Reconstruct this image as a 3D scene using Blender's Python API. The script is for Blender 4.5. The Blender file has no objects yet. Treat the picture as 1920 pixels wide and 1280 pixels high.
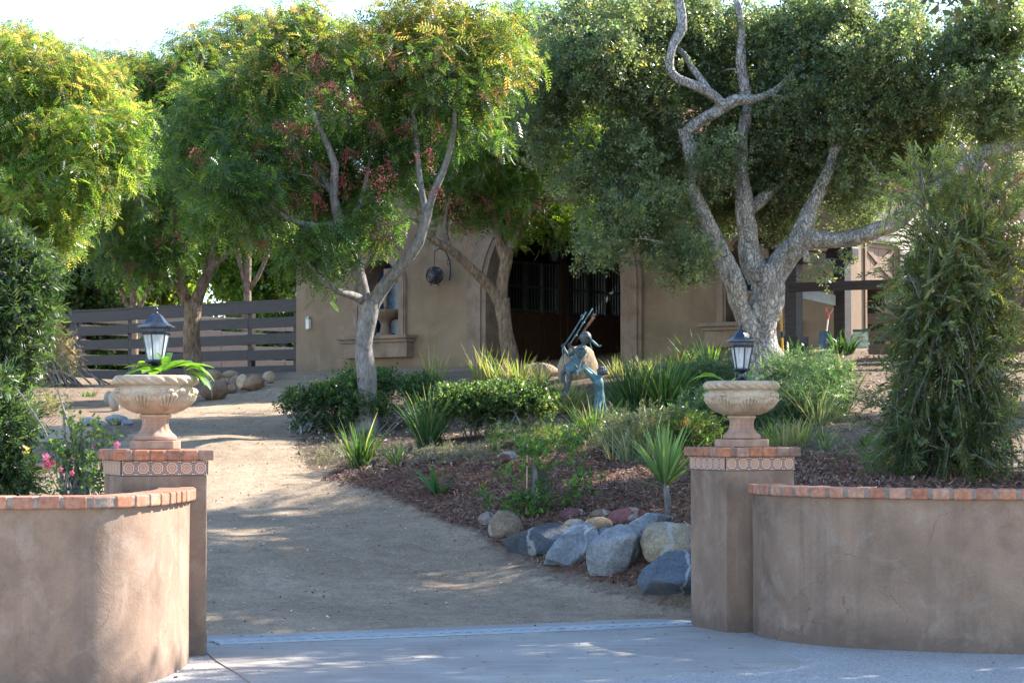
import bpy, bmesh, math, random
import numpy as np
from mathutils import Vector, noise
PI = math.pi
rad = math.radians
# ------------------------------------------------------------------ camera, world, sun
sc = bpy.context.scene
C = sc.collection
F = 4000.0
CAMZ = 1.65
TH = math.atan(160.0 / F)
cam_d = bpy.data.cameras.new('camera')
cam_d.sensor_width = 36.0
cam_d.lens = F / 1920.0 * 36.0
cam_d.clip_start = 0.1
cam_d.clip_end = 3000
cam = bpy.data.objects.new('camera', cam_d)
C.objects.link(cam)
cam.location = (0, 0, CAMZ)
cam.rotation_euler = (PI / 2 + TH, 0, 0)
cam_d.dof.use_dof = True
cam_d.dof.focus_distance = 19.0
cam_d.dof.aperture_fstop = 11
sc.camera = cam

SUN_AZ = rad(30)          # beyond the +X axis, towards +Y
SUN_EL = rad(38)
sdir = Vector((math.cos(SUN_AZ) * math.cos(SUN_EL), math.sin(SUN_AZ) * math.cos(SUN_EL), math.sin(SUN_EL)))
w = bpy.data.worlds.new('World')
sc.world = w
w.use_nodes = True
nt = w.node_tree
nt.nodes.clear()
sky = nt.nodes.new('ShaderNodeTexSky')
sky.sky_type = 'NISHITA'
sky.sun_disc = False
sky.sun_elevation = SUN_EL
sky.sun_rotation = math.atan2(sdir.x, sdir.y)
sky.dust_density = 0.2
sky.ozone_density = 2.0
bg = nt.nodes.new('ShaderNodeBackground')
bg.inputs['Strength'].default_value = 0.15
wo = nt.nodes.new('ShaderNodeOutputWorld')
nt.links.new(sky.outputs[0], bg.inputs[0])
nt.links.new(bg.outputs[0], wo.inputs[0])
sun_d = bpy.data.lights.new('sun', 'SUN')
sun_d.energy = 5.0
sun_d.angle = rad(0.53)
sun_d.color = (1.0, 0.93, 0.82)
sun = bpy.data.objects.new('sun', sun_d)
C.objects.link(sun)
sun.rotation_euler = (-sdir).to_track_quat('-Z', 'Y').to_euler()
sun.location = (30, 30, 30)
sc.view_settings.view_transform = 'Standard'
sc.view_settings.look = 'None'
sc.view_settings.gamma = 1
sc.view_settings.exposure = 1.85
sc.cycles.use_denoising = True
sc.cycles.max_bounces = 7
sc.cycles.diffuse_bounces = 4
sc.cycles.glossy_bounces = 2
sc.cycles.transmission_bounces = 6
sc.cycles.transparent_max_bounces = 8
sc.cycles.sample_clamp_indirect = 8
sc.cycles.caustics_reflective = False
sc.cycles.caustics_refractive = False

rng = np.random.default_rng(7)
random.seed(7)

# ------------------------------------------------------------------ geometry of the view
def P(px, py, D):
    """point at depth D (metres along +Y) that stands where the photo shows (px,py)"""
    u = (px - 960) / F
    v = (640 - py) / F
    c, s = math.cos(TH), math.sin(TH)
    k = D / (c - v * s)
    return Vector((u * k, D, CAMZ + k * (s + v * c)))
def PIX(x, y, z):
    c, s = math.cos(TH), math.sin(TH)
    zz = z - CAMZ
    d = y * c + zz * s
    return 960 + F * x / d, 640 - F * (zz * c - y * s) / d

# gate frame
GA = rad(22)
gdir = np.array([math.cos(GA), math.sin(GA)])
gnor = np.array([-math.sin(GA), math.cos(GA)])
LFR = np.array([-2.216, 15.55])      # front right corner of the left pillar
RFL = np.array([1.72, 17.2])         # front left corner of the right pillar
PW = 0.63

# ------------------------------------------------------------------ terrain height
ctrl_px = [(600, 1006, 21.5), (450, 1006, 21.5), (800, 1004, 21.6), (300, 1006, 21.3),
    (500, 948, 24), (750, 945, 24), (300, 948, 24), (450, 893, 26), (650, 890, 26), (300, 893, 26),
    (420, 842, 28), (620, 842, 28), (250, 842, 28), (690, 802, 30.2), (500, 800, 30.5), (330, 795, 30.5),
    (450, 757, 34), (620, 757, 34), (700, 752, 34), (500, 722, 38), (650, 722, 38), (560, 704, 42), (640, 697, 43.5),
    (600, 696, 46.5), (700, 690, 45), (840, 700, 39), (860, 686, 44), (955, 696, 38), (955, 684, 42.8), (840, 752, 33), (820, 810, 28.5),
    (1210, 690, 36), (1210, 676, 40.5), (1100, 694, 36.5), (1080, 750, 31.5), (1430, 702, 34), (1430, 664, 38.5), (1300, 690, 35),
    (1500, 655, 36.5), (1600, 650, 37), (1750, 642, 38), (1900, 640, 38), (1700, 640, 45), (1300, 640, 55), (900, 690, 60),
    (130, 712, 51), (0, 694, 47), (60, 712, 42), (250, 716, 46), (200, 745, 37), (60, 765, 34), (60, 805, 30), (200, 802, 29), (60, 850, 27), (60, 930, 23.5),
    (400, 704, 44), (330, 714, 44), (400, 728, 39), (330, 742, 38), (400, 752, 35.5),
    (980, 968, 22), (1250, 962, 21), (1000, 885, 24.5), (1250, 855, 25), (1000, 803, 27.8), (1130, 795, 28.6), (1250, 782, 27.5), (1250, 725, 32), (1400, 760, 28), (1400, 820, 25),
    (800, 905, 24.4), (700, 870, 25.6), (900, 950, 22.6),
    (940, 1036, 20.9), (1100, 1082, 19.7), (1285, 1136, 18.5), (1290, 965, 20.2),
    (1600, 850, 23), (1500, 900, 20.5), (1600, 750, 29), (1600, 690, 33.5), (1900, 705, 31), (1900, 850, 23), (1750, 900, 20), (1950, 960, 18.6), (1700, 945, 18.8), (2300, 800, 24), (2300, 700, 33),
    (1520, 930, 18.9)]
ctrl = [tuple(P(*c)) for c in ctrl_px]
for gx in (-26, -14, -7, -4, -2.6, -1.2, 0.2, 1.4):
    for off in (0.6, 1.4):
        q = LFR + gdir * (gx + 2.2) + gnor * off
        zz = 0.0 if gx > -3 else 0.08
        ctrl.append((q[0], q[1], zz + (0.05 if off > 1 else 0)))
for q in ((-30, 30, 1.7), (-30, 50, 2.8), (30, 30, 2.5), (30, 50, 3.3), (-30, 75, 3), (0, 80, 3), (30, 80, 3.2), (14, 20, 1.4), (12, 17.5, 1.2), (-10, 19, 0.5), (-10, 24, 1.0), (-14, 30, 1.7)):
    ctrl.append(q)
cp = np.array(ctrl)
def _k(r2):
    return np.where(r2 > 1e-9, 0.5 * r2 * np.log(r2 + 1e-12), 0)
def _fit():
    n = len(cp)
    d2 = ((cp[:, None, :2] - cp[None, :, :2]) ** 2).sum(-1)
    A = np.zeros((n + 3, n + 3))
    A[:n, :n] = _k(d2) + np.eye(n) * 0.012
    A[:n, n] = 1
    A[:n, n + 1:] = cp[:, :2]
    A[n:, :n] = A[:n, n:].T
    b = np.zeros(n + 3)
    b[:n] = cp[:, 2]
    return np.linalg.solve(A, b)
TPS = _fit()
def sstep(a, b, x):
    t = np.clip((x - a) / (b - a), 0, 1)
    return t * t * (3 - 2 * t)
def HH(x, y):
    x = np.atleast_1d(np.asarray(x, float)); y = np.atleast_1d(np.asarray(y, float))
    out = np.empty(x.shape)
    for i in range(0, len(x), 4000):
        xs, ys = x[i:i + 4000], y[i:i + 4000]
        d2 = (xs[:, None] - cp[None, :, 0]) ** 2 + (ys[:, None] - cp[None, :, 1]) ** 2
        out[i:i + 4000] = _k(d2) @ TPS[:-3] + TPS[-3] + TPS[-2] * xs + TPS[-1] * ys
    out = np.clip(out, 0.0, 3.5)
    far = sstep(50, 70, y) + sstep(22, 34, np.abs(x)) * sstep(18, 30, y)
    far = np.clip(far, 0, 1)
    out = out * (1 - far) + 2.95 * far
    t = (x - LFR[0]) * gnor[0] + (y - LFR[1]) * gnor[1]
    lo = np.where((x > 2.6) | (x < -3.2), -0.35, 0.75)
    out = out * sstep(lo, lo + 1.2, t)
    return out
def H(x, y):
    return float(HH([x], [y])[0])
_cols = {}
def ground(px, py):
    """the terrain point that shows at (px,py)"""
    Ds = np.linspace(14, 60, 900)
    v = (640 - py) / F
    c, s = math.cos(TH), math.sin(TH)
    k = Ds / (c - v * s)
    X = (px - 960) / F * k
    Z = CAMZ + k * (s + v * c)
    hz = HH(X, Ds)
    i = np.argmax(hz >= Z)
    if hz[i] < Z[i]:
        i = int(np.argmin(np.where(Ds < 41, Z - hz, 1e9)))
    return Vector((X[i], Ds[i], hz[i]))
def gat(px, D):
    x = (px - 960) / F * D
    return Vector((x, D, H(x, D)))

# ------------------------------------------------------------------ mesh helpers
class MB:
    def __init__(s):
        s.v = []; s.f = []; s.c = []; s.uv = None
    def add(s, vs, fs, col=(1, 1, 1)):
        b = len(s.v)
        s.v += [tuple(v) for v in vs]
        s.f += [tuple(i + b for i in f) for f in fs]
        s.c += [tuple(col)[:3]] * len(vs)
        return s
    def box(s, c, d, yaw=0, col=(1, 1, 1), tilt=None):
        hx, hy, hz = d[0] / 2, d[1] / 2, d[2] / 2
        ca, sa = math.cos(yaw), math.sin(yaw)
        vs = []
        for z in (-hz, hz):
            for x, y in ((-hx, -hy), (hx, -hy), (hx, hy), (-hx, hy)):
                q = Vector((x, y, z))
                if tilt is not None:
                    q = tilt @ q
                vs.append((c[0] + q.x * ca - q.y * sa, c[1] + q.x * sa + q.y * ca, c[2] + q.z))
        return s.add(vs, [(3, 2, 1, 0), (4, 5, 6, 7), (0, 1, 5, 4), (1, 2, 6, 5), (2, 3, 7, 6), (3, 0, 4, 7)], col)
    def bar(s, a, b, w, h=None, up=(0, 0, 1), col=(1, 1, 1)):
        """rectangular bar from a to b, w across, h along up"""
        h = h or w
        a, b = Vector(a), Vector(b)
        t = (b - a).normalized(); up = Vector(up)
        if abs(t.dot(up)) > 0.98:
            up = Vector((1, 0, 0))
        sd = t.cross(up).normalized(); u2 = sd.cross(t).normalized()
        vs = []
        for q in (a, b):
            for i, j in ((-1, -1), (1, -1), (1, 1), (-1, 1)):
                vs.append(q + sd * (w / 2 * i) + u2 * (h / 2 * j))
        return s.add(vs, [(3, 2, 1, 0), (4, 5, 6, 7), (0, 1, 5, 4), (1, 2, 6, 5), (2, 3, 7, 6), (3, 0, 4, 7)], col)
    def tube(s, pts, rs, n=8, col=(1, 1, 1), rough=0.0, cap=True, seed=0, flute=0):
        pts = [Vector(p) for p in pts]
        if not hasattr(rs, '__len__'):
            rs = [rs] * len(pts)
        t0 = (pts[1] - pts[0]).normalized()
        nrm = t0.cross(Vector((0, 1, 0.1))).normalized()
        vs = []; fs = []
        for i, p in enumerate(pts):
            t = (pts[min(i + 1, len(pts) - 1)] - pts[max(i - 1, 0)]).normalized()
            nrm = (nrm - t * nrm.dot(t)).normalized()
            bn = t.cross(nrm)
            for k in range(n):
                a = 2 * PI * k / n
                r = rs[i]
                if rough:
                    r *= 1 + rough * noise.noise(Vector((math.cos(a) * 1.3 + seed, math.sin(a) * 1.3, p.z * 2.2 + p.x))) + rough * .5 * noise.noise(Vector((math.cos(a) * 3 + seed, math.sin(a) * 3, p.z * 6 + p.x * 5)))
                vs.append(p + nrm * (r * math.cos(a)) + bn * (r * math.sin(a)))
        for i in range(len(pts) - 1):
            for k in range(n):
                k2 = (k + 1) % n
                fs.append((i * n + k, i * n + k2, (i + 1) * n + k2, (i + 1) * n + k))
        if cap:
            fs.append(tuple(range(n - 1, -1, -1)))
            fs.append(tuple((len(pts) - 1) * n + k for k in range(n)))
        return s.add(vs, fs, col)
    def lathe(s, prof, n=24, c=(0, 0, 0), col=(1, 1, 1), rf=None, rot=0.0):
        vs = []; fs = []
        for j, (r, z) in enumerate(prof):
            for k in range(n):
                a = 2 * PI * k / n + rot
                rr = r + (rf(a, z, r) if rf else 0)
                vs.append((c[0] + rr * math.cos(a), c[1] + rr * math.sin(a), c[2] + z))
        m = len(prof)
        for j in range(m - 1):
            for k in range(n):
                k2 = (k + 1) % n
                fs.append((j * n + k, j * n + k2, (j + 1) * n + k2, (j + 1) * n + k))
        fs.append(tuple(range(n - 1, -1, -1)))
        fs.append(tuple((m - 1) * n + k for k in range(n)))
        return s.add(vs, fs, col)
    def prism(s, poly, z0, z1, col=(1, 1, 1)):
        n = len(poly)
        vs = [(p[0], p[1], z0) for p in poly] + [(p[0], p[1], z1) for p in poly]
        fs = [tuple(range(n - 1, -1, -1)), tuple(range(n, 2 * n))]
        fs += [(i, (i + 1) % n, n + (i + 1) % n, n + i) for i in range(n)]
        return s.add(vs, fs, col)
    def ball(s, c, r, sq=(1, 1, 1), nu=12, nv=8, col=(1, 1, 1)):
        prof = []
        vs = []; fs = []
        for j in range(nv + 1):
            th = PI * j / nv
            for k in range(nu):
                a = 2 * PI * k / nu
                vs.append((c[0] + r * sq[0] * math.sin(th) * math.cos(a), c[1] + r * sq[1] * math.sin(th) * math.sin(a), c[2] - r * sq[2] * math.cos(th)))
        for j in range(nv):
            for k in range(nu):
                k2 = (k + 1) % nu
                fs.append((j * nu + k, j * nu + k2, (j + 1) * nu + k2, (j + 1) * nu + k))
        return s.add(vs, fs, col)
    def build(s, name, mat, parent=None, origin=(0, 0, 0), smooth=False, bevel=0, seg=2):
        me = bpy.data.meshes.new(name)
        o3 = Vector(origin)
        me.from_pydata([(v[0] - o3.x, v[1] - o3.y, v[2] - o3.z) for v in s.v], [], s.f)
        ca = me.color_attributes.new('tint', 'FLOAT_COLOR', 'POINT')
        arr = np.ones((len(s.v), 4), np.float32); arr[:, :3] = np.array(s.c, np.float32).reshape(-1, 3)
        ca.data.foreach_set('color', arr.ravel())
        if s.uv:
            uvl = me.uv_layers.new(name='UVMap')
            uvl.data.foreach_set('uv', np.array(s.uv, np.float32).ravel())
        return finish(me, name, mat, parent, origin, smooth, bevel, seg)
def finish(me, name, mat, parent, origin, smooth=False, bevel=0, seg=2):
    me.materials.append(mat)
    me.validate(); me.update()
    if smooth:
        me.polygons.foreach_set('use_smooth', [True] * len(me.polygons))
    o = bpy.data.objects.new(name, me)
    C.objects.link(o)
    if parent is not None:
        o.parent = parent
    else:
        o.location = origin
    if bevel:
        b = o.modifiers.new('bevel', 'BEVEL'); b.width = bevel; b.segments = seg; b.limit_method = 'ANGLE'; b.angle_limit = rad(40)
    return o
def quads(name, V, tint, mat, parent=None, origin=(0, 0, 0), Fq=None):
    """big mesh from arrays. V (n,3) with quads of 4 consecutive vertices unless Fq given; tint (n,3)"""
    n = len(V)
    me = bpy.data.meshes.new(name)
    me.vertices.add(n)
    me.vertices.foreach_set('co', (V - np.array(origin)).astype(np.float32).ravel())
    if Fq is None:
        Fq = np.arange(n).reshape(-1, 4)
    me.loops.add(Fq.size)
    me.polygons.add(len(Fq))
    me.loops.foreach_set('vertex_index', Fq.astype(np.int32).ravel())
    me.polygons.foreach_set('loop_start', np.arange(0, Fq.size, 4, dtype=np.int32))
    me.polygons.foreach_set('loop_total', np.full(len(Fq), 4, np.int32))
    ca = me.color_attributes.new('tint', 'FLOAT_COLOR', 'POINT')
    arr = np.ones((n, 4), np.float32); arr[:, :3] = tint
    ca.data.foreach_set('color', arr.ravel())
    me.update(calc_edges=True)
    return finish(me, name, mat, parent, origin)
def tag(o, label, cat, group=None, kind=None):
    if label: o['label'] = label
    if cat: o['category'] = cat
    if group: o['group'] = group
    if kind: o['kind'] = kind
    return o
def thing(name, loc, label, cat, group=None, rz=0):
    o = bpy.data.objects.new(name, None)
    o.empty_display_size = 0.2
    C.objects.link(o)
    o.location = loc; o.rotation_euler = (0, 0, rz)
    return tag(o, label, cat, group)
def copy_tree(o, parent=None):
    c = o.copy(); C.objects.link(c)
    if parent is not None:
        c.parent = parent
    for ch in list(o.children):
        copy_tree(ch, c)
    return c

# ------------------------------------------------------------------ materials
def mat(name):
    m = bpy.data.materials.new(name); m.use_nodes = True
    n = m.node_tree; b = n.nodes['Principled BSDF']
    return m, n, b
def N(n, typ, **kw):
    x = n.nodes.new('ShaderNode' + typ)
    for k, v in kw.items():
        if k in x.inputs.keys(): x.inputs[k].default_value = v
        else: setattr(x, k, v)
    return x
def coords(n, scale=(1, 1, 1), kind='Object'):
    tc = N(n, 'TexCoord'); mp = N(n, 'Mapping'); mp.inputs['Scale'].default_value = scale
    n.links.new(tc.outputs[kind], mp.inputs[0])
    return mp.outputs[0]
def noi(n, co, scale, detail=4, rough=0.55, dist=0.0):
    x = N(n, 'TexNoise', Scale=scale, Detail=detail, Roughness=rough, Distortion=dist)
    n.links.new(co, x.inputs['Vector'])
    return x.outputs['Fac']
def ramp(n, fac, stops):
    r = N(n, 'ValToRGB')
    e = r.color_ramp.elements
    while len(e) < len(stops): e.new(0.5)
    for i, (p, c) in enumerate(stops):
        e[i].position = p; e[i].color = (*c, 1) if len(c) == 3 else c
    n.links.new(fac, r.inputs[0])
    return r.outputs[0]
def mix(n, fac, a, b, mode='MIX'):
    x = N(n, 'Mix', data_type='RGBA', blend_type=mode)
    for s_, v in ((0, fac), (6, a), (7, b)):
        if isinstance(v, (int, float)): x.inputs[s_].default_value = v
        elif isinstance(v, tuple): x.inputs[s_].default_value = (*v, 1) if len(v) == 3 else v
        else: n.links.new(v, x.inputs[s_])
    return x.outputs[2]
def math_(n, op, a, b=0.0, c=None):
    x = N(n, 'Math', operation=op)
    for i, v in enumerate((a, b) if c is None else (a, b, c)):
        if isinstance(v, (int, float)): x.inputs[i].default_value = v
        else: n.links.new(v, x.inputs[i])
    return x.outputs[0]
def bump(n, b, h, strength=0.4, dist=0.02):
    x = N(n, 'Bump', Strength=strength, Distance=dist)
    n.links.new(h, x.inputs['Height']); n.links.new(x.outputs[0], b.inputs['Normal'])
def tintnode(n):
    a = N(n, 'Attribute'); a.attribute_name = 'tint'
    return a.outputs['Color']
def g3(v): return (v, v, v)

def m_simple(name, col, rough=0.6, metal=0.0, var=0.25, scale=6, bmp=0.15, bd=0.01, tint=False, sc3=(1, 1, 1), spec=0.4):
    m, n, b = mat(name)
    co = coords(n, sc3)
    f = noi(n, co, scale, 6)
    dark = tuple(c * (1 - var) for c in col); lite = tuple(min(1, c * (1 + var)) for c in col)
    c = ramp(n, f, [(0.3, dark), (0.7, lite)])
    if tint: c = mix(n, 1.0, c, tintnode(n), 'MULTIPLY')
    n.links.new(c, b.inputs['Base Color'])
    b.inputs['Roughness'].default_value = rough; b.inputs['Metallic'].default_value = metal
    b.inputs['Specular IOR Level'].default_value = spec
    if bmp:
        bump(n, b, noi(n, co, scale * 6, 5), bmp, bd)
    return m
def m_leaf(name, trans=0.45, gloss=0.35, tcol=(1.25, 1.35, 0.45), rough=0.45):
    """leaf: colour from the leaf's own tint; thin, lets light through"""
    m, n, b = mat(name)
    t = tintnode(n)
    n.links.new(t, b.inputs['Base Color'])
    b.inputs['Roughness'].default_value = rough
    b.inputs['Specular IOR Level'].default_value = gloss
    tr = N(n, 'BsdfTranslucent')
    n.links.new(mix(n, 1.0, t, tcol, 'MULTIPLY'), tr.inputs[0])
    ms = N(n, 'MixShader'); ms.inputs[0].default_value = trans
    n.links.new(b.outputs[0], ms.inputs[1]); n.links.new(tr.outputs[0], ms.inputs[2])
    n.links.new(ms.outputs[0], n.nodes['Material Output'].inputs[0])
    return m
M = {}
M['leaf'] = m_leaf('leaf', 0.52, 0.6, (2.7, 2.15, 1.0), 0.36)
M['oakleaf'] = m_leaf('oak_leaf', 0.48, 0.8, (2.2, 2.0, 0.95), 0.33)
M['blade'] = m_leaf('blade', 0.35, 0.4, (1.6, 1.7, 0.6), 0.45)
M['petal'] = m_leaf('petal', 0.4, 0.2, (1.2, 1.0, 1.0))

def m_stucco(name, base, stain=(0.16, 0.12, 0.1), lite=(0.5, 0.42, 0.35), s=1.0, amount=0.5, streak=0.5):
    m, n, b = mat(name)
    co = coords(n)
    a = noi(n, co, 1.3 * s, 8, 0.62, 0.6)
    a2 = noi(n, co, 4.5 * s, 8, 0.65, 0.8)
    c = ramp(n, a, [(0.33, tuple(x * (1 - amount * .75) for x in base)), (0.5, base), (0.68, tuple(x * (1 + amount * .6) for x in base))])
    c = mix(n, math_(n, 'MULTIPLY', ramp(n, a2, [(0.5, g3(0)), (0.7, g3(1))]), 0.32), c, lite)
    szz = N(n, 'SeparateXYZ'); n.links.new(co, szz.inputs[0])
    dirt_shade = ramp(n, math_(n, 'ADD', szz.outputs[2], math_(n, 'MULTIPLY', a2, 0.55)), [(0.3, g3(1)), (0.5, g3(0))])
    c = mix(n, math_(n, 'MULTIPLY', dirt_shade, 0.55), c, stain)
    vc = N(n, 'TexVoronoi', Scale=1.1, feature='DISTANCE_TO_EDGE'); wv = N(n, 'VectorMath', operation='ADD'); ws = N(n, 'VectorMath', operation='SCALE'); ws.inputs['Scale'].default_value = .5
    nn2 = N(n, 'TexNoise', Scale=3.0, Detail=6.0); n.links.new(co, nn2.inputs['Vector']); n.links.new(nn2.outputs['Color'], ws.inputs[0]); n.links.new(ws.outputs[0], wv.inputs[0]); n.links.new(co, wv.inputs[1]); n.links.new(wv.outputs[0], vc.inputs['Vector'])
    crk = math_(n, 'MULTIPLY', ramp(n, vc.outputs['Distance'], [(0.0, g3(1)), (0.006, g3(0))]), ramp(n, a, [(0.5, g3(0)), (0.56, g3(.75))]))
    c = mix(n, crk, c, stain)
    st = noi(n, coords(n, (7 * s, 7 * s, 0.45)), 1.0, 6, 0.6, 0.3)
    c = mix(n, math_(n, 'MULTIPLY', ramp(n, st, [(0.5, g3(0)), (0.78, g3(1))]), streak), c, stain)
    st2 = noi(n, coords(n, (16, 16, 0.5), ), 1.0, 5, 0.6)
    c = mix(n, math_(n, 'MULTIPLY', ramp(n, st2, [(0.66, g3(0)), (0.75, g3(1))]), streak * .7), c, lite)
    fn = noi(n, co, 60, 3)
    c = mix(n, 0.22, c, ramp(n, fn, [(0.3, g3(0.35)), (0.7, g3(1.0))]), 'MULTIPLY')
    n.links.new(c, b.inputs['Base Color'])
    b.inputs['Roughness'].default_value = 0.85
    b.inputs['Specular IOR Level'].default_value = 0.2
    h = math_(n, 'ADD', math_(n, 'MULTIPLY', a2, 1.0), math_(n, 'MULTIPLY', fn, 0.25))
    bump(n, b, h, 0.35, 0.02)
    return m
M['stucco'] = m_stucco('gate_stucco', (0.275, 0.182, 0.13), (0.13, 0.095, 0.08), (0.42, 0.35, 0.29))
M['barn_stucco'] = m_stucco('barn_stucco', (0.27, 0.192, 0.132), (0.2, 0.14, 0.1), (0.42, 0.32, 0.24), 0.5, 0.3, 0.3)
M['pink_stucco'] = m_stucco('pink_stucco', (0.55, 0.3, 0.24), (0.4, 0.2, 0.15), (0.6, 0.38, 0.32), 0.5, 0.3, 0.2)
M['cantera'] = m_stucco('cantera_stone', (0.28, 0.2, 0.155), (0.2, 0.14, 0.11), (0.42, 0.33, 0.27), 2.0, 0.4, 0.3)
def m_brick(name, k=1.0):
    m, n, b = mat(name)
    t = tintnode(n); co = coords(n)
    f = noi(n, co, 25, 6, 0.65)
    c = mix(n, 1.0, t, ramp(n, f, [(0.25, g3(0.55)), (0.5, g3(0.95)), (0.75, g3(1.35))]), 'MULTIPLY')
    f2 = noi(n, co, 9, 5, 0.6)
    c = mix(n, math_(n, 'MULTIPLY', ramp(n, f2, [(0.55, g3(0)), (0.75, g3(1))]), 0.35), c, (0.45, 0.36, 0.3))
    n.links.new(c, b.inputs['Base Color']); b.inputs['Roughness'].default_value = 0.85
    b.inputs['Specular IOR Level'].default_value = 0.2
    bump(n, b, noi(n, co, 70, 5), 0.5, 0.008)
    return m
M['brick'] = m_brick('brick')
M['metal_dark'] = m_simple('dark_metal', (0.04, 0.05, 0.07), 0.3, 0.6, 0.4, 20, 0.1, 0.003)
M['wood_dark'] = m_simple('dark_wood', (0.034, 0.025, 0.026), 0.6, 0, 0.35, 3, 0.3, 0.01, sc3=(1, 1, 9))
M['wood_brown'] = m_simple('brown_wood', (0.10, 0.055, 0.035), 0.6, 0, 0.35, 3, 0.3, 0.01, sc3=(1, 1, 9))
M['wood_door'] = m_simple('door_wood', (0.22, 0.14, 0.09), 0.6, 0, 0.3, 4, 0.3, 0.01, sc3=(6, 6, 1))
M['white'] = m_simple('painted_white', (0.75, 0.73, 0.68), 0.6, 0, 0.1, 4, 0.1)
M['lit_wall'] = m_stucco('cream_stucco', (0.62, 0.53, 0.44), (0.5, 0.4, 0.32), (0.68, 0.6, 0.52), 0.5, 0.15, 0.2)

def m_bark(name, ca, cb, cc, scale, stretch, strength, dist, vor=False):
    m, n, b = mat(name)
    co = coords(n, (1, 1, stretch))
    a = noi(n, co, scale, 8, 0.65, 0.5)
    if vor:
        nd = N(n, 'TexNoise', Scale=6.0, Detail=3.0); n.links.new(co, nd.inputs['Vector'])
        vv = N(n, 'VectorMath', operation='ADD')
        sc_ = N(n, 'VectorMath', operation='SCALE'); sc_.inputs['Scale'].default_value = 0.35
        n.links.new(nd.outputs['Color'], sc_.inputs[0]); n.links.new(sc_.outputs[0], vv.inputs[0]); n.links.new(co, vv.inputs[1])
        v = N(n, 'TexVoronoi', Scale=scale * 2.3, feature='DISTANCE_TO_EDGE'); n.links.new(vv.outputs[0], v.inputs['Vector'])
        d = ramp(n, v.outputs['Distance'], [(0.0, g3(0.5)), (0.08, g3(0.88)), (0.25, g3(1))])
        h = math_(n, 'ADD', math_(n, 'MULTIPLY', d, 1.0), math_(n, 'MULTIPLY', a, 0.8))
        c = mix(n, d, ca, ramp(n, a, [(0.35, cb), (0.65, cc)]))
    else:
        h = a
        c = ramp(n, a, [(0.3, ca), (0.52, cb), (0.72, cc)])
    lg = noi(n, coords(n), 2.2, 4)
    c = mix(n, 0.6, c, ramp(n, lg, [(0.3, g3(0.6)), (0.7, g3(1.25))]), 'MULTIPLY')
    n.links.new(c, b.inputs['Base Color']); b.inputs['Roughness'].default_value = 0.9
    b.inputs['Specular IOR Level'].default_value = 0.15
    bump(n, b, h, strength, dist)
    return m
M['bark_grey'] = m_bark('grey_bark', (0.10, 0.09, 0.082), (0.22, 0.205, 0.195), (0.35, 0.34, 0.33), 26, 0.35, 0.8, 0.03)
M['bark_brown'] = m_bark('brown_bark', (0.07, 0.05, 0.04), (0.24, 0.17, 0.12), (0.4, 0.31, 0.23), 22, 0.3, 0.9, 0.04)
M['bark_cork'] = m_bark('cork_bark', (0.12, 0.1, 0.085), (0.36, 0.33, 0.3), (0.64, 0.61, 0.58), 7, 0.42, 1.0, 0.06, True)
M['twig'] = m_simple('twig', (0.13, 0.1, 0.075), 0.85, 0, 0.3, 10, 0.2)
# ================================================================== ground
def vnoise(x, y, s, z=0.0):
    return np.array([noise.noise(Vector((a * s, b * s, z))) for a, b in zip(x, y)])
def axis(lo, hi, step, flo, fhi, fstep):
    a = list(np.arange(flo, lo, fstep)) + list(np.arange(lo, hi, step)) + list(np.arange(hi, fhi + fstep, fstep))
    return np.array(a)
gx = axis(-9, 10, 0.14, -72, 72, 3.0)
gy = axis(14.0, 50, 0.14, -10, 150, 4.0)
XX, YY = np.meshgrid(gx, gy)
fx, fy = XX.ravel(), YY.ravel()
gz = HH(fx, fy)
inz = (np.abs(fx) < 10) & (fy > 15) & (fy < 50)
bmp_ = np.zeros_like(gz)
bmp_[inz] = 0.035 * vnoise(fx[inz], fy[inz], 0.9) + 0.018 * vnoise(fx[inz], fy[inz], 2.7, 5)
trel = (fx - LFR[0]) * gnor[0] + (fy - LFR[1]) * gnor[1]
gz = gz + bmp_ * sstep(1.2, 4, trel)
# pixel position of every vertex, used only to say which ground cover lies there
cc, ss = math.cos(TH), math.sin(TH)
dd = np.maximum(fy * cc + (gz - CAMZ) * ss, 0.1)
pxx = 960 + F * fx / dd
pyy = 640 - F * ((gz - CAMZ) * cc - fy * ss) / dd
def inpoly(px, py, poly):
    r = np.zeros(px.shape, bool)
    n = len(poly)
    for i in range(n):
        x1, y1 = poly[i]; x2, y2 = poly[(i + 1) % n]
        cnd = ((y1 > py) != (y2 > py))
        with np.errstate(divide='ignore', invalid='ignore'):
            xi = (x2 - x1) * (py - y1) / ((y2 - y1) if y2 != y1 else 1e-9) + x1
        r ^= cnd & (px < xi)
    return r
drive_poly = [(150, 1500), (150, 900), (200, 835), (265, 800), (330, 770), (400, 745), (470, 728), (540, 706), (560, 640), (760, 640), (1270, 640), (1270, 683), (1180, 687), (1040, 690), (900, 692),
              (800, 698), (700, 704), (610, 712), (565, 722), (548, 745), (548, 800), (560, 850), (590, 885), (650, 905), (760, 945), (850, 985), (905, 1005),
              (945, 1045), (1040, 1085), (1200, 1122), (1310, 1150), (1400, 1500)]
mulch_poly = [(600, 900), (640, 875), (720, 858), (900, 848), (1100, 842), (1330, 846), (1500, 850), (1680, 846), (1700, 880), (2200, 880), (2200, 1000), (1680, 1000), (1290, 1000), (1290, 1120), (1200, 1100), (1040, 1066), (940, 1020), (890, 985), (840, 975), (760, 940), (650, 908)]
lump = vnoise(fx, fy, 0.8, 9) * 14 + vnoise(fx, fy, 3.0, 3) * 7
isd = inpoly(pxx + lump, pyy + lump * .4, drive_poly) & (fy < 52) & (fy > 15)
ism = inpoly(pxx + lump, pyy + lump * .3, mulch_poly) & (fy < 30) & ~isd
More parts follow.
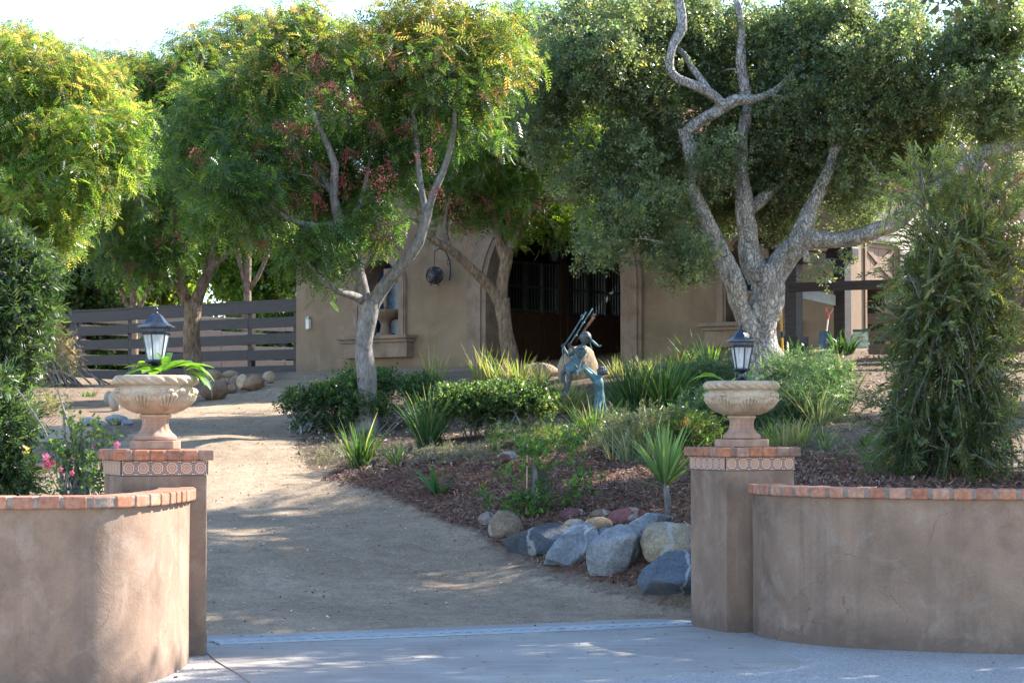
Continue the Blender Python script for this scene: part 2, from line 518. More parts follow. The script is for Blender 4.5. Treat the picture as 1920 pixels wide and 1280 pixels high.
wgt = np.zeros((len(fx), 3), np.float32)
wgt[isd, 0] = 1; wgt[ism, 1] = 1
def smooth(a):
    A = a.reshape(XX.shape)
    B = A.copy()
    B[1:-1, 1:-1] = (A[1:-1, 1:-1] * 2 + A[:-2, 1:-1] + A[2:, 1:-1] + A[1:-1, :-2] + A[1:-1, 2:]) / 6
    return B.ravel()
for k in (0, 1):
    for _ in range(2):
        wgt[:, k] = smooth(wgt[:, k])
# blue: dark humus under the shrubs against pale dry soil
bed_poly = [(540, 745), (700, 740), (1000, 720), (1240, 690), (1450, 660), (1600, 655), (1570, 740), (1520, 850), (1340, 860), (560, 880)]
isb = inpoly(pxx + lump * 2, pyy + lump, bed_poly).astype(np.float32)
for _ in range(4): isb = smooth(isb)
wgt[:, 2] = isb

def m_ground():
    m, n, b = mat('ground_cover')
    sp = N(n, 'SeparateColor'); n.links.new(tintnode(n), sp.inputs[0])
    co = coords(n)
    n1 = noi(n, co, 0.7, 8, 0.65); n2 = noi(n, co, 5, 8, 0.7); n3 = noi(n, co, 34, 6, 0.75); n4 = noi(n, co, 140, 3, 0.8)
    # decomposed granite
    d = ramp(n, n1, [(0.3, (0.265, 0.195, 0.135)), (0.55, (0.36, 0.272, 0.19)), (0.75, (0.44, 0.34, 0.245))])
    d = mix(n, 0.75, d, ramp(n, n2, [(0.3, g3(0.68)), (0.7, g3(1.22))]), 'MULTIPLY')
    d = mix(n, 0.8, d, ramp(n, n3, [(0.3, g3(0.5)), (0.5, g3(1.0)), (0.72, g3(1.45))]), 'MULTIPLY')
    d = mix(n, 0.6, d, ramp(n, n4, [(0.35, g3(0.35)), (0.65, g3(1.6))]), 'MULTIPLY')
    # soil
    s1 = ramp(n, n2, [(0.3, (0.15, 0.105, 0.075)), (0.7, (0.30, 0.225, 0.165))])
    s2 = ramp(n, n2, [(0.3, (0.06, 0.042, 0.032)), (0.7, (0.17, 0.125, 0.09))])
    s = mix(n, sp.outputs[2], s1, s2)
    s = mix(n, 0.8, s, ramp(n, n3, [(0.3, g3(0.4)), (0.7, g3(1.5))]), 'MULTIPLY')
    # mulch
    mu = ramp(n, n3, [(0.3, (0.05, 0.028, 0.02)), (0.5, (0.15, 0.08, 0.055)), (0.68, (0.28, 0.175, 0.125))])
    mu = mix(n, 0.5, mu, ramp(n, n2, [(0.3, g3(0.5)), (0.7, g3(1.4))]), 'MULTIPLY')
    jit = math_(n, 'MULTIPLY', math_(n, 'SUBTRACT', noi(n, co, 9, 7, 0.7), 0.5), 1.8)
    def w_(o):
        x = math_(n, 'ADD', o, jit)
        return ramp(n, x, [(0.38, g3(0)), (0.62, g3(1))])
    c = mix(n, w_(sp.outputs[1]), s, mu)
    c = mix(n, w_(sp.outputs[0]), c, d)
    n.links.new(c, b.inputs['Base Color']); b.inputs['Roughness'].default_value = 0.95
    b.inputs['Specular IOR Level'].default_value = 0.1
    h = math_(n, 'ADD', math_(n, 'ADD', math_(n, 'MULTIPLY', n2, 1.0), math_(n, 'MULTIPLY', n3, 0.45)), math_(n, 'MULTIPLY', n4, 0.18))
    bump(n, b, h, 0.8, 0.05)
    return m
M['ground'] = m_ground()
nx = len(gx)
cell = (np.arange(len(gy) - 1)[:, None] * nx + np.arange(nx - 1)[None, :]).ravel()
cf = np.stack([cell, cell + 1, cell + nx + 1, cell + nx], 1)
V = np.stack([fx, fy, gz - 0.02], 1)
cls = np.zeros(len(cf), int)
cls[isd[cf].sum(1) >= 3] = 1
cls[ism[cf].sum(1) >= 3] = 2
for k, nm in ((0, 'ground'), (1, 'driveway'), (2, 'mulch_bed')):
    fk = cf[cls == k]
    used, inv = np.unique(fk, return_inverse=True)
    o = quads(nm, V[used], wgt[used], M['ground'], None, (0, 0, 0), inv.reshape(fk.shape))
    o.data.polygons.foreach_set('use_smooth', [True] * len(o.data.polygons))
    tag(o, None, None, kind='structure')

# ---- pavement: exposed aggregate apron, concrete slab, drain
def m_agg():
    m, n, b = mat('exposed_aggregate')
    co = coords(n)
    v = N(n, 'TexVoronoi', Scale=75.0); n.links.new(co, v.inputs['Vector'])
    sp = N(n, 'SeparateColor'); n.links.new(v.outputs['Color'], sp.inputs[0])
    c = ramp(n, sp.outputs[0], [(0.0, (0.10, 0.095, 0.10)), (0.3, (0.24, 0.22, 0.21)), (0.6, (0.36, 0.34, 0.32)), (0.85, (0.52, 0.5, 0.47))])
    c = mix(n, ramp(n, v.outputs['Distance'], [(0.3, g3(0)), (0.6, g3(1))]), c, (0.33, 0.31, 0.29))
    c = mix(n, 0.5, c, ramp(n, noi(n, co, 1.6, 5), [(0.3, g3(0.72)), (0.7, g3(1.15))]), 'MULTIPLY')
    n.links.new(c, b.inputs['Base Color']); b.inputs['Roughness'].default_value = 0.75
    bump(n, b, v.outputs['Distance'], 0.6, 0.006)
    return m
def m_conc():
    m, n, b = mat('brushed_concrete')
    co = coords(n)
    c = ramp(n, noi(n, co, 1.1, 7, 0.6, 0.5), [(0.3, (0.26, 0.235, 0.21)), (0.6, (0.34, 0.315, 0.28)), (0.8, (0.4, 0.37, 0.33))])
    c = mix(n, 0.6, c, ramp(n, noi(n, coords(n, (0.7, 5, 1)), 1.6, 7, 0.7), [(0.3, g3(0.72)), (0.7, g3(1.18))]), 'MULTIPLY')
    c = mix(n, 0.5, c, ramp(n, noi(n, co, 90, 4, 0.8), [(0.3, g3(0.55)), (0.7, g3(1.3))]), 'MULTIPLY')
    n.links.new(c, b.inputs['Base Color']); b.inputs['Roughness'].default_value = 0.8
    bump(n, b, noi(n, co, 50, 6), 0.3, 0.006)
    return m
M['agg'] = m_agg(); M['conc'] = m_conc()
def flat(px, py):
    v = P(px, py, 10); d = v - Vector((0, 0, CAMZ)); k = -CAMZ / d.z
    return (d.x * k, d.y * k)
pv = MB()
pv.prism([(-40, -8), (40, -8), (40, 15.0), (5.5, 16.2), (3.2, 16.6), (2.35, 17.5), (1.6, 18.1), (-2.2, 16.6), (-3.2, 16.0), (-40, 15.6)], -0.12, -0.004)
tag(pv.build('pavement', M['agg']), None, None, kind='structure')
cpts = [flat(388, 1190), flat(388, 1224), flat(408, 1240), flat(445, 1262), flat(500, 1300), flat(900, 1282), flat(1180, 1268), flat(1420, 1252), flat(1508, 1243), flat(1440, 1206), flat(1372, 1184), flat(1297, 1158), flat(800, 1172)]
sl = MB(); sl.prism(cpts, -0.1, 0.004)
tag(sl.build('concrete_apron', M['conc']), None, None, kind='structure')
# soil-cut joint line round the slab
# trench drain
da, db_ = Vector((*flat(402, 1206), 0)), Vector((*flat(1312, 1170), 0))
dv = (db_ - da); L_ = dv.length; dv.normalize(); dn = Vector((-dv.y, dv.x, 0))
drain = thing('trench_drain', (da.x, da.y, 0.006), 'long pale grey slotted trench drain grate set across the concrete apron between the gate pillars', 'drain', rz=math.atan2(dv.y, dv.x))
M['galv'] = m_simple('galvanised', (0.36, 0.41, 0.46), 0.45, 0.35, 0.12, 12, 0.05)
M['void'] = m_simple('drain_void', (0.02, 0.022, 0.025), 0.9, 0, 0.1, 5, 0)
W_ = 0.125
b_ = MB(); b_.box((L_ / 2, 0, 0.0), (L_, W_ * 2, 0.006)); b_.build('channel', M['void'], drain)
g_ = MB()
g_.box((L_ / 2, W_, 0.006), (L_, 0.06, 0.012)); g_.box((L_ / 2, -W_, 0.006), (L_, 0.06, 0.012)); 
k = 0
x = 0.05
while x < L_:
    for sgn in (-1, 1):
        g_.box((x, sgn * W_ * .5, 0.008), (0.055, W_ * 1.15, 0.010), yaw=sgn * 0.75)
    x += 0.115
g_.box((L_ / 2, 0, 0.009), (L_, 0.05, 0.012))
g_.build('grate', M['galv'], drain)

# ================================================================== gate pillars, walls
BR = [(0.38, 0.165, 0.1), (0.35, 0.145, 0.09), (0.41, 0.195, 0.125), (0.33, 0.15, 0.1), (0.39, 0.18, 0.11), (0.41, 0.225, 0.155), (0.36, 0.17, 0.115)]
BRP = [(0.36, 0.15, 0.09), (0.3, 0.14, 0.09), (0.25, 0.15, 0.11), (0.42, 0.17, 0.095), (0.33, 0.19, 0.14), (0.22, 0.13, 0.1)]
MORT = (0.24, 0.185, 0.155)
def m_tile():
    m, n, b = mat('patterned_tile')
    uv = N(n, 'UVMap')
    mp = N(n, 'Mapping'); mp.inputs['Location'].default_value = (-0.5, -0.5, 0)
    n.links.new(uv.outputs[0], mp.inputs[0])
    s = N(n, 'SeparateXYZ'); n.links.new(mp.outputs[0], s.inputs[0])
    r = math_(n, 'SQRT', math_(n, 'ADD', math_(n, 'MULTIPLY', s.outputs[0], s.outputs[0]), math_(n, 'MULTIPLY', s.outputs[1], s.outputs[1])))
    th = math_(n, 'ARCTAN2', s.outputs[1], s.outputs[0])
    lobes = math_(n, 'ABSOLUTE', math_(n, 'SINE', math_(n, 'MULTIPLY', th, 4.0)))
    R = math_(n, 'MULTIPLY', r, math_(n, 'SUBTRACT', 1.56, math_(n, 'MULTIPLY', lobes, 0.26)))
    wht = (0.55, 0.52, 0.48); ora = (0.5, 0.2, 0.09); nav = (0.04, 0.045, 0.09); brn = (0.14, 0.06, 0.04)
    x = N(n, 'ValToRGB'); x.color_ramp.interpolation = 'CONSTANT'
    st = [(0, brn), (0.05, wht), (0.085, nav), (0.12, ora), (0.2, brn), (0.225, wht), (0.26, ora), (0.35, nav), (0.375, ora), (0.47, wht), (0.54, nav), (0.62, ora), (0.74, nav), (0.86, wht)]
    e = x.color_ramp.elements
    while len(e) < len(st): e.new(0.5)
    for i, (p_, c_) in enumerate(st): e[i].position = p_; e[i].color = (*c_, 1)
    n.links.new(R, x.inputs[0])
    edge = math_(n, 'MAXIMUM', math_(n, 'ABSOLUTE', s.outputs[0]), math_(n, 'ABSOLUTE', s.outputs[1]))
    c = mix(n, math_(n, 'GREATER_THAN', edge, 0.48), x.outputs[0], (0.2, 0.16, 0.14))
    n.links.new(mix(n, 0.35, c, ramp(n, noi(n, coords(n), 20, 5), [(0.3, g3(0.7)), (0.7, g3(1.15))]), 'MULTIPLY'), b.inputs['Base Color'])
    b.inputs['Roughness'].default_value = 0.35
    return m
M['tile'] = m_tile()
M['urn'] = None
def m_urn():
    m, n, b = mat('cast_stone')
    co = coords(n)
    geo = N(n, 'NewGeometry')
    sx = N(n, 'SeparateXYZ'); n.links.new(co, sx.inputs[0])
    a = noi(n, co, 9, 7, 0.65)
    c = ramp(n, a, [(0.3, (0.32, 0.235, 0.16)), (0.55, (0.45, 0.35, 0.25)), (0.75, (0.54, 0.45, 0.35))])
    ft = ramp(n, math_(n, 'ADD', sx.outputs[2], math_(n, 'MULTIPLY', a, 0.06)), [(0.24, g3(1)), (0.30, g3(0))])
    c = mix(n, math_(n, 'MULTIPLY', ft, 0.8), c, ramp(n, a, [(0.3, (0.25, 0.14, 0.1)), (0.7, (0.42, 0.25, 0.19))]))
    dirt_shade = ramp(n, geo.outputs['Pointiness'], [(0.44, g3(1)), (0.5, g3(0))])  # hollows of the carving darkened: shade put into the colour for relief
    c = mix(n, math_(n, 'MULTIPLY', dirt_shade, 0.6), c, (0.16, 0.10, 0.065))
    sm = ramp(n, noi(n, coords(n, (14, 14, 1)), 1, 5), [(0.6, g3(0)), (0.75, g3(1))])
    c = mix(n, math_(n, 'MULTIPLY', sm, 0.3), c, (0.13, 0.1, 0.08))
    n.links.new(c, b.inputs['Base Color']); b.inputs['Roughness'].default_value = 0.85
    b.inputs['Specular IOR Level'].default_value = 0.2
    bump(n, b, noi(n, co, 80, 4), 0.3, 0.004)
    return m
M['urn'] = m_urn()
M['soil'] = m_simple('potting_soil', (0.05, 0.035, 0.025), 0.95, 0, 0.4, 30, 0.4)

def pillar(fl, label, seed):
    rnd = random.Random(seed)
    t = thing('gate_pillar', (fl[0], fl[1], 0), label, 'pillar', 'stuccoed gate pillars', rz=GA)
    h = 1.30
    m = MB(); m.box((PW / 2, PW / 2, h / 2 - 0.125), (PW, PW, h + 0.25))
    m.build('shaft', M['stucco'], t, bevel=0.012, seg=3)
    # tile band
    b = MB(); b.uv = []
    z0, z1 = 1.302, 1.405; e = 0.006
    b2 = MB(); b2.box((PW / 2, PW / 2, (z0 + z1) / 2), (PW - .01, PW - .01, z1 - z0)); b2.build('neck', M['stucco'], t)
    ts = PW / 6
    for side in range(4):
        a = side * PI / 2
        for i in range(6):
            x0, x1 = -PW / 2 + i * ts + .001, -PW / 2 + (i + 1) * ts - .001
            vs = []
            for (x, z) in ((x0, z0), (x1, z0), (x1, z1), (x0, z1)):
                y = -PW / 2 - e
                vs.append((PW / 2 + x * math.cos(a) - y * math.sin(a), PW / 2 + x * math.sin(a) + y * math.cos(a), z))
            b.add(vs, [(0, 1, 2, 3)])
            b.uv += [(0, 0), (1, 0), (1, 1), (0, 1)]
    b.build('tile_band', M['tile'], t)
    # brick cap: bricks round the edge, slab inside
    c = MB(); o = 0.045; zc = 1.408; hh = 0.078
    c.box((PW / 2, PW / 2, zc + hh / 2), (PW + 2 * o - .012, PW + 2 * o - .012, hh - .004), col=(0.26, 0.17, 0.13))
    full = PW + 2 * o
    nb = 6
    for side in range(4):
        a = side * PI / 2
        for i in range(nb):
            x = -full / 2 + (i + .5) * full / nb
            if i == 0: x += 0.03
            y = -full / 2 + 0.06 + rnd.uniform(-.004, .004)
            wd = full / nb - 0.010 - (0.06 if i == 0 else 0)
            c.box((PW / 2 + x * math.cos(a) - y * math.sin(a), PW / 2 + x * math.sin(a) + y * math.cos(a), zc + hh / 2 + rnd.uniform(-.002, .002)), (wd, 0.12, hh), yaw=a + rnd.uniform(-.01, .01), col=rnd.choice(BRP))
    c.build('brick_cap', M['brick'], t, bevel=0.012, seg=3)
    return t
pillar(LFR - gdir * PW, 'left gate pillar, brown stucco with a patterned tile band and chipped brick cap, partly hidden by the left wall', 3)
pillar(RFL, 'right gate pillar, brown stucco with a patterned tile band and brick cap, beside the boulders', 8)

def smoothline(pts, n):
    pts = [Vector((*p, 0)) if len(p) == 2 else Vector(p) for p in pts]
    out = []
    m = len(pts)
    for i in range(m - 1):
        p0, p1, p2, p3 = pts[max(i - 1, 0)], pts[i], pts[i + 1], pts[min(i + 2, m - 1)]
        for k in range(n):
            t = k / n
            out.append(0.5 * ((2 * p1) + (p2 - p0) * t + (2 * p0 - 5 * p1 + 4 * p2 - p3) * t * t + (3 * p1 - p0 - 3 * p2 + p3) * t ** 3))
    out.append(pts[-1])
    return out
def resample(pts, step):
    out = [pts[0]]; acc = 0
    for a, b in zip(pts, pts[1:]):
        d = (b - a).length
        while acc + d >= step:
            k = (step - acc) / d
            a = a.lerp(b, k); out.append(a.copy()); d = (b - a).length; acc = 0
        acc += d
    return out
def wall(name, line, height, side, label, seed, thick=0.2, pitch=0.158):
    """line: outer (camera side) face base line; side: +1 if the wall body lies to the left of the travel direction"""
    rnd = random.Random(seed)
    pl = resample(smoothline(line, 12), 0.05)
    org = pl[0].copy()
    t = thing(name, org, label, 'wall', 'curved entrance walls')
    n = len(pl)
    nor = []
    for i in range(n):
        d = (pl[min(i + 1, n - 1)] - pl[max(i - 1, 0)]).normalized()
        nor.append(Vector((-d.y, d.x, 0)) * side)
    m = MB(); vs = []; fs = []
    zs = [-0.15] + list(np.linspace(0.02, height - .078, 8))
    for i in range(n):
        for z in zs:
            und = 0.006 * noise.noise(Vector((pl[i].x * 1.5, pl[i].y * 1.5, z * 1.5)))
            q = pl[i] + nor[i] * und; vs.append((q.x - org.x, q.y - org.y, z))
        for z in reversed(zs):
            q = pl[i] + nor[i] * thick; vs.append((q.x - org.x, q.y - org.y, z))
    k = 2 * len(zs)
    for i in range(n - 1):
        for j in range(k):
            j2 = (j + 1) % k
            f = (i * k + j, i * k + j2, (i + 1) * k + j2, (i + 1) * k + j)
            fs.append(f if side < 0 else f[::-1])
    fs.append(tuple(range(k))); fs.append(tuple((n - 1) * k + j for j in reversed(range(k))))
    m.add(vs, fs)
    bmx = m.build('wall_body', M['stucco'], t, smooth=False)
    for p_ in bmx.data.polygons: p_.use_smooth = True
    es = bmx.modifiers.new('edge', 'EDGE_SPLIT'); es.split_angle = rad(50)
    # mortar bed + bricks
    c = MB(); cap_h = 0.078
    pb = resample(pl, pitch)
    for i in range(n - 1):
        a_, b_ = pl[i], pl[i + 1]
        q = [(a_ + nor[i] * -0.036), (b_ + nor[i + 1] * -0.036), (b_ + nor[i + 1] * (thick + .02)), (a_ + nor[i] * (thick + .02))]
        q = [(v.x - org.x, v.y - org.y) for v in q]
        z0_, z1_ = height - cap_h + .002, height - 0.004
        m_ = [(x, y, z0_) for x, y in q] + [(x, y, z1_) for x, y in q]
        c.add(m_, [(3, 2, 1, 0), (4, 5, 6, 7), (0, 1, 5, 4), (2, 3, 7, 6)] if side > 0 else [(0, 1, 2, 3), (7, 6, 5, 4), (4, 5, 1, 0), (6, 7, 3, 2)], MORT)
    for i in range(len(pb) - 1):
        d = (pb[i + 1] - pb[i]); mid = (pb[i + 1] + pb[i]) / 2; L = d.length; d.normalize()
        nn = Vector((-d.y, d.x, 0)) * side
        ctr = mid + nn * (thick / 2 - 0.010 + rnd.uniform(-.005, .005))
        c.box((ctr.x - org.x, ctr.y - org.y, height - cap_h / 2 + rnd.uniform(-.002, .002)), (L - rnd.uniform(0.02, 0.04), thick + 0.07, cap_h), yaw=math.atan2(d.y, d.x) + rnd.uniform(-.012, .012), col=rnd.choice(BR))
    c.build('brick_coping', M['brick'], t, bevel=0.01, seg=2)
    return t
Lw = [(-2.36, 15.55), (-2.29, 15.2), (-2.265, 14.85), (-2.275, 14.5), (-2.31, 14.1), (-2.42, 13.75), (-2.62, 13.5), (-2.95, 13.4), (-3.4, 13.4), (-3.9, 13.5), (-4.6, 13.75)]
wall('entrance_wall', Lw, 1.215, -1, 'curved brown stucco wall topped with red brick at the left edge, sunlit at its right end', 5)
Rw = [(1.93, 17.15), (1.99, 16.85), (2.14, 16.5), (2.38, 16.2), (2.7, 15.98), (3.1, 15.8), (3.6, 15.66), (4.2, 15.6), (5.0, 15.62), (6.0, 15.8), (7.2, 16.2)]
wall('entrance_wall', Rw, 1.195, 1, 'long curved brown stucco wall topped with red brick, right of the right gate pillar', 6)

# ---- urns
def urn(px_t, loc, rz, label, seed):
    t = thing('stone_urn', loc, label, 'urn', 'stone urns on the gate pillars', rz=rz)
    p = MB(); s = 0.182; ch = 0.05
    p.prism([(-s + ch, -s), (s - ch, -s), (s, -s + ch), (s, s - ch), (s - ch, s), (-s + ch, s), (-s, s - ch), (-s, -s + ch)], 0, 0.062)
    p.build('plinth', M['urn'], t, bevel=0.006)
    prof = [(0.145, 0.064), (0.155, 0.07), (0.157, 0.09), (0.145, 0.105), (0.122, 0.125), (0.105, 0.15), (0.098, 0.18), (0.1, 0.21), (0.108, 0.228), (0.118, 0.236), (0.118, 0.25), (0.1, 0.258)]
    q = []
    for (a, b_), (c, d) in zip(prof, prof[1:]):
        for k in range(4): q.append((a + (c - a) * k / 4, b_ + (d - b_) * k / 4))
    q.append(prof[-1])
    def fl(a, z, r):
        g = math.exp(-((z - 0.17) / 0.06) ** 4)
        return -0.007 * g * (0.5 + 0.5 * math.cos(a * 14)) ** 0.6
    m = MB(); m.lathe(q, 140, rf=fl); m.build('pedestal_foot', M['urn'], t, smooth=True)
    pr = [(0.09, 0.256), (0.13, 0.262), (0.19, 0.285), (0.238, 0.318), (0.27, 0.355), (0.288, 0.395), (0.29, 0.425), (0.28, 0.447), (0.272, 0.455), (0.272, 0.462), (0.285, 0.468), (0.302, 0.478), (0.311, 0.495), (0.31, 0.515), (0.3, 0.532), (0.285, 0.54), (0.262, 0.54), (0.25, 0.525), (0.24, 0.49), (0.1, 0.485)]
    q = []
    for i, ((a, b_), (c, d)) in enumerate(zip(pr, pr[1:])):
        kk = 9 if i < 8 else 3
        for k in range(kk): q.append((a + (c - a) * k / kk, b_ + (d - b_) * k / kk))
    q.append(pr[-1])
    NS = 8
    def relief(a, z, r):
        if r < 0.12 or z > 0.533 or z < 0.262 or (z > 0.48 and r < 0.27): return 0
        if z > 0.465:       # twisted leaf rim
            return 0.008 * math.sin(a * 22 + z * 90) * math.sin(PI * min(1, max(0, (z - 0.468) / 0.06)))
        s_ = (z - 0.27) / (0.45 - 0.27)
        ph = (a * NS / (2 * PI)) % 1.0 - 0.5          # shell centred at 0
        # shell fan opening upward: apex at bottom
        wdt = 0.10 + 0.40 * math.sin(min(1, max(0, s_ / 0.82)) * PI * 0.5)
        top = 0.80 - 0.9 * ph * ph * 1.6
        ins = max(0, 1 - (abs(ph) / wdt) ** 4) if s_ < top else 0
        out = 0.0
        if ins > 0:
            rib = abs(math.sin(ph / max(wdt, .02) * PI * 3.5))
            out = 0.026 * ins ** 0.5 * (0.35 + 0.65 * rib) * min(1, (top - s_) * 8 + 0.25)
        # tulip buds between the shells
        ph2 = (a * NS / (2 * PI) + 0.5) % 1.0 - 0.5
        d2 = (ph2 / 0.17) ** 2 + ((s_ - 0.84) / 0.17) ** 2
        if d2 < 1:
            out = max(out, 0.022 * (1 - d2) ** 0.5 * (0.6 + 0.4 * abs(math.cos(ph2 * 18))))
        # knobs on every second shell
        ph3 = (a * NS / (4 * PI)) % 1.0 - 0.25
        d3 = (ph3 / 0.055) ** 2 + ((s_ - 0.86) / 0.1) ** 2
        if d3 < 1: out = max(out, 0.032 * (1 - d3) ** 0.5)
        return out
    m = MB(); m.lathe(q, 320, rf=relief); m.build('bowl', M['urn'], t, smooth=True)
    s_ = MB(); s_.lathe([(0.2, 0.47), (0.245, 0.488), (0.245, 0.51), (0.12, 0.525), (0.02, 0.53)], 32); s_.build('potting_soil', M['soil'], t, smooth=True)
    return t
def pc(fl):
    q = fl + gdir * PW / 2 + gnor * PW / 2
    return q
CL, CR = pc(LFR - gdir * PW), pc(RFL)
UZ = 1.487
urn(0, (CL[0], CL[1], UZ), rad(8), 'cream carved stone urn planted with broad green leaves, on the left gate pillar', 1)
urn(0, (CR[0], CR[1], UZ), rad(30), 'cream carved stone urn nearly bare of plants, on the right gate pillar', 2)

# ---- lanterns
def m_glass():
    m, n, b = mat('seeded_glass')
    co = coords(n)
    tr = N(n, 'BsdfTransparent'); tr.inputs[0].default_value = (0.9, 0.93, 0.95, 1)
    df = N(n, 'BsdfTranslucent'); df.inputs[0].default_value = (0.75, 0.8, 0.85, 1)
    d2 = N(n, 'BsdfDiffuse'); d2.inputs[0].default_value = (0.75, 0.8, 0.85, 1)
    gl = N(n, 'BsdfGlossy'); gl.inputs['Roughness'].default_value = 0.15
    a = N(n, 'MixShader'); a.inputs[0].default_value = 0.5
    n.links.new(df.outputs[0], a.inputs[1]); n.links.new(d2.outputs[0], a.inputs[2])
    b_ = N(n, 'MixShader')
    n.links.new(ramp(n, noi(n, coords(n, (30, 30, 6)), 1, 4), [(0.35, g3(0.3)), (0.7, g3(0.75))]), b_.inputs[0])
    n.links.new(tr.outputs[0], b_.inputs[1]); n.links.new(a.outputs[0], b_.inputs[2])
    c = N(n, 'MixShader'); c.inputs[0].default_value = 0.1
    n.links.new(b_.outputs[0], c.inputs[1]); n.links.new(gl.outputs[0], c.inputs[2])
    n.links.new(c.outputs[0], n.nodes['Material Output'].inputs[0])
    return m
M['glass'] = m_glass()
M['bulb'] = m_simple('frosted_bulb', (0.85, 0.82, 0.75), 0.4, 0, 0.03, 3, 0)
def hexring(r, z, rot=0.0, n=6):
    return [(r * math.cos(2 * PI * k / n + rot), r * math.sin(2 * PI * k / n + rot), z) for k in range(n)]
def lantern(loc, rz, label, sc_=1.0):
    t = thing('post_lantern', loc, label, 'lantern', 'lanterns in the urns', rz=rz)
    t.scale = (sc_,) * 3
    def hexl(prof, n=6, mt=M['metal_dark'], nm='x', par=t, bev=0.0):
        m = MB(); m.lathe(prof, n); return m.build(nm, mt, par, bevel=bev)
    # z=0 at the urn soil
    m = MB(); m.lathe([(0.05, 0), (0.05, 0.02), (0.03, 0.03), (0.03, 0.05), (0.045, 0.06), (0.022, 0.08), (0.022, 0.11), (0.035, 0.125), (0.06, 0.135)], 16)
    for k in range(4):
        a = k * PI / 2 + .4
        pts = [(0.03 * math.cos(a), 0.03 * math.sin(a), 0.04), (0.055 * math.cos(a), 0.055 * math.sin(a), 0.07), (0.05 * math.cos(a), 0.05 * math.sin(a), 0.1), (0.062 * math.cos(a), 0.062 * math.sin(a), 0.132)]
        m.tube(pts, 0.005, 6)
    m.build('stem', M['metal_dark'], t, smooth=False)
    hexl([(0.05, 0.133), (0.078, 0.136), (0.082, 0.142), (0.078, 0.152), (0.065, 0.158)], nm='base_tray')
    g = MB()
    lo, hi = hexring(0.06, 0.158), hexring(0.098, 0.345)
    for k in range(6):
        k2 = (k + 1) % 6
        g.add([lo[k], lo[k2], hi[k2], hi[k]], [(0, 1, 2, 3)])
    g.build('glass_panes', M['glass'], t)
    fr = MB()
    for k in range(6):
        fr.bar(hexring(0.062, 0.156)[k], hexring(0.101, 0.35)[k], 0.011, 0.008)
    fr.build('cage_bars', M['metal_dark'], t)
    hexl([(0.098, 0.340), (0.108, 0.345), (0.112, 0.355), (0.105, 0.36), (0.108, 0.385), (0.118, 0.392), (0.118, 0.398), (0.05, 0.4)], nm='collar')
    r = hexl([(0.128, 0.398), (0.142, 0.397), (0.142, 0.404), (0.12, 0.412), (0.09, 0.43), (0.068, 0.455), (0.05, 0.478), (0.034, 0.492), (0.018, 0.498)], nm='roof')
    f = MB(); f.lathe([(0.018, 0.496), (0.02, 0.502), (0.01, 0.51), (0.009, 0.516), (0.017, 0.525), (0.016, 0.535), (0.006, 0.543), (0.004, 0.55)], 12)
    f.build('finial', M['metal_dark'], r, smooth=True)
    c = MB(); c.lathe([(0.02, 0.158), (0.02, 0.225), (0.016, 0.228)], 12); cs = c.build('candle_sleeve', M['bulb'], t)
    b = MB(); b.lathe([(0.012, 0.228), (0.019, 0.245), (0.02, 0.262), (0.012, 0.288), (0.003, 0.305)], 12); b.build('bulb', M['bulb'], cs, smooth=True)
    return t
lantern((CL[0] + 0.0, CL[1], UZ + 0.50), 0.35, 'black hexagonal lantern with clear panes standing in the left urn among green leaves')
lantern((CR[0] + 0.0, CR[1], UZ + 0.50), 0.75, 'black hexagonal lantern with frosted panes in the right urn, before the oak trunk', 0.93)
# ================================================================== barn
BA = rad(40)
BZ = 2.87
BX, BY = -4.76, 47.0
def bw(u, v, z=0.0):
    """barn coordinates (along the facade, into the building, up) to world"""
    return Vector((BX + u * math.cos(BA) + v * math.sin(BA), BY - u * math.sin(BA) + v * math.cos(BA), BZ + z))
barn = thing('barn', (BX, BY, BZ), 'tan stucco barn with a wide stone arched doorway and tiled roof behind the trees', 'barn', rz=-BA)
UW, PKZ, EZ = 14.0, 5.6, 3.0
def arch_pts(uc, r, sill, spring, n=20):
    pts = [(uc - r, sill), (uc - r, spring)]
    for k in range(1, n):
        a = PI - PI * k / n
        pts.append((uc + r * math.cos(a), spring + r * math.sin(a)))
    pts += [(uc + r, spring), (uc + r, sill)]
    return pts
def facade_with_holes(mb, u0, u1, holes, top, v0, v1):
    """vertical wall between v0 (front) and v1; holes: arches (uc, r, sill, spring). columns of strips"""
    us = {u0, u1, (u0 + u1) / 2}
    for uc, r, sill, spr in holes:
        for k in range(0, 25):
            us.add(round(uc - r * math.cos(PI * k / 24), 5))
    us = sorted(us)
    for a, b in zip(us, us[1:]):
        mid = (a + b) / 2; hole = None
        for h in holes:
            if h[0] - h[1] < mid < h[0] + h[1]: hole = h
        def hz(u):
            uc, r, sill, spr = hole
            return spr + math.sqrt(max(0, r * r - (u - uc) ** 2))
        segs = [(-0.4, -0.4, top(a), top(b))]
        if hole:
            segs = [(hz(a), hz(b), top(a), top(b))]
            if hole[2] > 0: segs.append((-0.4, -0.4, hole[2], hole[2]))
        for za0, zb0, za1, zb1 in segs:
            vs = [(a, v0, za0), (b, v0, zb0), (b, v0, zb1), (a, v0, za1), (a, v1, za0), (b, v1, zb0), (b, v1, zb1), (a, v1, za1)]
            mb.add(vs, [(0, 1, 2, 3), (5, 4, 7, 6), (4, 5, 1, 0), (3, 2, 6, 7)])
    for e in (u0, u1):
        vs = [(e, v0, -0.4), (e, v1, -0.4), (e, v1, top(e)), (e, v0, top(e))]
        mb.add(vs, [(0, 1, 2, 3) if e == u1 else (3, 2, 1, 0)])
def gable(u):
    return PKZ - abs(u - UW / 2) * (PKZ - EZ) / (UW / 2)
ARCH = (7.275, 1.725, 0, 1.55)
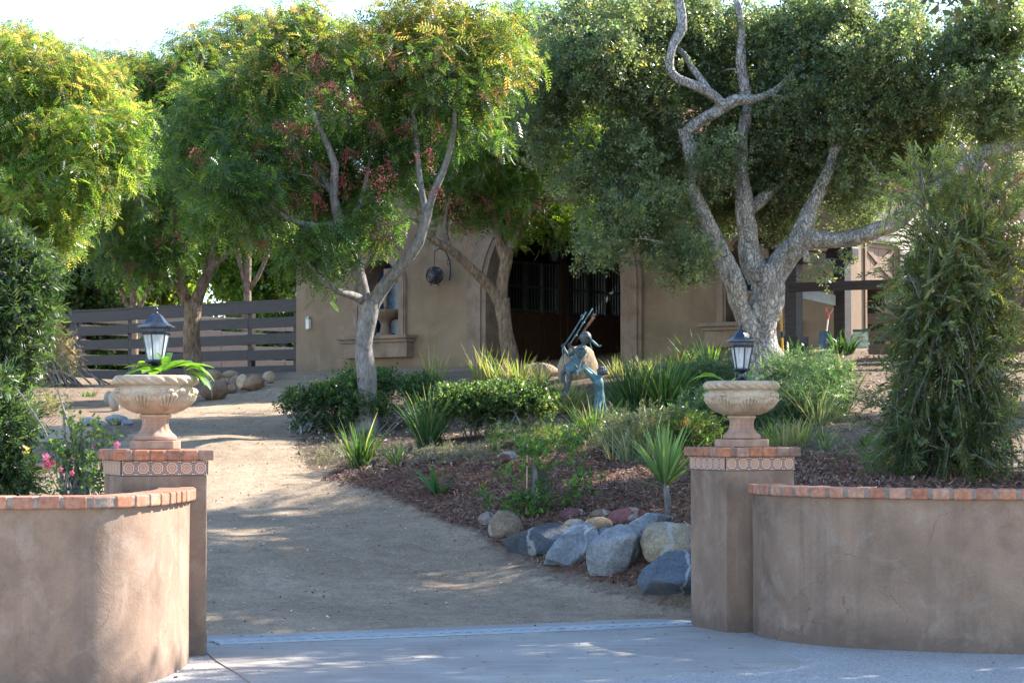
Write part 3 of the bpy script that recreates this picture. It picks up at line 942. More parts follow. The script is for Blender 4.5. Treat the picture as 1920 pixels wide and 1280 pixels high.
NL = (2.546, 0.57, 0.71, 1.76)
NR = (12.0, 0.57, 0.71, 1.76)
TF = 0.62
fw = MB(); facade_with_holes(fw, 0, UW, [NL, ARCH, NR], gable, 0, TF)
fw.build('front_wall', M['barn_stucco'], barn)
for k, h in enumerate((NL, NR)):     # back of the fountain niches, blue tiles
    pass
sw = MB()
DW = (0.38, 1.52)                 # dutch door opening along the right hand wall
for (v0, v1, z0, z1) in ((TF, DW[0] + .0, -.4, EZ), ):
    pass
vA, vB = DW[0] + TF * 0, DW[1]
vA = 0.66
def sidebox(mb, v0, v1, z0, z1):
    mb.box((UW - 0.15, (v0 + v1) / 2, (z0 + z1) / 2), (0.3, v1 - v0, z1 - z0))
sidebox(sw, TF + .001, 0.66, -.4, EZ); sidebox(sw, 1.86, 2.35, -.4, EZ); sw.box(((UW+10.5)/2, 2.2, 1.4), (UW-10.5-.31, 0.3, 3.6)); sidebox(sw, 0.6601, 1.8599, 2.13, EZ)
sw.box((10.35, (2.35+9)/2, 1.6), (0.3, 9-2.35, 4.2)); sw.build('side_wall', M['lit_wall'], barn)
lw = MB(); lw.box((0.15, (TF + 9) / 2, 1.3), (0.3, 9 - TF - .002, EZ + .4))
lw.build('left_wall', M['barn_stucco'], barn)
rw_ = MB(); facade_with_holes(rw_, 0, 10.5, [], gable, 9, 9.3); rw_.build('rear_wall', M['barn_stucco'], barn)
M['lining'] = m_simple('dark_liner', (0.07, 0.05, 0.04), 0.8, 0, 0.4, 4, 0.2, sc3=(1, 1, 6))
li = MB(); li.box((0.33, 4.8, 1.6), (0.04, 8.2, 4)); li.box((10.17, 5.2, 1.9), (0.04, 7.4, 4.6)); li.box((5.2, 8.95, 2.4), (10, 0.05, 5.6)); li.box((12.0, 1.95, 1.5), (3.6, 0.05, 3.6)); li.box((10.19, 1.5, 1.9), (0.04, 1.2, 4.4))  # dark liner boards and ceiling, added to darken the barn interior
for (x0, x1) in ((0.2, UW / 2), (10.5, UW / 2)):
    li.add([(x0, TF + .01, gable(x0) - .06), (x1, TF + .01, gable(x1) - .06), (x1, 8.95, gable(x1) - .06), (x0, 8.95, gable(x0) - .06)], [(0, 1, 2, 3)])
li.add([(10.5, TF + .01, gable(10.5) - .06), (UW - .2, TF + .01, gable(UW - .2) - .06), (UW - .2, 2.1, gable(UW - .2) - .06), (10.5, 2.1, gable(10.5) - .06)], [(0, 1, 2, 3)])
li.build('dark_liner', M['lining'], barn)
# dutch door: upper leaf with an X brace, closed; lower half open and dark
dr = thing  # alias unused
du = MB(); xd = UW - 0.10
du.box((xd, 1.26, 1.76), (0.05, 1.18, 0.72))
for i in range(8): du.box((xd + .028, 0.74 + i * .148, 1.76), (0.012, 0.14, 0.7))
dd_ = du.build('upper_door', M['wood_door'], barn, bevel=0.003)
db = MB()
for z in (1.43, 2.09): db.box((xd + .045, 1.26, z), (0.03, 1.18, 0.09))
for v in (0.715, 1.805): db.box((xd + .045, v, 1.76), (0.029, 0.09, 0.57))
db.bar((xd + .046, 0.76, 1.48), (xd + .046, 1.76, 2.04), 0.026, 0.09); db.bar((xd + .048, 0.76, 2.04), (xd + .048, 1.76, 1.48), 0.026, 0.09)
db.build('brace', M['wood_door'], dd_, bevel=0.004)
jb = MB(); jb.box((UW + .012, 0.64, 0.95), (0.04, 0.07, 2.3)); jb.box((UW + .012, 1.89, 0.95), (0.04, 0.07, 2.3)); jb.box((UW + .012, 1.265, 2.16), (0.04, 1.18, 0.08))
jb.build('door_frame', M['wood_door'], barn, bevel=0.004)
# roof: two slopes of clay tiles following the depth of the building
def m_clay():
    m, n, b = mat('clay_tile')
    c = mix(n, 1.0, tintnode(n), ramp(n, noi(n, coords(n), 12, 6), [(0.3, g3(0.6)), (0.7, g3(1.3))]), 'MULTIPLY')
    n.links.new(c, b.inputs['Base Color']); b.inputs['Roughness'].default_value = 0.85
    bump(n, b, noi(n, coords(n), 60, 4), 0.4, 0.01)
    return m
M['clay'] = m_clay()
CLAY = [(0.42, 0.2, 0.13), (0.5, 0.27, 0.19), (0.35, 0.17, 0.12), (0.55, 0.36, 0.27), (0.46, 0.22, 0.15)]
def tile_roof(mb, a, b, c, seed, pitch=0.2, row=0.38, rr=0.085):
    """barrel tiles on the plane through eave a->b, running up the slope by vector c"""
    rnd = random.Random(seed); a, b, c = Vector(a), Vector(b), Vector(c)
    L = (b - a).length; e = (b - a).normalized(); S = c.length; s = c.normalized(); nn = e.cross(s).normalized()
    if nn.z < 0: nn = -nn
    mb.add([a, b, b + c, a + c], [(0, 1, 2, 3)], (0.25, 0.13, 0.09))
    nj = int(S / row) + 1
    for i in range(int(L / pitch)):
        for j in range(nj):
            col = rnd.choice(CLAY)
            p0 = a + e * ((i + .5) * pitch) + s * (j * row - .06) + nn * 0.02
            p1 = p0 + s * min(row + .05, S - j * row + .06)
            vs = []
            for q, r in ((p0, rr), (p1, rr * .8)):
                lift = nn * (0.02 if q is p0 else 0.0)
                for k in range(6):
                    an = PI * k / 5
                    vs.append(q + lift + e * (r * math.cos(an)) + nn * (r * math.sin(an) * .9))
            fs = [(k, k + 1, k + 7, k + 6) for k in range(5)] + [(5, 4, 3, 2, 1, 0)]
            mb.add(vs, fs, col)
rf = MB()
OV = 0.35
sl_ = (PKZ - EZ) / (UW / 2)
zr = lambda u: EZ + .12 + (u if u < UW / 2 else UW - u) * sl_
tile_roof(rf, (-OV, -OV, zr(-OV)), (-OV, 9.4, zr(-OV)), (UW / 2 + OV, 0, (UW / 2 + OV) * sl_), 11, pitch=0.26, row=0.55, rr=0.1)
tile_roof(rf, (UW + OV, -OV, zr(UW + OV)), (UW + OV, 2.5, zr(UW + OV)), (-(UW / 2 + OV), 0, (UW / 2 + OV) * sl_), 12, pitch=0.26, row=0.55, rr=0.1)
tile_roof(rf, (10.8, 2.6, zr(10.8)), (10.8, 9.4, zr(10.8)), (-(10.8 - UW / 2), 0, (10.8 - UW / 2) * sl_), 13, pitch=0.26, row=0.55, rr=0.1)
rf.build('tile_roof', M['clay'], barn)
# arch surround with a reveal lining
def surround(name, hole, wd, proud, depth, key=False, matn='cantera'):
    uc, r, sill, spr = hole
    mb = MB()
    inner = arch_pts(uc, r - .004, max(sill, -0.3), spr, 24)
    outer = arch_pts(uc, r + wd, max(sill, -0.3), spr, 24)
    groove = arch_pts(uc, r + wd * .22, max(sill, -0.3), spr, 24)
    g2 = arch_pts(uc, r + wd * .82, max(sill, -0.3), spr, 24)
    rings = [(inner, depth), (inner, -proud * .6), (groove, -proud * .6), (groove, -proud), (g2, -proud), (g2, -proud * .65), (outer, -proud * .65), (outer, 0.02)]
    n = len(inner)
    vs = []
    for pts, v in rings:
        vs += [(p[0], v, p[1]) for p in pts]
    fs = []
    for i in range(len(rings) - 1):
        for k in range(n - 1):
            fs.append((i * n + k, i * n + k + 1, (i + 1) * n + k + 1, (i + 1) * n + k))
    mb.add(vs, fs)
    if key:
        mb.box((uc, -proud * .8, spr + r + wd * .55), (0.2, proud * 1.2, wd * 1.35))
    # stone joints
    return mb.build(name, M[matn], barn)
surround('arch_surround', ARCH, 0.5, 0.09, 0.6)
def m_bluetile():
    m, n, b = mat('blue_tile')
    co = coords(n)
    mp = N(n, 'Mapping'); mp.inputs['Rotation'].default_value = (0, rad(45), 0); n.links.new(co, mp.inputs[0])
    s = N(n, 'SeparateXYZ'); n.links.new(mp.outputs[0], s.inputs[0])
    cb = N(n, 'CombineXYZ'); n.links.new(s.outputs[0], cb.inputs[0]); n.links.new(s.outputs[2], cb.inputs[1])
    ch = N(n, 'TexChecker', Scale=6.0); n.links.new(cb.outputs[0], ch.inputs[0])
    ch.inputs[1].default_value = (0.008, 0.03, 0.09, 1); ch.inputs[2].default_value = (0.02, 0.09, 0.2, 1)
    c = mix(n, 0.8, ch.outputs[0], ramp(n, noi(n, co, 7, 3), [(0.3, g3(0.25)), (0.7, g3(1.7))]), 'MULTIPLY')
    n.links.new(c, b.inputs['Base Color']); b.inputs['Roughness'].default_value = 0.25
    return m
M['bluetile'] = m_bluetile()
for h in (NL, NR):
    surround('niche_surround', h, 0.2, 0.07, 0.5, key=True)
    bt = MB(); pts = arch_pts(h[0], h[1], h[2] - .01, h[3], 20); bt.add([(p[0], 0.5, p[1]) for p in pts], [tuple(range(len(pts)))])
    bt.build('niche_tiles', M['bluetile'], barn)
    sh = MB()
    uc = h[0]; S = 0.71
    sh.box((uc + .03, -0.03, S - .04), (2.06, 0.62, 0.08)); sh.box((uc + .03, -0.02, S - .115), (1.98, 0.52, 0.07)); sh.box((uc + .03, -0.01, S - .31), (1.9, 0.44, 0.32))
    sh.build('niche_sill', M['cantera'], barn, bevel=0.015)
    fo = thing('wall_fountain', bw(uc + .05, 0.12, 0.712), 'tiered stone fountain basin in the left blue tiled niche of the barn' if h is NL else 'stone fountain basin in the right blue tiled niche, seen between the oak trunks', 'fountain', 'fountains in the barn niches', rz=-BA)
    m = MB(); m.lathe([(0.2, 0), (0.2, 0.05), (0.12, 0.08), (0.1, 0.25), (0.14, 0.33), (0.3, 0.4), (0.38, 0.5), (0.4, 0.55), (0.36, 0.56), (0.3, 0.5), (0.05, 0.46)], 28, rf=lambda a, z, r: 0.012 * math.sin(a * 12) if .34 < z < .5 else 0)
    m.build('basin', M['cantera'], fo, smooth=True)
    m = MB(); m.lathe([(0.05, 0.45), (0.03, 0.6), (0.05, 0.7), (0.03, 0.8), (0.045, 0.95), (0.03, 1.0), (0.025, 1.2), (0.05, 1.24)], 14); m.build('column', M['cantera'], fo, smooth=True)
    m = MB(); m.box((0.1, .1, 1.3), (0.3, 0.25, 0.28)); m.build('spout_block', M['cantera'], fo, bevel=0.02)
# sphere lantern on a bracket, wall sconces
m = thing('wall_sconce', bw(0.42, -0.0, 0.93), 'x', 'wall light', rz=-BA)
m['label'] = 'small white rectangular wall light low on the barn wall beside the fence'
a = MB(); a.box((0, -.04, 0.10), (0.1, 0.08, 0.22)); a.build('lamp_body', M['white'], m, bevel=0.01)
a = MB(); a.box((0, -.045, 0.225), (0.11, 0.09, 0.02)); a.box((0, -.045, 0.25), (0.03, 0.03, 0.04)); a.build('lamp_cap', M['galv'], m, bevel=0.003)
M['iron'] = m_simple('wrought_iron', (0.035, 0.045, 0.07), 0.5, 0.5, 0.3, 15, 0.1, 0.003)
gp = bw(4.5, 0, 1.9)
sp_ = thing('globe_lantern', gp, 'round wrought iron scrollwork globe lantern hanging from a bracket on the barn wall', 'lantern', rz=-BA)
r_ = random.Random(4); a = MB()
def ringpts(c, r, ax, n=20):
    ax = Vector(ax).normalized(); u_ = ax.orthogonal().normalized(); v_ = ax.cross(u_)
    return [Vector(c) + u_ * (r * math.cos(2 * PI * k / n)) + v_ * (r * math.sin(2 * PI * k / n)) for k in range(n + 1)]
cen = Vector((-.12, -0.30, 0.0))
for k in range(9): a.tube(ringpts(cen, 0.18, (r_.uniform(-1, 1), r_.uniform(-1, 1), r_.uniform(-.4, .4)), 16), 0.008, 4, cap=False)
for k in range(42):
    d = Vector((r_.gauss(0, 1), r_.gauss(0, 1), r_.gauss(0, 1))).normalized()
    a.tube(ringpts(cen + d * 0.165, 0.035, d, 7), 0.006, 3, cap=False)
a.build('scroll_globe', M['iron'], sp_)
a = MB(); a.ball(cen, 0.14, nu=14, nv=10); a.build('inner_globe', m_simple('smoked_glass', (0.16, 0.15, 0.14), 0.3, 0, 0.6, 18, 0), sp_, smooth=True)
a = MB(); a.tube([cen + Vector((0, 0, .18)), cen + Vector((0, 0, 0.5))], 0.008, 6); a.tube([cen + Vector((0, 0, .5)), (0, -0.28, 0.56), (0.05, -0.15, 0.5), (0.06, -0.03, 0.3), (0.06, -0.02, 0.0), (0.06, -0.05, -.1)], 0.014, 6)
a.tube(ringpts((0.06, -.08, 0.28), 0.05, (1, 0, 0), 10), 0.008, 4)
for k in range(4):
    an = k * PI / 2; q = cen + Vector((0.09 * math.cos(an), 0.09 * math.sin(an), -.17)); a.tube([q, q + Vector((0.02 * math.cos(an), .02 * math.sin(an), -.04)), q + Vector((0.05 * math.cos(an), .05 * math.sin(an), -.02))], 0.007, 4)
a.build('bracket', M['iron'], sp_)

# inside of the barn: floor, stalls along the aisle, posts, beams, hanging lanterns
M['dark_in'] = m_simple('dark_timber', (0.045, 0.03, 0.024), 0.7, 0, 0.4, 3, 0.2)
M['red_timber'] = m_simple('red_timber', (0.10, 0.05, 0.036), 0.6, 0, 0.35, 4, 0.2, sc3=(5, 5, 1))
a = MB(); a.box((5.2, 4.8, -.05), (9.6, 8.3, 0.1)); a.build('floor', m_simple('barn_floor', (0.12, 0.1, 0.08), 0.9, 0, 0.3, 4, 0.1), barn)
for (u, v) in ((5.05, 0.98), (5.05, 3.02), (5.05, 5.3), (9.7, 1.2), (9.7, 4.9)):
    a = MB(); a.box((u, v, 1.7), (0.2, 0.2, 3.4)); a.box((u + .1, v, 2.75), (0.42, 0.26, 0.3)); a.build('timber_post', M['red_timber'], barn, bevel=0.01)
for v in (3.02, 5.3):
    a = MB(); a.box((7.3, v, 3.0), (4.9, 0.18, 0.28)); a.build('cross_beam', M['red_timber'], barn, bevel=0.01)
def stall(u, v0, v1, label, face):
    c = bw(u, v0, 0)
    t = thing('horse_stall', c, label, 'stall', 'horse stalls in the barn', rz=-BA)
    L = v1 - v0
    p = MB(); p.box((0, L / 2, 0.62), (0.08, L, 1.16))
    for k in range(int(L / .16)): p.box((face * .05, 0.08 + k * .16, 0.62), (0.02, 0.15, 1.1))
    p.build('lower_panel', M['red_timber'], t)
    b = MB()
    for z in (1.24, 1.75, 2.25): b.box((0, L / 2, z), (0.05, L, 0.05))
    k = 0.06
    while k < L: b.tube([(0, k, 1.24), (0, k, 2.25)], 0.012, 5); k += 0.1
    for v in (0.02, L * .36, L * .68, L - .02): b.box((0, v, 1.15), (0.09, 0.07, 2.25))
    b.build('steel_grille', M['metal_bar'], t)
M['metal_bar'] = m_simple('stall_steel', (0.2, 0.22, 0.25), 0.35, 0.7, 0.2, 8, 0)
stall(5.1, 1.12, 2.9, 'front horse stall on the left of the barn aisle, timber panel with dark steel bars', 1)
stall(5.1, 3.15, 5.2, 'rear horse stall deeper inside the barn doorway, its bars catching a little light', 1)
stall(5.1, 5.4, 8.8, 'horse stall at the far end of the barn aisle, mostly hidden behind the right jamb', 1)
for (u, v, z, lb) in ((5.7, 2.0, 2.25, 'small dark hanging lantern in the left half of the barn doorway'), (5.7, 4.4, 2.25, 'small dark hanging lantern in the right half of the barn doorway')):
    q = thing('hanging_lantern', bw(u, v, z), lb, 'lantern', 'lanterns hanging in the barn')
    a = MB(); a.lathe([(0.07, 0), (0.1, 0.03), (0.12, 0.24), (0.14, 0.26), (0.04, 0.34)], 6); a.build('lamp_case', M['iron'], q)
    a = MB(); a.tube([(0, 0, .33), (0, 0, .62)], 0.008, 5); a.build('chain', M['iron'], q)

# ================================================================== board fences
def fence(p0, udir, L, posts, boards, label, name='board_fence', h0=None, mt='wood_dark', back=False, bh=0.155):
    """boards fixed to the front of square posts; udir unit vector along the fence"""
    ud = Vector((udir[0], udir[1], 0)).normalized(); yaw = math.atan2(ud.y, ud.x)
    t = thing(name, p0, label, 'fence', rz=yaw)
    for x in posts:
        z = H(p0[0] + ud.x * x, p0[1] + ud.y * x) - p0[2]
        m = MB(); m.box((x, 0.08, (boards[-1] + z - .1) / 2), (0.13, 0.13, boards[-1] - z + .1)); m.build('post', M[mt], t, bevel=0.006)
    for i, z in enumerate(boards):
        m = MB(); hh = bh if i < len(boards) - 1 else bh * 1.1
        cuts = [-.05] + [x for x in posts[1:-1]] + [L + .05]
        for a_, b_ in zip(cuts, cuts[1:]):
            m.box(((a_ + b_) / 2, -0.008 + random.uniform(-.004, .004), z + random.uniform(-.012, .012)), (b_ - a_ - .006, 0.045, hh))
        if i == len(boards) - 1: m.box((L / 2, 0.08, z + hh / 2 + .022), (L + .12, 0.2, 0.04))
        m.build('board', M[mt], t, bevel=0.004)
    return t
# front paddock fence, in line with the barn facade, from the photo's left corner to the barn
ub = Vector((math.cos(BA), -math.sin(BA), 0))
q0 = bw(-0.02, 0.1, 0)
a_ = (130 - 960) / F
Lf = None
for L in np.linspace(2, 12, 1001):
    q = q0 - ub * L
    if q.x / q.y <= a_: Lf = L; break
p0 = q0 - ub * Lf; p0.z = 2.80
fence(p0, ub, Lf - .05, [0.06, Lf * .28, Lf * .55, Lf * .8, Lf - .12], [0.10, 0.46, 0.82, 1.18, 1.52], 'dark board fence from the barn corner left to a corner post, behind the left urn', bh=0.23)
wb = Vector((math.sin(BA), math.cos(BA), 0))
p1 = p0 + wb * 0.35
fence(p1, (wb.x, wb.y), 11, [0.1, 2.3, 4.6, 6.9, 9.2, 10.9], [0.16, 0.52, 0.88, 1.24, 1.56], 'sunlit board fence running back from the corner post, seen through the front fence', mt='wood_dark', bh=0.23)
p2 = p0 + wb * 11.2 - ub * 1.0
fence(p2, ub, 13, [0.1, 2.6, 5.2, 7.8, 10.4, 12.9], [0.16, 0.52, 0.88, 1.24, 1.56], 'far dark board fence on the other side of the paddock, seen between nearer boards', bh=0.22)

# ================================================================== right hand yard: posts, paddock rails, tools
def pergpost(px, D, w_, h, label, base=True):
    q = ground(px, D)
    t = thing('timber_post', q, label, 'post', 'timber posts of the stable porch', rz=-BA)
    m = MB(); m.box((0, 0, h / 2), (w_, w_, h + .1)); m.build('shaft', M['wood_dark'], t, bevel=0.01)
    if base:
        m = MB(); m.box((0, 0, 0.12), (w_ + .14, w_ + .14, 0.36)); m.build('base_block', M['wood_dark'], t, bevel=0.01)
    m = MB(); m.box((0, 0, h - .1), (w_ + .3, w_ + .04, 0.22)); m.box((0, 0, h - .1), (w_ + .04, w_ + .3, 0.2)); m.build('capital', M['wood_dark'], t, bevel=0.03)
    return t
POSTA = pergpost(1489, 664, 0.22, 1.72, 'near dark timber post with a square base block, left end of the top rail')
POSTB = pergpost(1580, 655, 0.22, 1.72, 'rear dark timber post with a heavy bracket capital, in front of the tan wall', base=False)
qa = ground(1489, 664)
pb_ = thing('porch_beam', (0, 0, 0), 'dark timber beam resting on the two porch posts behind the oak limb', 'beam')
A1 = P(1440, 465, POSTA.location.y - .6); B1 = P(1600, 468, POSTB.location.y + .4); B1.z = A1.z
m = MB(); m.bar(A1, B1, 0.2, 0.24); pb_.location = A1
m = MB(); m.bar((0, 0, 0), B1 - A1, 0.2, 0.22); m.build('beam', M['wood_dark'], pb_, bevel=0.01)
pb_.location.z = qa.z + 1.72 + .12
# paddock fence on the right
A2 = P(1487, 540, POSTA.location.y - .2); B2 = P(1665, 531, POSTA.location.y - 1.0); dirf = (B2 - A2); dirf.z = 0; dirf.normalize()
pf0 = Vector((A2.x, A2.y, H(A2.x, A2.y)))
tt = thing('paddock_fence', pf0, 'dark brown board fence with a heavy top rail, running right behind the weeping shrub', 'fence', rz=math.atan2(dirf.y, dirf.x))
Lr = 5.2
m = MB(); m.box((Lr / 2, -.15, A2.z - pf0.z), (Lr, 0.1, 0.15)); m.build('top_rail', M['wood_dark'], tt, bevel=0.006)
for i, z in enumerate((0.30, 0.58, 0.22 - .14)):
    m = MB(); m.box(((1.35 + Lr) / 2, -.1, z), (Lr - 1.35, 0.045, 0.17)); m.build('board', M['wood_brown'], tt, bevel=0.004)
for x in (3.0, 4.1, Lr - .05):
    m = MB(); m.box((x, 0.0, 0.45), (0.14, 0.14, 1.1)); m.build('post', M['wood_dark'], tt, bevel=0.006)
# sloping lit side rail between the posts
sr = MB(); a0 = P(1498, 548, POSTA.location.y + .2); b0 = P(1578, 566, POSTB.location.y); sr.bar(a0, b0, 0.05, 0.17)
tag(sr.build('side_rail', M['galv'], None, a0), 'pale sunlit rail sloping between the two dark timber posts', 'rail')
# dark back yard wall and far fence at the right margin
fr0 = gat(1700, 41.0)
fence(Vector((fr0.x, fr0.y, 2.95)), (0.98, -0.2), 9, [0.2, 2.2, 4.4, 6.6, 8.8], [0.15, 0.48, 0.81, 1.14, 1.45], 'brown board fence at the right margin, seen on both sides of the weeping shrub', mt='wood_brown', bh=0.2)
# shovel
def at_wall(px, py, D): return P(px, py, D)
sv0, sv1 = gat(1546, 37.0), P(1555, 578, 37.4)
sv = thing('shovel', sv0, 'short shovel with a red D handle and pale shaft leaning against the tan wall', 'shovel')
d_ = sv1 - sv0
m = MB(); m.tube([d_ * .22, d_ * .72], 0.016, 8); m.build('shaft', m_simple('ash_wood', (0.55, 0.45, 0.35), 0.6), sv)
M['redp'] = m_simple('red_plastic', (0.5, 0.09, 0.06), 0.45, 0, 0.1, 5, 0)
m = MB(); h0 = d_ * .72; h1 = d_; sx_ = Vector((0.07, 0, 0))
m.tube([h0, h0.lerp(h1, .35)], 0.02, 6); m.tube([h0.lerp(h1, .3), h1 - sx_, h1 + sx_, h0.lerp(h1, .3)], 0.013, 6); m.build('handle', M['redp'], sv)
m = MB(); m.add([(-.1, 0, .02), (.1, 0.0, .02), (.11, .02, .28), (-.09, .02, .28), (0, -.02, -.06), (0, .012, .3)], [(0, 4, 5, 3), (4, 1, 2, 5)]); bl = m.build('blade', m_simple('steel_blue', (0.08, 0.13, 0.2), 0.4, 0.5), sv); bl.modifiers.new('thick', 'SOLIDIFY').thickness = 0.006
# yellow pole
y0, y1 = gat(1469, 34.6), P(1463, 565, 34.9)
yp = thing('tool_pole', y0, 'thin yellow pole with a black grip leaning beside the oak trunk', 'pole')
d_ = y1 - y0
M['yel'] = m_simple('yellow_plastic', (0.75, 0.38, 0.03), 0.45, 0, 0.1, 5, 0)
m = MB(); m.tube([(0, 0, 0), d_ * .45], 0.02, 8); m.tube([d_ * .52, d_], 0.02, 8); m.build('shaft', M['yel'], yp)
m = MB(); m.tube([d_ * .44, d_ * .53], 0.024, 8); m.build('grip', M['metal_dark'], yp)
# small box hanging on near post + mint equipment box with hose
eb = ground(1615, 650)
ex = thing('equipment_box', eb, 'mint green equipment box with red lettering on its front, standing on the soil slope', 'box', rz=-0.2)
M['mint'] = m_simple('mint_plastic', (0.5, 0.66, 0.55), 0.5, 0, 0.08, 5, 0.05)
m = MB(); m.box((0, 0, 0.12), (0.27, 0.24, 0.28)); m.build('case', M['mint'], ex, bevel=0.012)
m = MB(); m.box((0.0, 0, 0.275), (0.285, 0.255, 0.04)); m.box((0.17, .02, 0.12), (0.06, 0.12, 0.16)); m.build('lid', M['metal_dark'], ex, bevel=0.008)
m = MB()
rr_ = random.Random(3)
for (z, x0, n_, hh) in ((0.155, -.055, 7, 0.022), (0.105, -.03, 5, 0.016)):
    for k in range(n_):
        x = x0 + k * 0.019
        m.bar((x, -.123, z - hh / 2), (x + rr_.uniform(-.004, .008), -.123, z + hh / 2), 0.003, 0.005)
        m.bar((x - .006, -.123, z + rr_.uniform(-.006, .006)), (x + .008, -.123, z + rr_.uniform(-.006, .006)), 0.003, 0.005)
m.tube([(-.1, -.123, 0.13), (-.06, -.124, 0.16), (-.03, -.124, 0.175), (0.0, -.124, .17)], 0.004, 5)
m.build('red_lettering', M['redp'], ex)
hb = ground(1602, 646)
hs = MB(); hs.tube([hb + Vector((0.02, 0, 0)), hb + Vector((-.05, .02, .18)), hb + Vector((-.02, 0, .3)), hb + Vector((.07, 0, .33)), hb + Vector((.14, 0, .26)), hb + Vector((.16, .02, .1))], 0.022, 8)
hs.tube([hb + Vector((0.0, 0.05, .2)), hb + Vector((.09, .05, .55))], 0.014, 6)
tag(hs.build('garden_hose', M['white'], None, hb, smooth=True), 'loop of white pipe standing up behind the mint green box', 'hose')
# lower roof of the stable wing, and the pink house with its lean-to roof
ph = thing('pink_house', P(1900, 640, 56), 'pink stucco house with clay tiled roofs at the right margin', 'house'); ph.location.z = 2.9
o_ = ph.location
m = MB(); c0 = P(1850, 400, 58) - o_
m.box((c0.x + 4.0, 2.5, 2.6), (8.5, 5, 5.6)); m.build('wall', M['pink_stucco'], ph)
m = MB(); r0 = P(1790, 468, 50) - o_; r1 = P(1960, 512, 46) - o_; r0.z = r1.z = 2.5
tile_roof(m, r1, r0, Vector((1.0, 3.5, 1.1)), 33, 0.22, 0.4, 0.09); m.build('lean_to_roof', M['clay'], ph)
m = MB(); dl = (r1 - r0).normalized(); nb_ = Vector((-dl.y, dl.x, 0)) * .5
a_ = r0 + dl * .3 + nb_; b_ = r1 - dl * .3 + nb_; m.bar((a_.x, a_.y, 1.15), (b_.x, b_.y, 1.15), 0.18, 2.5)
for q in (a_, b_): m.bar((q.x, q.y, 1.3), (q.x + .9, q.y + 3.2, 1.3), 0.18, 2.6)
m.build('lean_to_wall', M['wood_brown'], ph)
m = MB(); tile_roof(m, (c0.x - .8, -.5, 5.35), (c0.x + 9, -.5, 5.35), Vector((0, 3.3, 1.2)), 34, 0.25, 0.45, 0.1); m.build('tile_roof', M['clay'], ph)
m = MB(); m.box((c0.x + 2.6, -.03, 2.9), (1.0, 0.08, 1.3)); w_ = m.build('window', M['metal_dark'], ph)
# concrete kerb block and stones on the left
kb = ground(105, 822)
m = MB(); m.box((0, 0, 0.05), (0.95, 0.22, 0.2)); k_ = m.build('kerb_block', M['conc'], None, (0, 0, 0), bevel=0.01); k_.location = kb; k_.rotation_euler = (0, 0, 0.1)
tag(k_, 'pale concrete kerb block lying on the soil at far left', 'kerb block')
# ================================================================== foliage
def nrm(a): return a / np.maximum(np.linalg.norm(a, axis=-1, keepdims=True), 1e-9)
def snoise(p, s, seed=0):
    r = np.random.default_rng(seed); out = np.zeros(len(p))
    for k in range(6):
        d = nrm(r.normal(size=3)) * s * r.uniform(.6, 1.8)
        out += np.sin(p @ d + r.uniform(0, 6.28)) * .35
    return out
def pinnate(pairs=5, ll=0.32, lw=0.10, droop=0.35):
    vs = []
    def leaf(b, d, L, W):
        b = np.array(b); d = np.array(d) / np.linalg.norm(d); s = np.array([-d[1], d[0], 0]); 
        t = b + d * L; t[2] -= 0.12 * L
        vs.extend([b, b + d * L * .45 + s * W * .5, t, b + d * L * .45 - s * W * .5])
    for i in range(pairs):
        x = 0.18 + 0.72 * i / (pairs - 1); z = -droop * x * x
        for sg in (-1, 1):
            leaf((x, 0, z), (0.55, sg, -0.15), ll * (1 - .3 * abs(x - .5)), lw)
    leaf((0.95, 0, -droop * .9), (1, 0, -.4), ll, lw)
    vs.extend([np.array([0, .008, 0]), np.array([0, -.008, 0]), np.array([.95, -.006, -droop * .9]), np.array([.95, .006, -droop * .9])])
    return np.array(vs)
def spray(n=7, ll=0.4, lw=0.24, spread=1.0, fwd=.5, seed=1, L=1.0):
    r = np.random.default_rng(seed); vs = []
    for i in range(n):
        a = i * 2.4; x = L * (0.15 + .85 * (i + .5) / n)
        rad_ = np.array([0, math.cos(a), math.sin(a)]); d = nrm(np.array([fwd, 0, 0]) + rad_ * spread)
        s = nrm(np.cross(d, r.normal(size=3))); b = np.array([x, 0, 0]) + rad_ * .03; k = r.uniform(.75, 1.2)
        up = np.cross(s, d) * .08 * ll
        vs.extend([b, b + d * ll * k * .5 + s * lw * k * .5 + up, b + d * ll * k, b + d * ll * k * .5 - s * lw * k * .5 + up])
    vs.extend([np.array([0, .012, 0]), np.array([0, -.012, 0]), np.array([L, -.006, 0]), np.array([L, .006, 0])])
    return np.array(vs)
def feather(n=15, ll=0.24, lw=0.05):
    """drooping shoot with narrow leaves standing off on all sides"""
    r = np.random.default_rng(3); vs = []
    for i in range(n):
        x = 0.05 + .95 * i / n; a = (0 if i % 2 else PI) + r.normal() * .55
        rad_ = np.array([0, math.cos(a), math.sin(a)]); d = nrm(np.array([.85, 0, 0]) + rad_)
        s = nrm(np.cross(d, np.array([1, 0.2, 0.3]))); b = np.array([x, 0, 0]); k = r.uniform(.8, 1.15)
        vs.extend([b, b + d * ll * k * .5 + s * lw * .5, b + d * ll * k, b + d * ll * k * .5 - s * lw * .5])
    vs.extend([np.array([0, .008, 0]), np.array([0, -.008, 0]), np.array([1, -.004, 0]), np.array([1, .004, 0])])
    return np.array(vs)
T_PIN = pinnate(); T_PIN_LO = pinnate(3, .42, .17); T_OAK = spray(8, .36, .2); T_FEA = feather(); T_BB = feather(13, .36, .085); T_HEDGE = spray(7, .42, .3, 1, .6, 5)
T_LO = spray(6, .55, .34, 1, .4, 6)
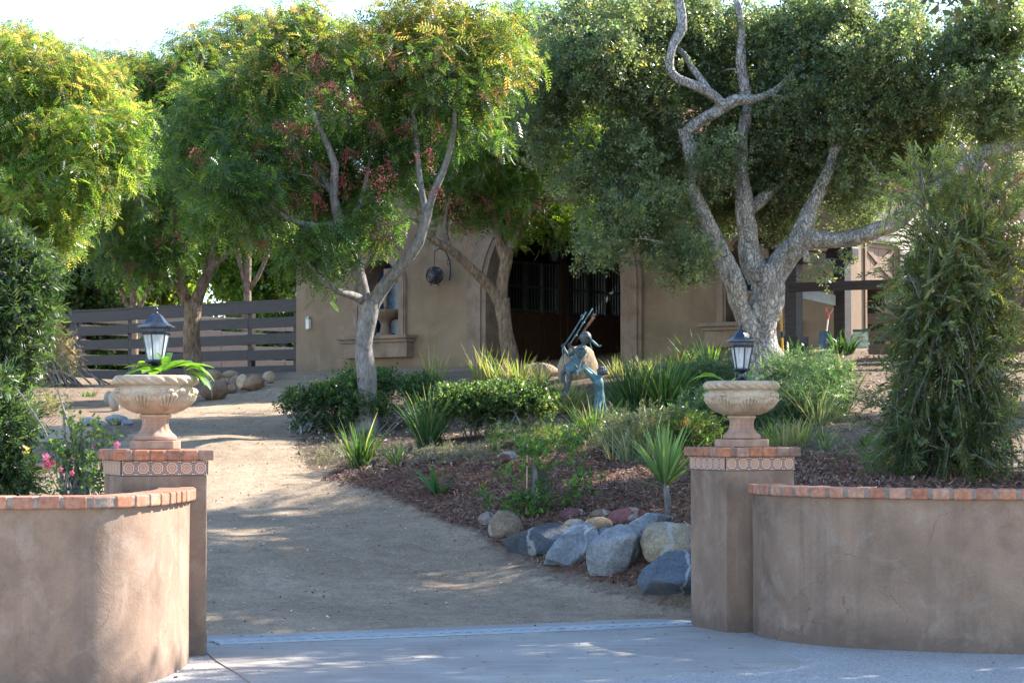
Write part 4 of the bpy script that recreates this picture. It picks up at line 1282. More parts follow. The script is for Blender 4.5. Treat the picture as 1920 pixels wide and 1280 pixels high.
def place_leaves(pos, dirs, size, tmpl, r, roll=0.6):
    x = nrm(dirs); up = nrm(np.array([0, 0, 1.0]) + r.normal(size=x.shape) * roll)
    y = nrm(np.cross(up, x)); z = np.cross(x, y)
    Mx = np.stack([x, y, z], 1) * size[:, None, None]       # rows are axes
    return (tmpl[None] @ Mx) + pos[:, None, :]
def palette(cols, wts, n, r, var=.18):
    cols = np.array(cols); wts = np.array(wts, float); wts /= wts.sum()
    c = cols[r.choice(len(cols), n, p=wts)]
    return np.clip(c * (1 + r.normal(size=(n, 1)) * var) * (1 + r.normal(size=(n, 3)) * .06), 0.003, 0.9)
def blobs_world(bl):
    out = []
    for (px, py, D, rx, ry, rd) in bl:
        c = np.array(P(px, py, D)); s = D / F
        out.append((c, np.array([rx * s, rd, ry * s])))
    return out
def bough_points(bl, n, r, inner=.5, seed=0, gap=-0.9, margin=0.0):
    W = [(c, np.maximum(R - margin * .6, R * .4)) for c, R in blobs_world(bl)]; vol = np.array([(b[1].prod()) ** (.6) for b in W]); vol /= vol.sum()
    out = []; tries = 0
    while len(out) < n and tries < n * 30:
        tries += 1
        k = tries % len(W) if len(out) < min(4 * len(W), n // 2) else r.choice(len(W), p=vol); d = nrm(r.normal(size=3)); t = inner + (1 - inner) * r.random() ** .6
        t *= 1 + .34 * snoise((d * 2.1 + k)[None], 1.5, seed + 3)[0]
        p = W[k][0] + d * W[k][1] * t
        if snoise(p[None], 3.6, seed)[0] < gap: continue
        out.append((p, d))
    return np.array([o[0] for o in out]), np.array([o[1] for o in out])
def crown(bp, bd, r, nshoot=12, bough=(.5, .38), shoot_len=.4, nleaf=8, leaf=.2, tmpl=T_PIN, up=.35, droop=.35, outw=.6, wr=.5):
    """shoots round each bough, leaves along each shoot; returns leaf pos, dir, size, owner"""
    n = len(bp) * nshoot
    own = np.repeat(np.arange(len(bp)), nshoot)
    off = nrm(r.normal(size=(n, 3))) * (r.random((n, 1)) ** .45) * np.array([bough[0], bough[0], bough[1]])
    sp_ = bp[own] + off
    ax = nrm(bd[own] * outw + nrm(off + 1e-6) * .6 + np.array([0, 0, up]) + r.normal(size=(n, 3)) * wr)
    L = shoot_len * r.uniform(.5, 1.3, n)
    m = n * nleaf; io = np.repeat(np.arange(n), nleaf)
    t = np.tile((np.arange(nleaf) + .5) / nleaf, n) + r.normal(size=m) * .04
    a = np.tile(np.arange(nleaf) * 2.4, n) + np.repeat(r.random(n) * 6.28, nleaf)
    A = ax[io]; ref = nrm(np.cross(A, np.array([0.31, .2, .93]))); bi = np.cross(A, ref)
    radial = ref * np.cos(a)[:, None] + bi * np.sin(a)[:, None]
    pos = sp_[io] + A * (L[io] * t)[:, None]
    pos[:, 2] -= .12 * (t ** 2) * L[io]
    d = nrm(A * .45 + radial * .9 + np.array([0, 0, -droop]) + r.normal(size=(m, 3)) * .2)
    size = leaf * r.uniform(.65, 1.25, m) * (1.1 - .35 * t)
    return sp_, ax, L, pos, d, size, own[io]
def twigs(mb, skel, bp, r, r0=.028, sub=None):
    """boughs grow from the nearest limb or from a bough already reached, like real branching"""
    sk = np.array([list(p) for p, _ in skel]); rs = np.array([q for _, q in skel])
    pts = list(sk); rad_ = list(np.minimum(rs, .05))
    d0 = np.array([np.min(np.linalg.norm(sk - p, axis=1)) for p in bp])
    for i in np.argsort(d0):
        p = bp[i]; S = np.array(pts)
        dist = np.linalg.norm(S - p, axis=1) + np.where(S[:, 2] > p[2] + .1, .4, 0) + r.random(len(S)) * .22
        k_ = int(np.argmin(dist)); a = Vector(S[k_]); b = Vector(p)
        L = (b - a).length
        ra = min(rad_[k_] * .7, .008 + .016 * L)
        pts.append(np.array(p)); rad_.append(max(ra * .5, .006))
        if L < .08 or L > 2.2: continue
        mid = [a.lerp(b, k) + Vector((r.normal() * .1 * L, r.normal() * .1 * L, .1 * L * math.sin(PI * k) + r.normal() * .06 * L)) for k in (.3, .65)]
        mb.tube([a] + mid + [b], [ra, ra * .8, ra * .6, ra * .45], 5, cap=False)
        if sub is not None:
            for q in sub[i]:
                q = Vector(q); mb.tube([b, b.lerp(q, .5) + Vector((0, 0, .03)), q], [ra * .35, ra * .25, .003], 3, cap=False)
def limb(mb, pts, rough=.25, n=12, seed=0, step=0.16, skel=None, wig=.25, thin=.86):
    """pts: (px, py, D, width px). smooth tapered limb"""
    P3 = [P(p[0], p[1], p[2]) for p in pts]; R = [p[3] * p[2] / F / 2 * thin for p in pts]
    out, rs = [], []
    for i in range(len(P3) - 1):
        p0, p1, p2, p3 = P3[max(i - 1, 0)], P3[i], P3[i + 1], P3[min(i + 2, len(P3) - 1)]
        k_ = max(2, int((p2 - p1).length / step))
        for k in range(k_):
            t = k / k_
            q = 0.5 * ((2 * p1) + (p2 - p0) * t + (2 * p0 - 5 * p1 + 4 * p2 - p3) * t * t + (3 * p1 - p0 - 3 * p2 + p3) * t ** 3)
            rr = R[i] + (R[i + 1] - R[i]) * t
            w = Vector((noise.noise(q * 1.7 + Vector((seed, 0, 0))), noise.noise(q * 1.7 + Vector((0, seed, 9))), 0)) * rr * wig
            out.append(q + w); rs.append(rr)
    out.append(P3[-1]); rs.append(R[-1])
    mb.tube(out, rs, n, rough=rough, seed=seed)
    if skel is not None: skel += list(zip(out, rs))
def prune(pos, skel, r, rmin=.07, keep=.42, fac=.8):
    """thin the leaves hanging close in front of the main limbs"""
    sk = np.array([[*p, q] for p, q in skel if q > rmin])
    if len(sk) == 0: return np.ones(len(pos), bool)
    a = np.array([PIX(*s[:3]) for s in sk]); rp = sk[:, 3] / sk[:, 1] * F * fac + 3
    dd_ = pos[:, 1] * math.cos(TH) + (pos[:, 2] - CAMZ) * math.sin(TH)
    px = 960 + F * pos[:, 0] / dd_; py = 640 - F * ((pos[:, 2] - CAMZ) * math.cos(TH) - pos[:, 1] * math.sin(TH)) / dd_
    k = np.ones(len(pos), bool)
    for i in range(len(sk)):
        k &= ~((np.abs(px - a[i, 0]) < rp[i]) & (np.abs(py - a[i, 1]) < rp[i]) & (pos[:, 1] < sk[i, 1] + .05))
    return k | (r.random(len(pos)) < keep)
def tree(name, base, label, limbs, blobs, nb, pal, leafmat='leaf', bark='bark_brown', tmpl=T_PIN, seed=1, group=None, cat='tree', inner=.45, gap=-.9, bough=(.5, .38), nshoot=12, nleaf=8, leaf=.2, shoot_len=.4, up=.35, droop=.35, topcol=None, extra_b=None, rough=.22, wig=.25, sub=True, roll=.6, var=.18, n=12, step=.16, outw=.6, knots=()):
    r = np.random.default_rng(seed)
    org = Vector(base)
    t = thing(name, org, label, cat, group)
    skel = []; tb = MB()
    for i, L in enumerate(limbs): limb(tb, L, rough, n, seed + i, step, skel, wig)
    trunk = tb.build('trunk', M[bark], t, org, smooth=True)
    bp, bd = bough_points(blobs, nb, r, inner, seed, gap, bough[0] + .4 * shoot_len + .3 * leaf)
    sp_, ax, L, pos, d, size, own = crown(bp, bd, r, nshoot, bough, shoot_len, nleaf, leaf, tmpl, up, droop, outw)
    kp = prune(pos, skel, r); pos, d, size, own = pos[kp], d[kp], size[kp], own[kp]
    mb = MB()
    subs = None
    if sub:
        S = sp_.reshape(len(bp), nshoot, 3); subs = [S[i][: max(3, nshoot // 3)] for i in range(len(bp))]
    twigs(mb, skel, bp, r, sub=subs)
    if mb.v: mb.build('branches', M[bark], t, org, smooth=True)
    V = place_leaves(pos, d, size, tmpl, r, roll)
    k = tmpl.shape[0]
    bt = r.normal(size=(len(bp), 1)) * .13
    c = palette(*pal, len(pos), r, var) * (1 + bt[own])
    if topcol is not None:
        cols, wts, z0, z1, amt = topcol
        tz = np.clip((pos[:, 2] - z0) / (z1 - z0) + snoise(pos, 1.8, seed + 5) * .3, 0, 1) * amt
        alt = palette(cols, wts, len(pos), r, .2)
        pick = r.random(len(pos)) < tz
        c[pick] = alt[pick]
    Vf = V.reshape(-1, 3); Cf = np.repeat(np.clip(c, .003, .9), k, axis=0)
    quads('crown', Vf, Cf, M[leafmat], t, tuple(org))
    return t, bp, bd, skel
def berries(t, pts, r, seed=1):
    """hanging panicles of small red fruit"""
    org = t.location
    mb = MB(); rr = random.Random(seed)
    for p in pts:
        p = Vector(p)
        for k in range(rr.randint(6, 13)):
            e = p + Vector((rr.gauss(0, .1), rr.gauss(0, .1), rr.gauss(-.04, .09)))
            for j in range(7):
                q = e + Vector((rr.gauss(0, .03), rr.gauss(0, .03), rr.gauss(0, .035)))
                s = rr.uniform(.006, .011); c_ = rr.choice([(0.3, 0.07, 0.08), (0.4, 0.13, 0.12), (0.45, 0.2, 0.16), (0.24, 0.05, 0.06)])
                mb.add([q + Vector((s, 0, 0)), q + Vector((-s * .5, s, 0)), q + Vector((-s * .5, -s, 0)), q + Vector((0, 0, s)), q - Vector((0, 0, s))], [(0, 1, 3), (1, 2, 3), (2, 0, 3), (1, 0, 4), (2, 1, 4), (0, 2, 4)], c_)
            mb.tube([p + Vector((0, 0, .1)), e], [.004, .002], 3, col=(0.3, 0.06, 0.06), cap=False)
    mb.build('berry_clusters', M['petal'], t, org)

G1 = [(0.05, 0.12, 0.03), (0.075, 0.155, 0.04), (0.04, 0.095, 0.03), (0.11, 0.18, 0.04), (0.035, 0.08, 0.028)]
PAL_A = (G1, [3, 3, 3, 1.5, 2])
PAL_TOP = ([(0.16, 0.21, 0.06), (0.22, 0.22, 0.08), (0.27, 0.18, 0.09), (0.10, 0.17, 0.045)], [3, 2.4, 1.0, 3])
PAL_Y = ([(0.12, 0.22, 0.05), (0.18, 0.26, 0.06), (0.23, 0.27, 0.09), (0.07, 0.16, 0.04), (0.27, 0.23, 0.1)], [3, 2.4, 1.2, 3, .3])
PAL_OAK = ([(0.11, 0.16, 0.085), (0.14, 0.2, 0.105), (0.08, 0.12, 0.068), (0.2, 0.24, 0.14), (0.3, 0.3, 0.11)], [3, 3, 2, 1.8, .35])

# ---- A: pistache on the bed, in front of the barn
gA = ground(692, 806)
DA = gA.y
LA = [[(693, 812, DA, 62), (690, 780, DA, 50), (687, 740, DA, 43), (688, 700, DA, 40), (681, 650, DA, 37), (687, 610, DA, 40), (692, 578, DA, 42), (693, 560, DA, 40)],
      [(692, 585, DA, 34), (680, 545, DA, 31), (662, 490, DA - .1, 27), (640, 430, DA - .2, 24), (625, 370, DA - .3, 21), (628, 310, DA - .3, 17), (605, 250, DA - .4, 12), (575, 190, DA - .5, 8)],
      [(693, 585, DA, 34), (718, 540, DA, 29), (755, 495, DA - .1, 26), (785, 455, DA - .2, 24), (800, 410, DA - .2, 20), (812, 365, DA - .3, 17), (838, 300, DA - .3, 14), (852, 240, DA - .4, 10), (850, 170, DA - .4, 6)],
      [(800, 412, DA - .2, 16), (789, 350, DA - .1, 14), (783, 290, DA, 12), (778, 230, DA + .2, 9), (760, 160, DA + .4, 6)],
      [(682, 565, DA, 22), (655, 552, DA - .3, 17), (630, 545, DA - .6, 13), (600, 520, DA - .8, 9), (575, 490, DA - .9, 6)],
      [(634, 415, DA - .2, 15), (605, 424, DA - .5, 13), (570, 420, DA - .8, 12), (535, 408, DA - 1, 10), (500, 380, DA - 1.1, 8), (465, 375, DA - 1.2, 7), (430, 350, DA - 1.3, 5)],
      [(625, 365, DA - .3, 14), (590, 310, DA + .3, 12), (540, 250, DA + .6, 9), (490, 210, DA + .8, 6)],
      [(655, 430, DA, 12), (675, 380, DA + .2, 10), (690, 320, DA + .3, 8), (700, 240, DA + .3, 5)]]
BA_ = [(640, 160, DA + .4, 230, 140, 1.7), (440, 250, DA + .4, 150, 150, 1.5), (840, 170, DA + .4, 160, 150, 1.6), (490, 320, DA - .1, 130, 95, 1.1), (650, 310, DA + 1.0, 140, 90, 1.0), (750, 290, DA + .9, 100, 100, 1.0), (900, 110, DA + .6, 120, 110, 1.2),
       (700, 80, DA + .3, 280, 85, 1.3), (600, 480, DA - .5, 60, 65, .5), (575, 440, DA + .2, 60, 60, .5), (640, 350, DA + 1.2, 90, 70, .7), (560, 380, DA + .9, 80, 60, .7), (722, 410, DA - .3, 45, 62, .4), (430, 390, DA - .2, 90, 75, .7), (650, 400, DA + 1.0, 60, 50, .5), (425, 350, DA - 1.2, 75, 60, .6), (480, 385, DA - 1.2, 50, 40, .4), (575, 485, DA - .9, 50, 45, .45), (480, 150, DA + .6, 110, 90, 1.0), (390, 190, DA + .8, 60, 60, .7), (560, 60, DA + .5, 60, 60, .6), (800, 30, DA + .5, 110, 60, .8), (930, 60, DA + .8, 60, 60, .6), (350, 300, DA + .2, 60, 60, .5)]
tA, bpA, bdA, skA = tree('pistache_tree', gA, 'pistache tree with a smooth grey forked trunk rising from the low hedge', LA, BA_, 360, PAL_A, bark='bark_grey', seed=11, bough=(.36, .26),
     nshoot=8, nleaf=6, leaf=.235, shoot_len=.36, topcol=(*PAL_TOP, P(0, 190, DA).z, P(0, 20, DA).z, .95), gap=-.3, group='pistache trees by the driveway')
rB = np.random.default_rng(5)
bpx = [(520, 135), (592, 115), (690, 330), (545, 240), (660, 190), (735, 110), (600, 175), (575, 250), (535, 255), (510, 335), (545, 375), (590, 375), (515, 385), (450, 320), (415, 325), (460, 440), (490, 465), (730, 320), (700, 240), (805, 295), (820, 365), (620, 165), (590, 320), (715, 345), (650, 290), (760, 250), (560, 300), (480, 280), (640, 345), (930, 185), (820, 240), (365, 290)]
berries(tA, [P(x, y, DA - 1.2 + rB.uniform(-.5, .5)) for x, y in bpx] + [P(715, 425, DA - .6), P(722, 455, DA - .6)], rB, 3)
# pruning scar
kn = MB(); kc = P(650, 508, DA - .12); kn.tube(ringpts((0, 0, 0), 0.045, (0.3, -1, .1), 12), .012, 6, cap=False)
# ---- B: pistache in front of the arch
gB = ground(957, 694); DB = gB.y
LB = [[(960, 702, DB, 44), (956, 670, DB, 36), (949, 630, DB, 33), (944, 590, DB, 34), (941, 560, DB, 36)],
      [(941, 570, DB, 30), (925, 545, DB, 24), (900, 520, DB - .1, 22), (870, 490, DB - .2, 20), (845, 468, DB - .3, 19), (822, 455, DB - .4, 16), (800, 440, DB - .5, 12), (780, 410, DB - .6, 8)],
      [(842, 466, DB - .3, 16), (835, 440, DB - .2, 13), (838, 400, DB, 9), (850, 350, DB, 6)],
      [(941, 572, DB, 32), (941, 530, DB, 28), (948, 495, DB, 28), (952, 465, DB, 28)],
      [(948, 485, DB, 24), (938, 460, DB, 20), (932, 430, DB, 16), (925, 390, DB, 12), (915, 340, DB, 8)],
      [(951, 472, DB, 24), (968, 445, DB, 20), (985, 412, DB, 17), (1010, 375, DB - .2, 14), (1030, 345, DB - .3, 12), (1060, 310, DB - .4, 9), (1090, 280, DB - .5, 6)],
      [(1012, 372, DB - .2, 12), (1050, 375, DB - .4, 10), (1090, 370, DB - .6, 8), (1120, 350, DB - .7, 5)]]
BB_ = [(960, 300, DB + .5, 200, 120, 1.8), (860, 385, DB + .1, 95, 68, 1.0), (1070, 365, DB, 120, 85, 1.2), (1050, 240, DB + .3, 140, 100, 1.5), (950, 200, DB + .6, 170, 110, 1.4), (965, 405, DB, 90, 55, .8), (1090, 410, DB - .2, 60, 52, .6), (1000, 110, DB + .8, 120, 110, 1.2), (780, 330, DB + .6, 80, 70, .8), (1130, 330, DB + .5, 80, 70, .8)]
tB, bpB, bdB, skB = tree('pistache_tree', gB, 'pistache tree with a rough brown leaning trunk standing in front of the barn doorway', LB, BB_, 250, ([(0.07, 0.15, 0.022), (0.1, 0.18, 0.028), (0.05, 0.11, 0.022), (0.15, 0.19, 0.035)], [3, 3, 2, 1]), seed=21, bough=(.36, .26),
     nshoot=8, nleaf=6, leaf=.245, shoot_len=.36, gap=-.3, group='pistache trees by the driveway', bark='bark_brown')
berries(tB, [P(x, y, DB - 1.3) for x, y in ((865, 385), (850, 425), (955, 405), (740, 440), (1010, 395), (905, 380), (880, 440), (1000, 300), (930, 290), (780, 400))], rB, 5)
# ---- C: pistache at the fence
gC = ground(360, 708); DC = gC.y + 1.0; gC = gat(360, DC)
LC = [[(362, 712, DC, 44), (360, 680, DC, 38), (358, 640, DC, 36), (360, 600, DC, 36), (362, 570, DC, 38)],
      [(355, 575, DC, 24), (340, 545, DC, 20), (322, 528, DC, 17), (300, 520, DC - .2, 15), (275, 515, DC - .4, 12), (245, 500, DC - .6, 8), (210, 480, DC - .8, 5)],
      [(352, 560, DC, 18), (338, 520, DC - .2, 14), (332, 470, DC - .3, 12), (328, 400, DC - .3, 9), (325, 330, DC, 6)],
      [(364, 575, DC, 30), (380, 535, DC, 25), (392, 505, DC, 22), (398, 470, DC, 18), (402, 420, DC, 14), (398, 350, DC, 9), (380, 280, DC, 6)],
      [(392, 508, DC, 18), (415, 485, DC + .2, 15), (438, 465, DC + .3, 12), (465, 430, DC + .5, 8), (500, 400, DC + .7, 5)]]
BC_ = [(330, 250, DC, 170, 130, 2.4), (240, 400, DC - .4, 120, 80, 1.9), (400, 350, DC + .3, 120, 90, 1.8), (260, 480, DC - .6, 85, 32, 1.0), (420, 440, DC, 70, 40, 1.0), (300, 160, DC, 120, 60, 1.6), (330, 480, DC - .7, 60, 35, .8), (230, 190, DC + .3, 90, 80, 1.2), (390, 130, DC + .3, 110, 80, 1.3), (180, 350, DC, 80, 80, 1.0), (500, 420, DC + .5, 60, 50, .7), (230, 165, DC + .8, 100, 95, 1.2), (330, 120, DC + .8, 110, 85, 1.2), (200, 300, DC + .8, 80, 80, 1.0), (450, 60, DC + 1.2, 90, 50, .9)]
tC, bpC, bdC, skC = tree('pistache_tree', gC, 'pistache tree with a brown trunk before the dark board fence, behind the left lantern', LC, BC_, 330, PAL_A, seed=31, bough=(.4, .3),
     nshoot=8, nleaf=6, leaf=.26, shoot_len=.4, tmpl=T_PIN, topcol=(*PAL_TOP, P(0, 260, DC).z, P(0, 90, DC).z, .6), gap=-.4, group='pistache trees by the driveway')
berries(tC, [P(x, y, DC - 1.6) for x, y in ((265, 370), (150, 465), (255, 380), (300, 455), (240, 500), (330, 440), (290, 400), (350, 410))], rB, 6)
# ---- E: yellow green tree, upper left
DE = 36.0; gE = gat(-75, DE)
LE = [[(-75, 740, DE, 50), (-70, 600, DE, 44), (-40, 500, DE, 36), (0, 420, DE, 28), (40, 330, DE, 20), (80, 220, DE, 12), (90, 130, DE, 7)],
      [(-30, 480, DE, 20), (60, 420, DE - .3, 15), (130, 370, DE - .4, 11), (190, 320, DE - .4, 6)]]
BE_ = [(60, 220, DE, 180, 165, 2.0), (160, 300, DE - .5, 125, 110, 1.5), (30, 380, DE - .3, 150, 90, 1.8), (-60, 250, DE, 120, 170, 2.0), (110, 150, DE, 80, 80, 1.2), (200, 290, DE - .6, 60, 70, .9), (120, 400, DE - .2, 60, 50, .8), (40, 100, DE, 70, 50, .8), (150, 150, DE + .2, 70, 60, .8), (230, 240, DE - .4, 50, 40, .5), (-20, 120, DE, 60, 60, .8), (70, 450, DE, 110, 40, .8), (180, 200, DE + .3, 60, 60, .7), (0, 90, DE + .5, 80, 60, .8), (110, 130, DE + .4, 90, 65, .9)]
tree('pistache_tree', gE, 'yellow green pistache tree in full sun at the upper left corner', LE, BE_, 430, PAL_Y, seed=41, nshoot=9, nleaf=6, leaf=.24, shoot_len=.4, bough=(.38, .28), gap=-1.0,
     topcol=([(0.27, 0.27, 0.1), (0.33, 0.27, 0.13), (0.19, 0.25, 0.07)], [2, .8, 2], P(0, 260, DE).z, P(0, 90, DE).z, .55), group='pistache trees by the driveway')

# ---- D: cork oak
gD = ground(1435, 704); DD = gD.y
LD = [[(1433, 716, DD, 100), (1433, 690, DD, 86), (1434, 640, DD, 76), (1434, 590, DD, 72), (1432, 540, DD, 72), (1428, 505, DD, 62)],
      [(1420, 640, DD - .1, 44), (1400, 600, DD - .15, 42), (1385, 570, DD - .2, 42), (1372, 530, DD - .3, 44), (1352, 475, DD - .3, 40), (1325, 420, DD - .4, 34), (1306, 370, DD - .4, 30), (1302, 320, DD - .5, 27), (1294, 275, DD - .5, 27), (1284, 240, DD - .5, 26)],
      [(1286, 250, DD - .5, 24), (1310, 228, DD - .5, 25), (1345, 208, DD - .4, 25), (1380, 188, DD - .3, 21), (1420, 186, DD - .2, 17), (1460, 165, DD, 13), (1500, 120, DD, 9)],
      [(1360, 202, DD - .4, 20), (1338, 180, DD - .5, 22), (1310, 165, DD - .6, 22), (1272, 150, DD - .7, 22), (1253, 128, DD - .7, 20), (1258, 95, DD - .7, 20), (1278, 55, DD - .6, 21), (1274, 10, DD - .5, 19), (1262, -60, DD - .5, 14)],
      [(1330, 172, DD - .5, 15), (1300, 130, DD - .2, 15), (1280, 100, DD, 14), (1240, 80, DD + .4, 10), (1200, 60, DD + .8, 6)],
      [(1426, 525, DD, 58), (1412, 480, DD, 46), (1402, 430, DD, 42), (1396, 380, DD, 40), (1388, 330, DD + .1, 34), (1392, 280, DD + .2, 28), (1400, 200, DD + .3, 22), (1388, 110, DD + .3, 22), (1392, 60, DD + .3, 16), (1380, 0, DD + .3, 12)],
      [(1400, 400, DD + .1, 26), (1430, 372, DD + .3, 22), (1470, 340, DD + .6, 17), (1510, 280, DD + .9, 12)],
      [(1435, 545, DD, 60), (1462, 505, DD, 54), (1488, 470, DD - .1, 50), (1510, 440, DD - .1, 48)],
      [(1502, 452, DD - .1, 42), (1520, 405, DD, 34), (1535, 365, DD, 30), (1552, 325, DD, 26), (1562, 280, DD + .1, 20), (1580, 220, DD + .3, 15), (1600, 150, DD + .5, 9)],
      [(1500, 448, DD - .1, 42), (1540, 447, DD - .2, 38), (1590, 447, DD - .3, 35), (1635, 434, DD - .4, 34), (1680, 415, DD - .5, 33), (1720, 380, DD - .6, 32), (1755, 350, DD - .7, 30), (1800, 315, DD - .8, 27), (1850, 285, DD - .9, 26), (1900, 275, DD - 1, 22), (1980, 250, DD - 1, 17)],
      [(1560, 290, DD + .1, 17), (1620, 220, DD, 20), (1660, 120, DD - .2, 22), (1690, 50, DD - .3, 22), (1712, 0, DD - .4, 18), (1740, -60, DD - .4, 12)],
      [(1850, 288, DD - .9, 16), (1880, 310, DD - .8, 13), (1940, 300, DD - .7, 9)],
      [(1320, 480, DD - .2, 18), (1290, 470, DD - .6, 13), (1260, 465, DD - .9, 9), (1220, 450, DD - 1.2, 5)]]
LD[-1] = [(1350, 475, DD - .2, 18), (1310, 466, DD - .6, 13), (1270, 462, DD - .9, 9), (1220, 450, DD - 1.2, 5)]
BD_ = [(1110, 120, DD - .1, 160, 150, 1.6), (1130, 290, DD - .5, 130, 120, 1.1), (1210, 410, DD - .9, 125, 90, .9), (1300, 60, DD + 1.0, 160, 110, 1.6), (1460, 90, DD + 1.0, 160, 130, 1.6),
       (1370, 300, DD + 1.0, 80, 90, .8), (1470, 290, DD + .9, 90, 120, 1.0), (1620, 110, DD, 150, 120, 1.7), (1610, 280, DD + .9, 100, 110, 1.1), (1760, 150, DD - .2, 140, 120, 1.6), (1880, 200, DD - .4, 100, 110, 1.5),
       (1700, 260, DD - .2, 90, 70, 1.1), (1540, 480, DD - .5, 24, 26, .25), (1130, 470, DD - 1.4, 42, 45, .4), (1290, 480, DD - 1.2, 60, 32, .5), (1345, 360, DD + .9, 60, 80, .6), (1450, 320, DD + .9, 55, 80, .6), (1230, 250, DD + .4, 70, 100, .8), (1345, 300, DD - .6, 45, 40, .4), (1850, 60, DD - .2, 120, 90, 1.4)]
tD, bpD, bdD, skD = tree('cork_oak', gD, 'large cork oak with pale deeply furrowed trunks and twisting limbs, behind the right lantern', LD, BD_ + [(1500, 210, DD + .5, 110, 90, 1.2), (1590, 330, DD + .3, 90, 60, .9), (1440, 380, DD + .9, 50, 60, .6), (1760, 280, DD + .3, 110, 70, 1.0), (1050, 60, DD + .3, 110, 90, 1.1), (1020, 200, DD, 70, 100, .7), (1300, 180, DD + 1.3, 90, 90, .8), (1400, 230, DD + 1.5, 110, 110, .9), (1530, 120, DD + .6, 110, 90, 1.0), (1480, 400, DD + 1.3, 70, 50, .7), (1450, 200, DD + 1.7, 90, 60, .7), (1520, 300, DD + 1.6, 80, 60, .7), (1420, 290, DD + 1.7, 60, 60, .6), (1400, 130, DD - .6, 60, 50, .5), (1600, 390, DD + 1.2, 60, 40, .5), (1350, 400, DD + 1.5, 60, 60, .6), (1250, 330, DD + 1.0, 80, 90, .8), (1640, 330, DD + .6, 70, 80, .8), (1690, 180, DD - .4, 110, 90, .9), (1800, 60, DD, 120, 90, 1.0), (1560, 30, DD, 110, 70, 1.0), (1900, 330, DD - .8, 70, 60, .6), (1600, 210, DD - .5, 70, 60, .6), (1180, 60, DD + .4, 110, 90, 1.0), (1200, 170, DD - .2, 90, 80, .7), (1440, 260, DD + .8, 90, 80, .9), (1520, 250, DD + .9, 90, 90, .9), (1650, 60, DD + .3, 110, 80, 1.1)], 1050, PAL_OAK, leafmat='oakleaf', bark='bark_cork', tmpl=T_OAK, seed=51, inner=.3,
     nshoot=13, nleaf=4, leaf=.18, shoot_len=.28, bough=(.36, .3), up=.05, droop=.25, gap=-.3, rough=.42, n=20, step=.08, wig=.5, roll=2.0, var=.22, outw=.4)

# ---- F: weeping bottlebrush behind the right wall (near)
def weeping(px0, px1, base, top_px, label, seed, n_str, Dc, name='weeping_shrub', pal=None):
    r = np.random.default_rng(seed)
    pass
DFp = 20.6
gF = gat(1778, DFp)
r = np.random.default_rng(61)
tF = thing('bottlebrush', gF, 'weeping bottlebrush shrub with hanging curtains of narrow leaves behind the right wall', 'shrub')
sk = []; tb = MB()
LF = [[(1775, 935, DFp, 22), (1778, 860, DFp, 19), (1785, 760, DFp, 17), (1790, 640, DFp, 15), (1790, 540, DFp, 13), (1775, 450, DFp, 11), (1745, 380, DFp, 9), (1715, 310, DFp - .1, 6), (1705, 270, DFp - .1, 4)],
      [(1785, 560, DFp, 11), (1800, 470, DFp, 10), (1810, 400, DFp, 8), (1830, 330, DFp + .1, 6), (1800, 270, DFp + .1, 4)],
      [(1790, 480, DFp, 8), (1840, 400, DFp, 7), (1890, 350, DFp, 5), (1930, 330, DFp, 3)],
      [(1760, 410, DFp, 6), (1715, 380, DFp, 5), (1670, 350, DFp, 4), (1645, 340, DFp, 3)],
      [(1788, 600, DFp, 8), (1740, 540, DFp - .2, 7), (1690, 520, DFp - .3, 5)],
      [(1770, 930, DFp, 14), (1740, 830, DFp - .1, 11), (1735, 720, DFp - .2, 9), (1755, 620, DFp - .3, 7)]]
for i, L in enumerate(LF): limb(tb, L, .1, 8, 60 + i, .12, sk, .3)
tb.build('trunk', M['bark_grey'], tF, gF, smooth=True)
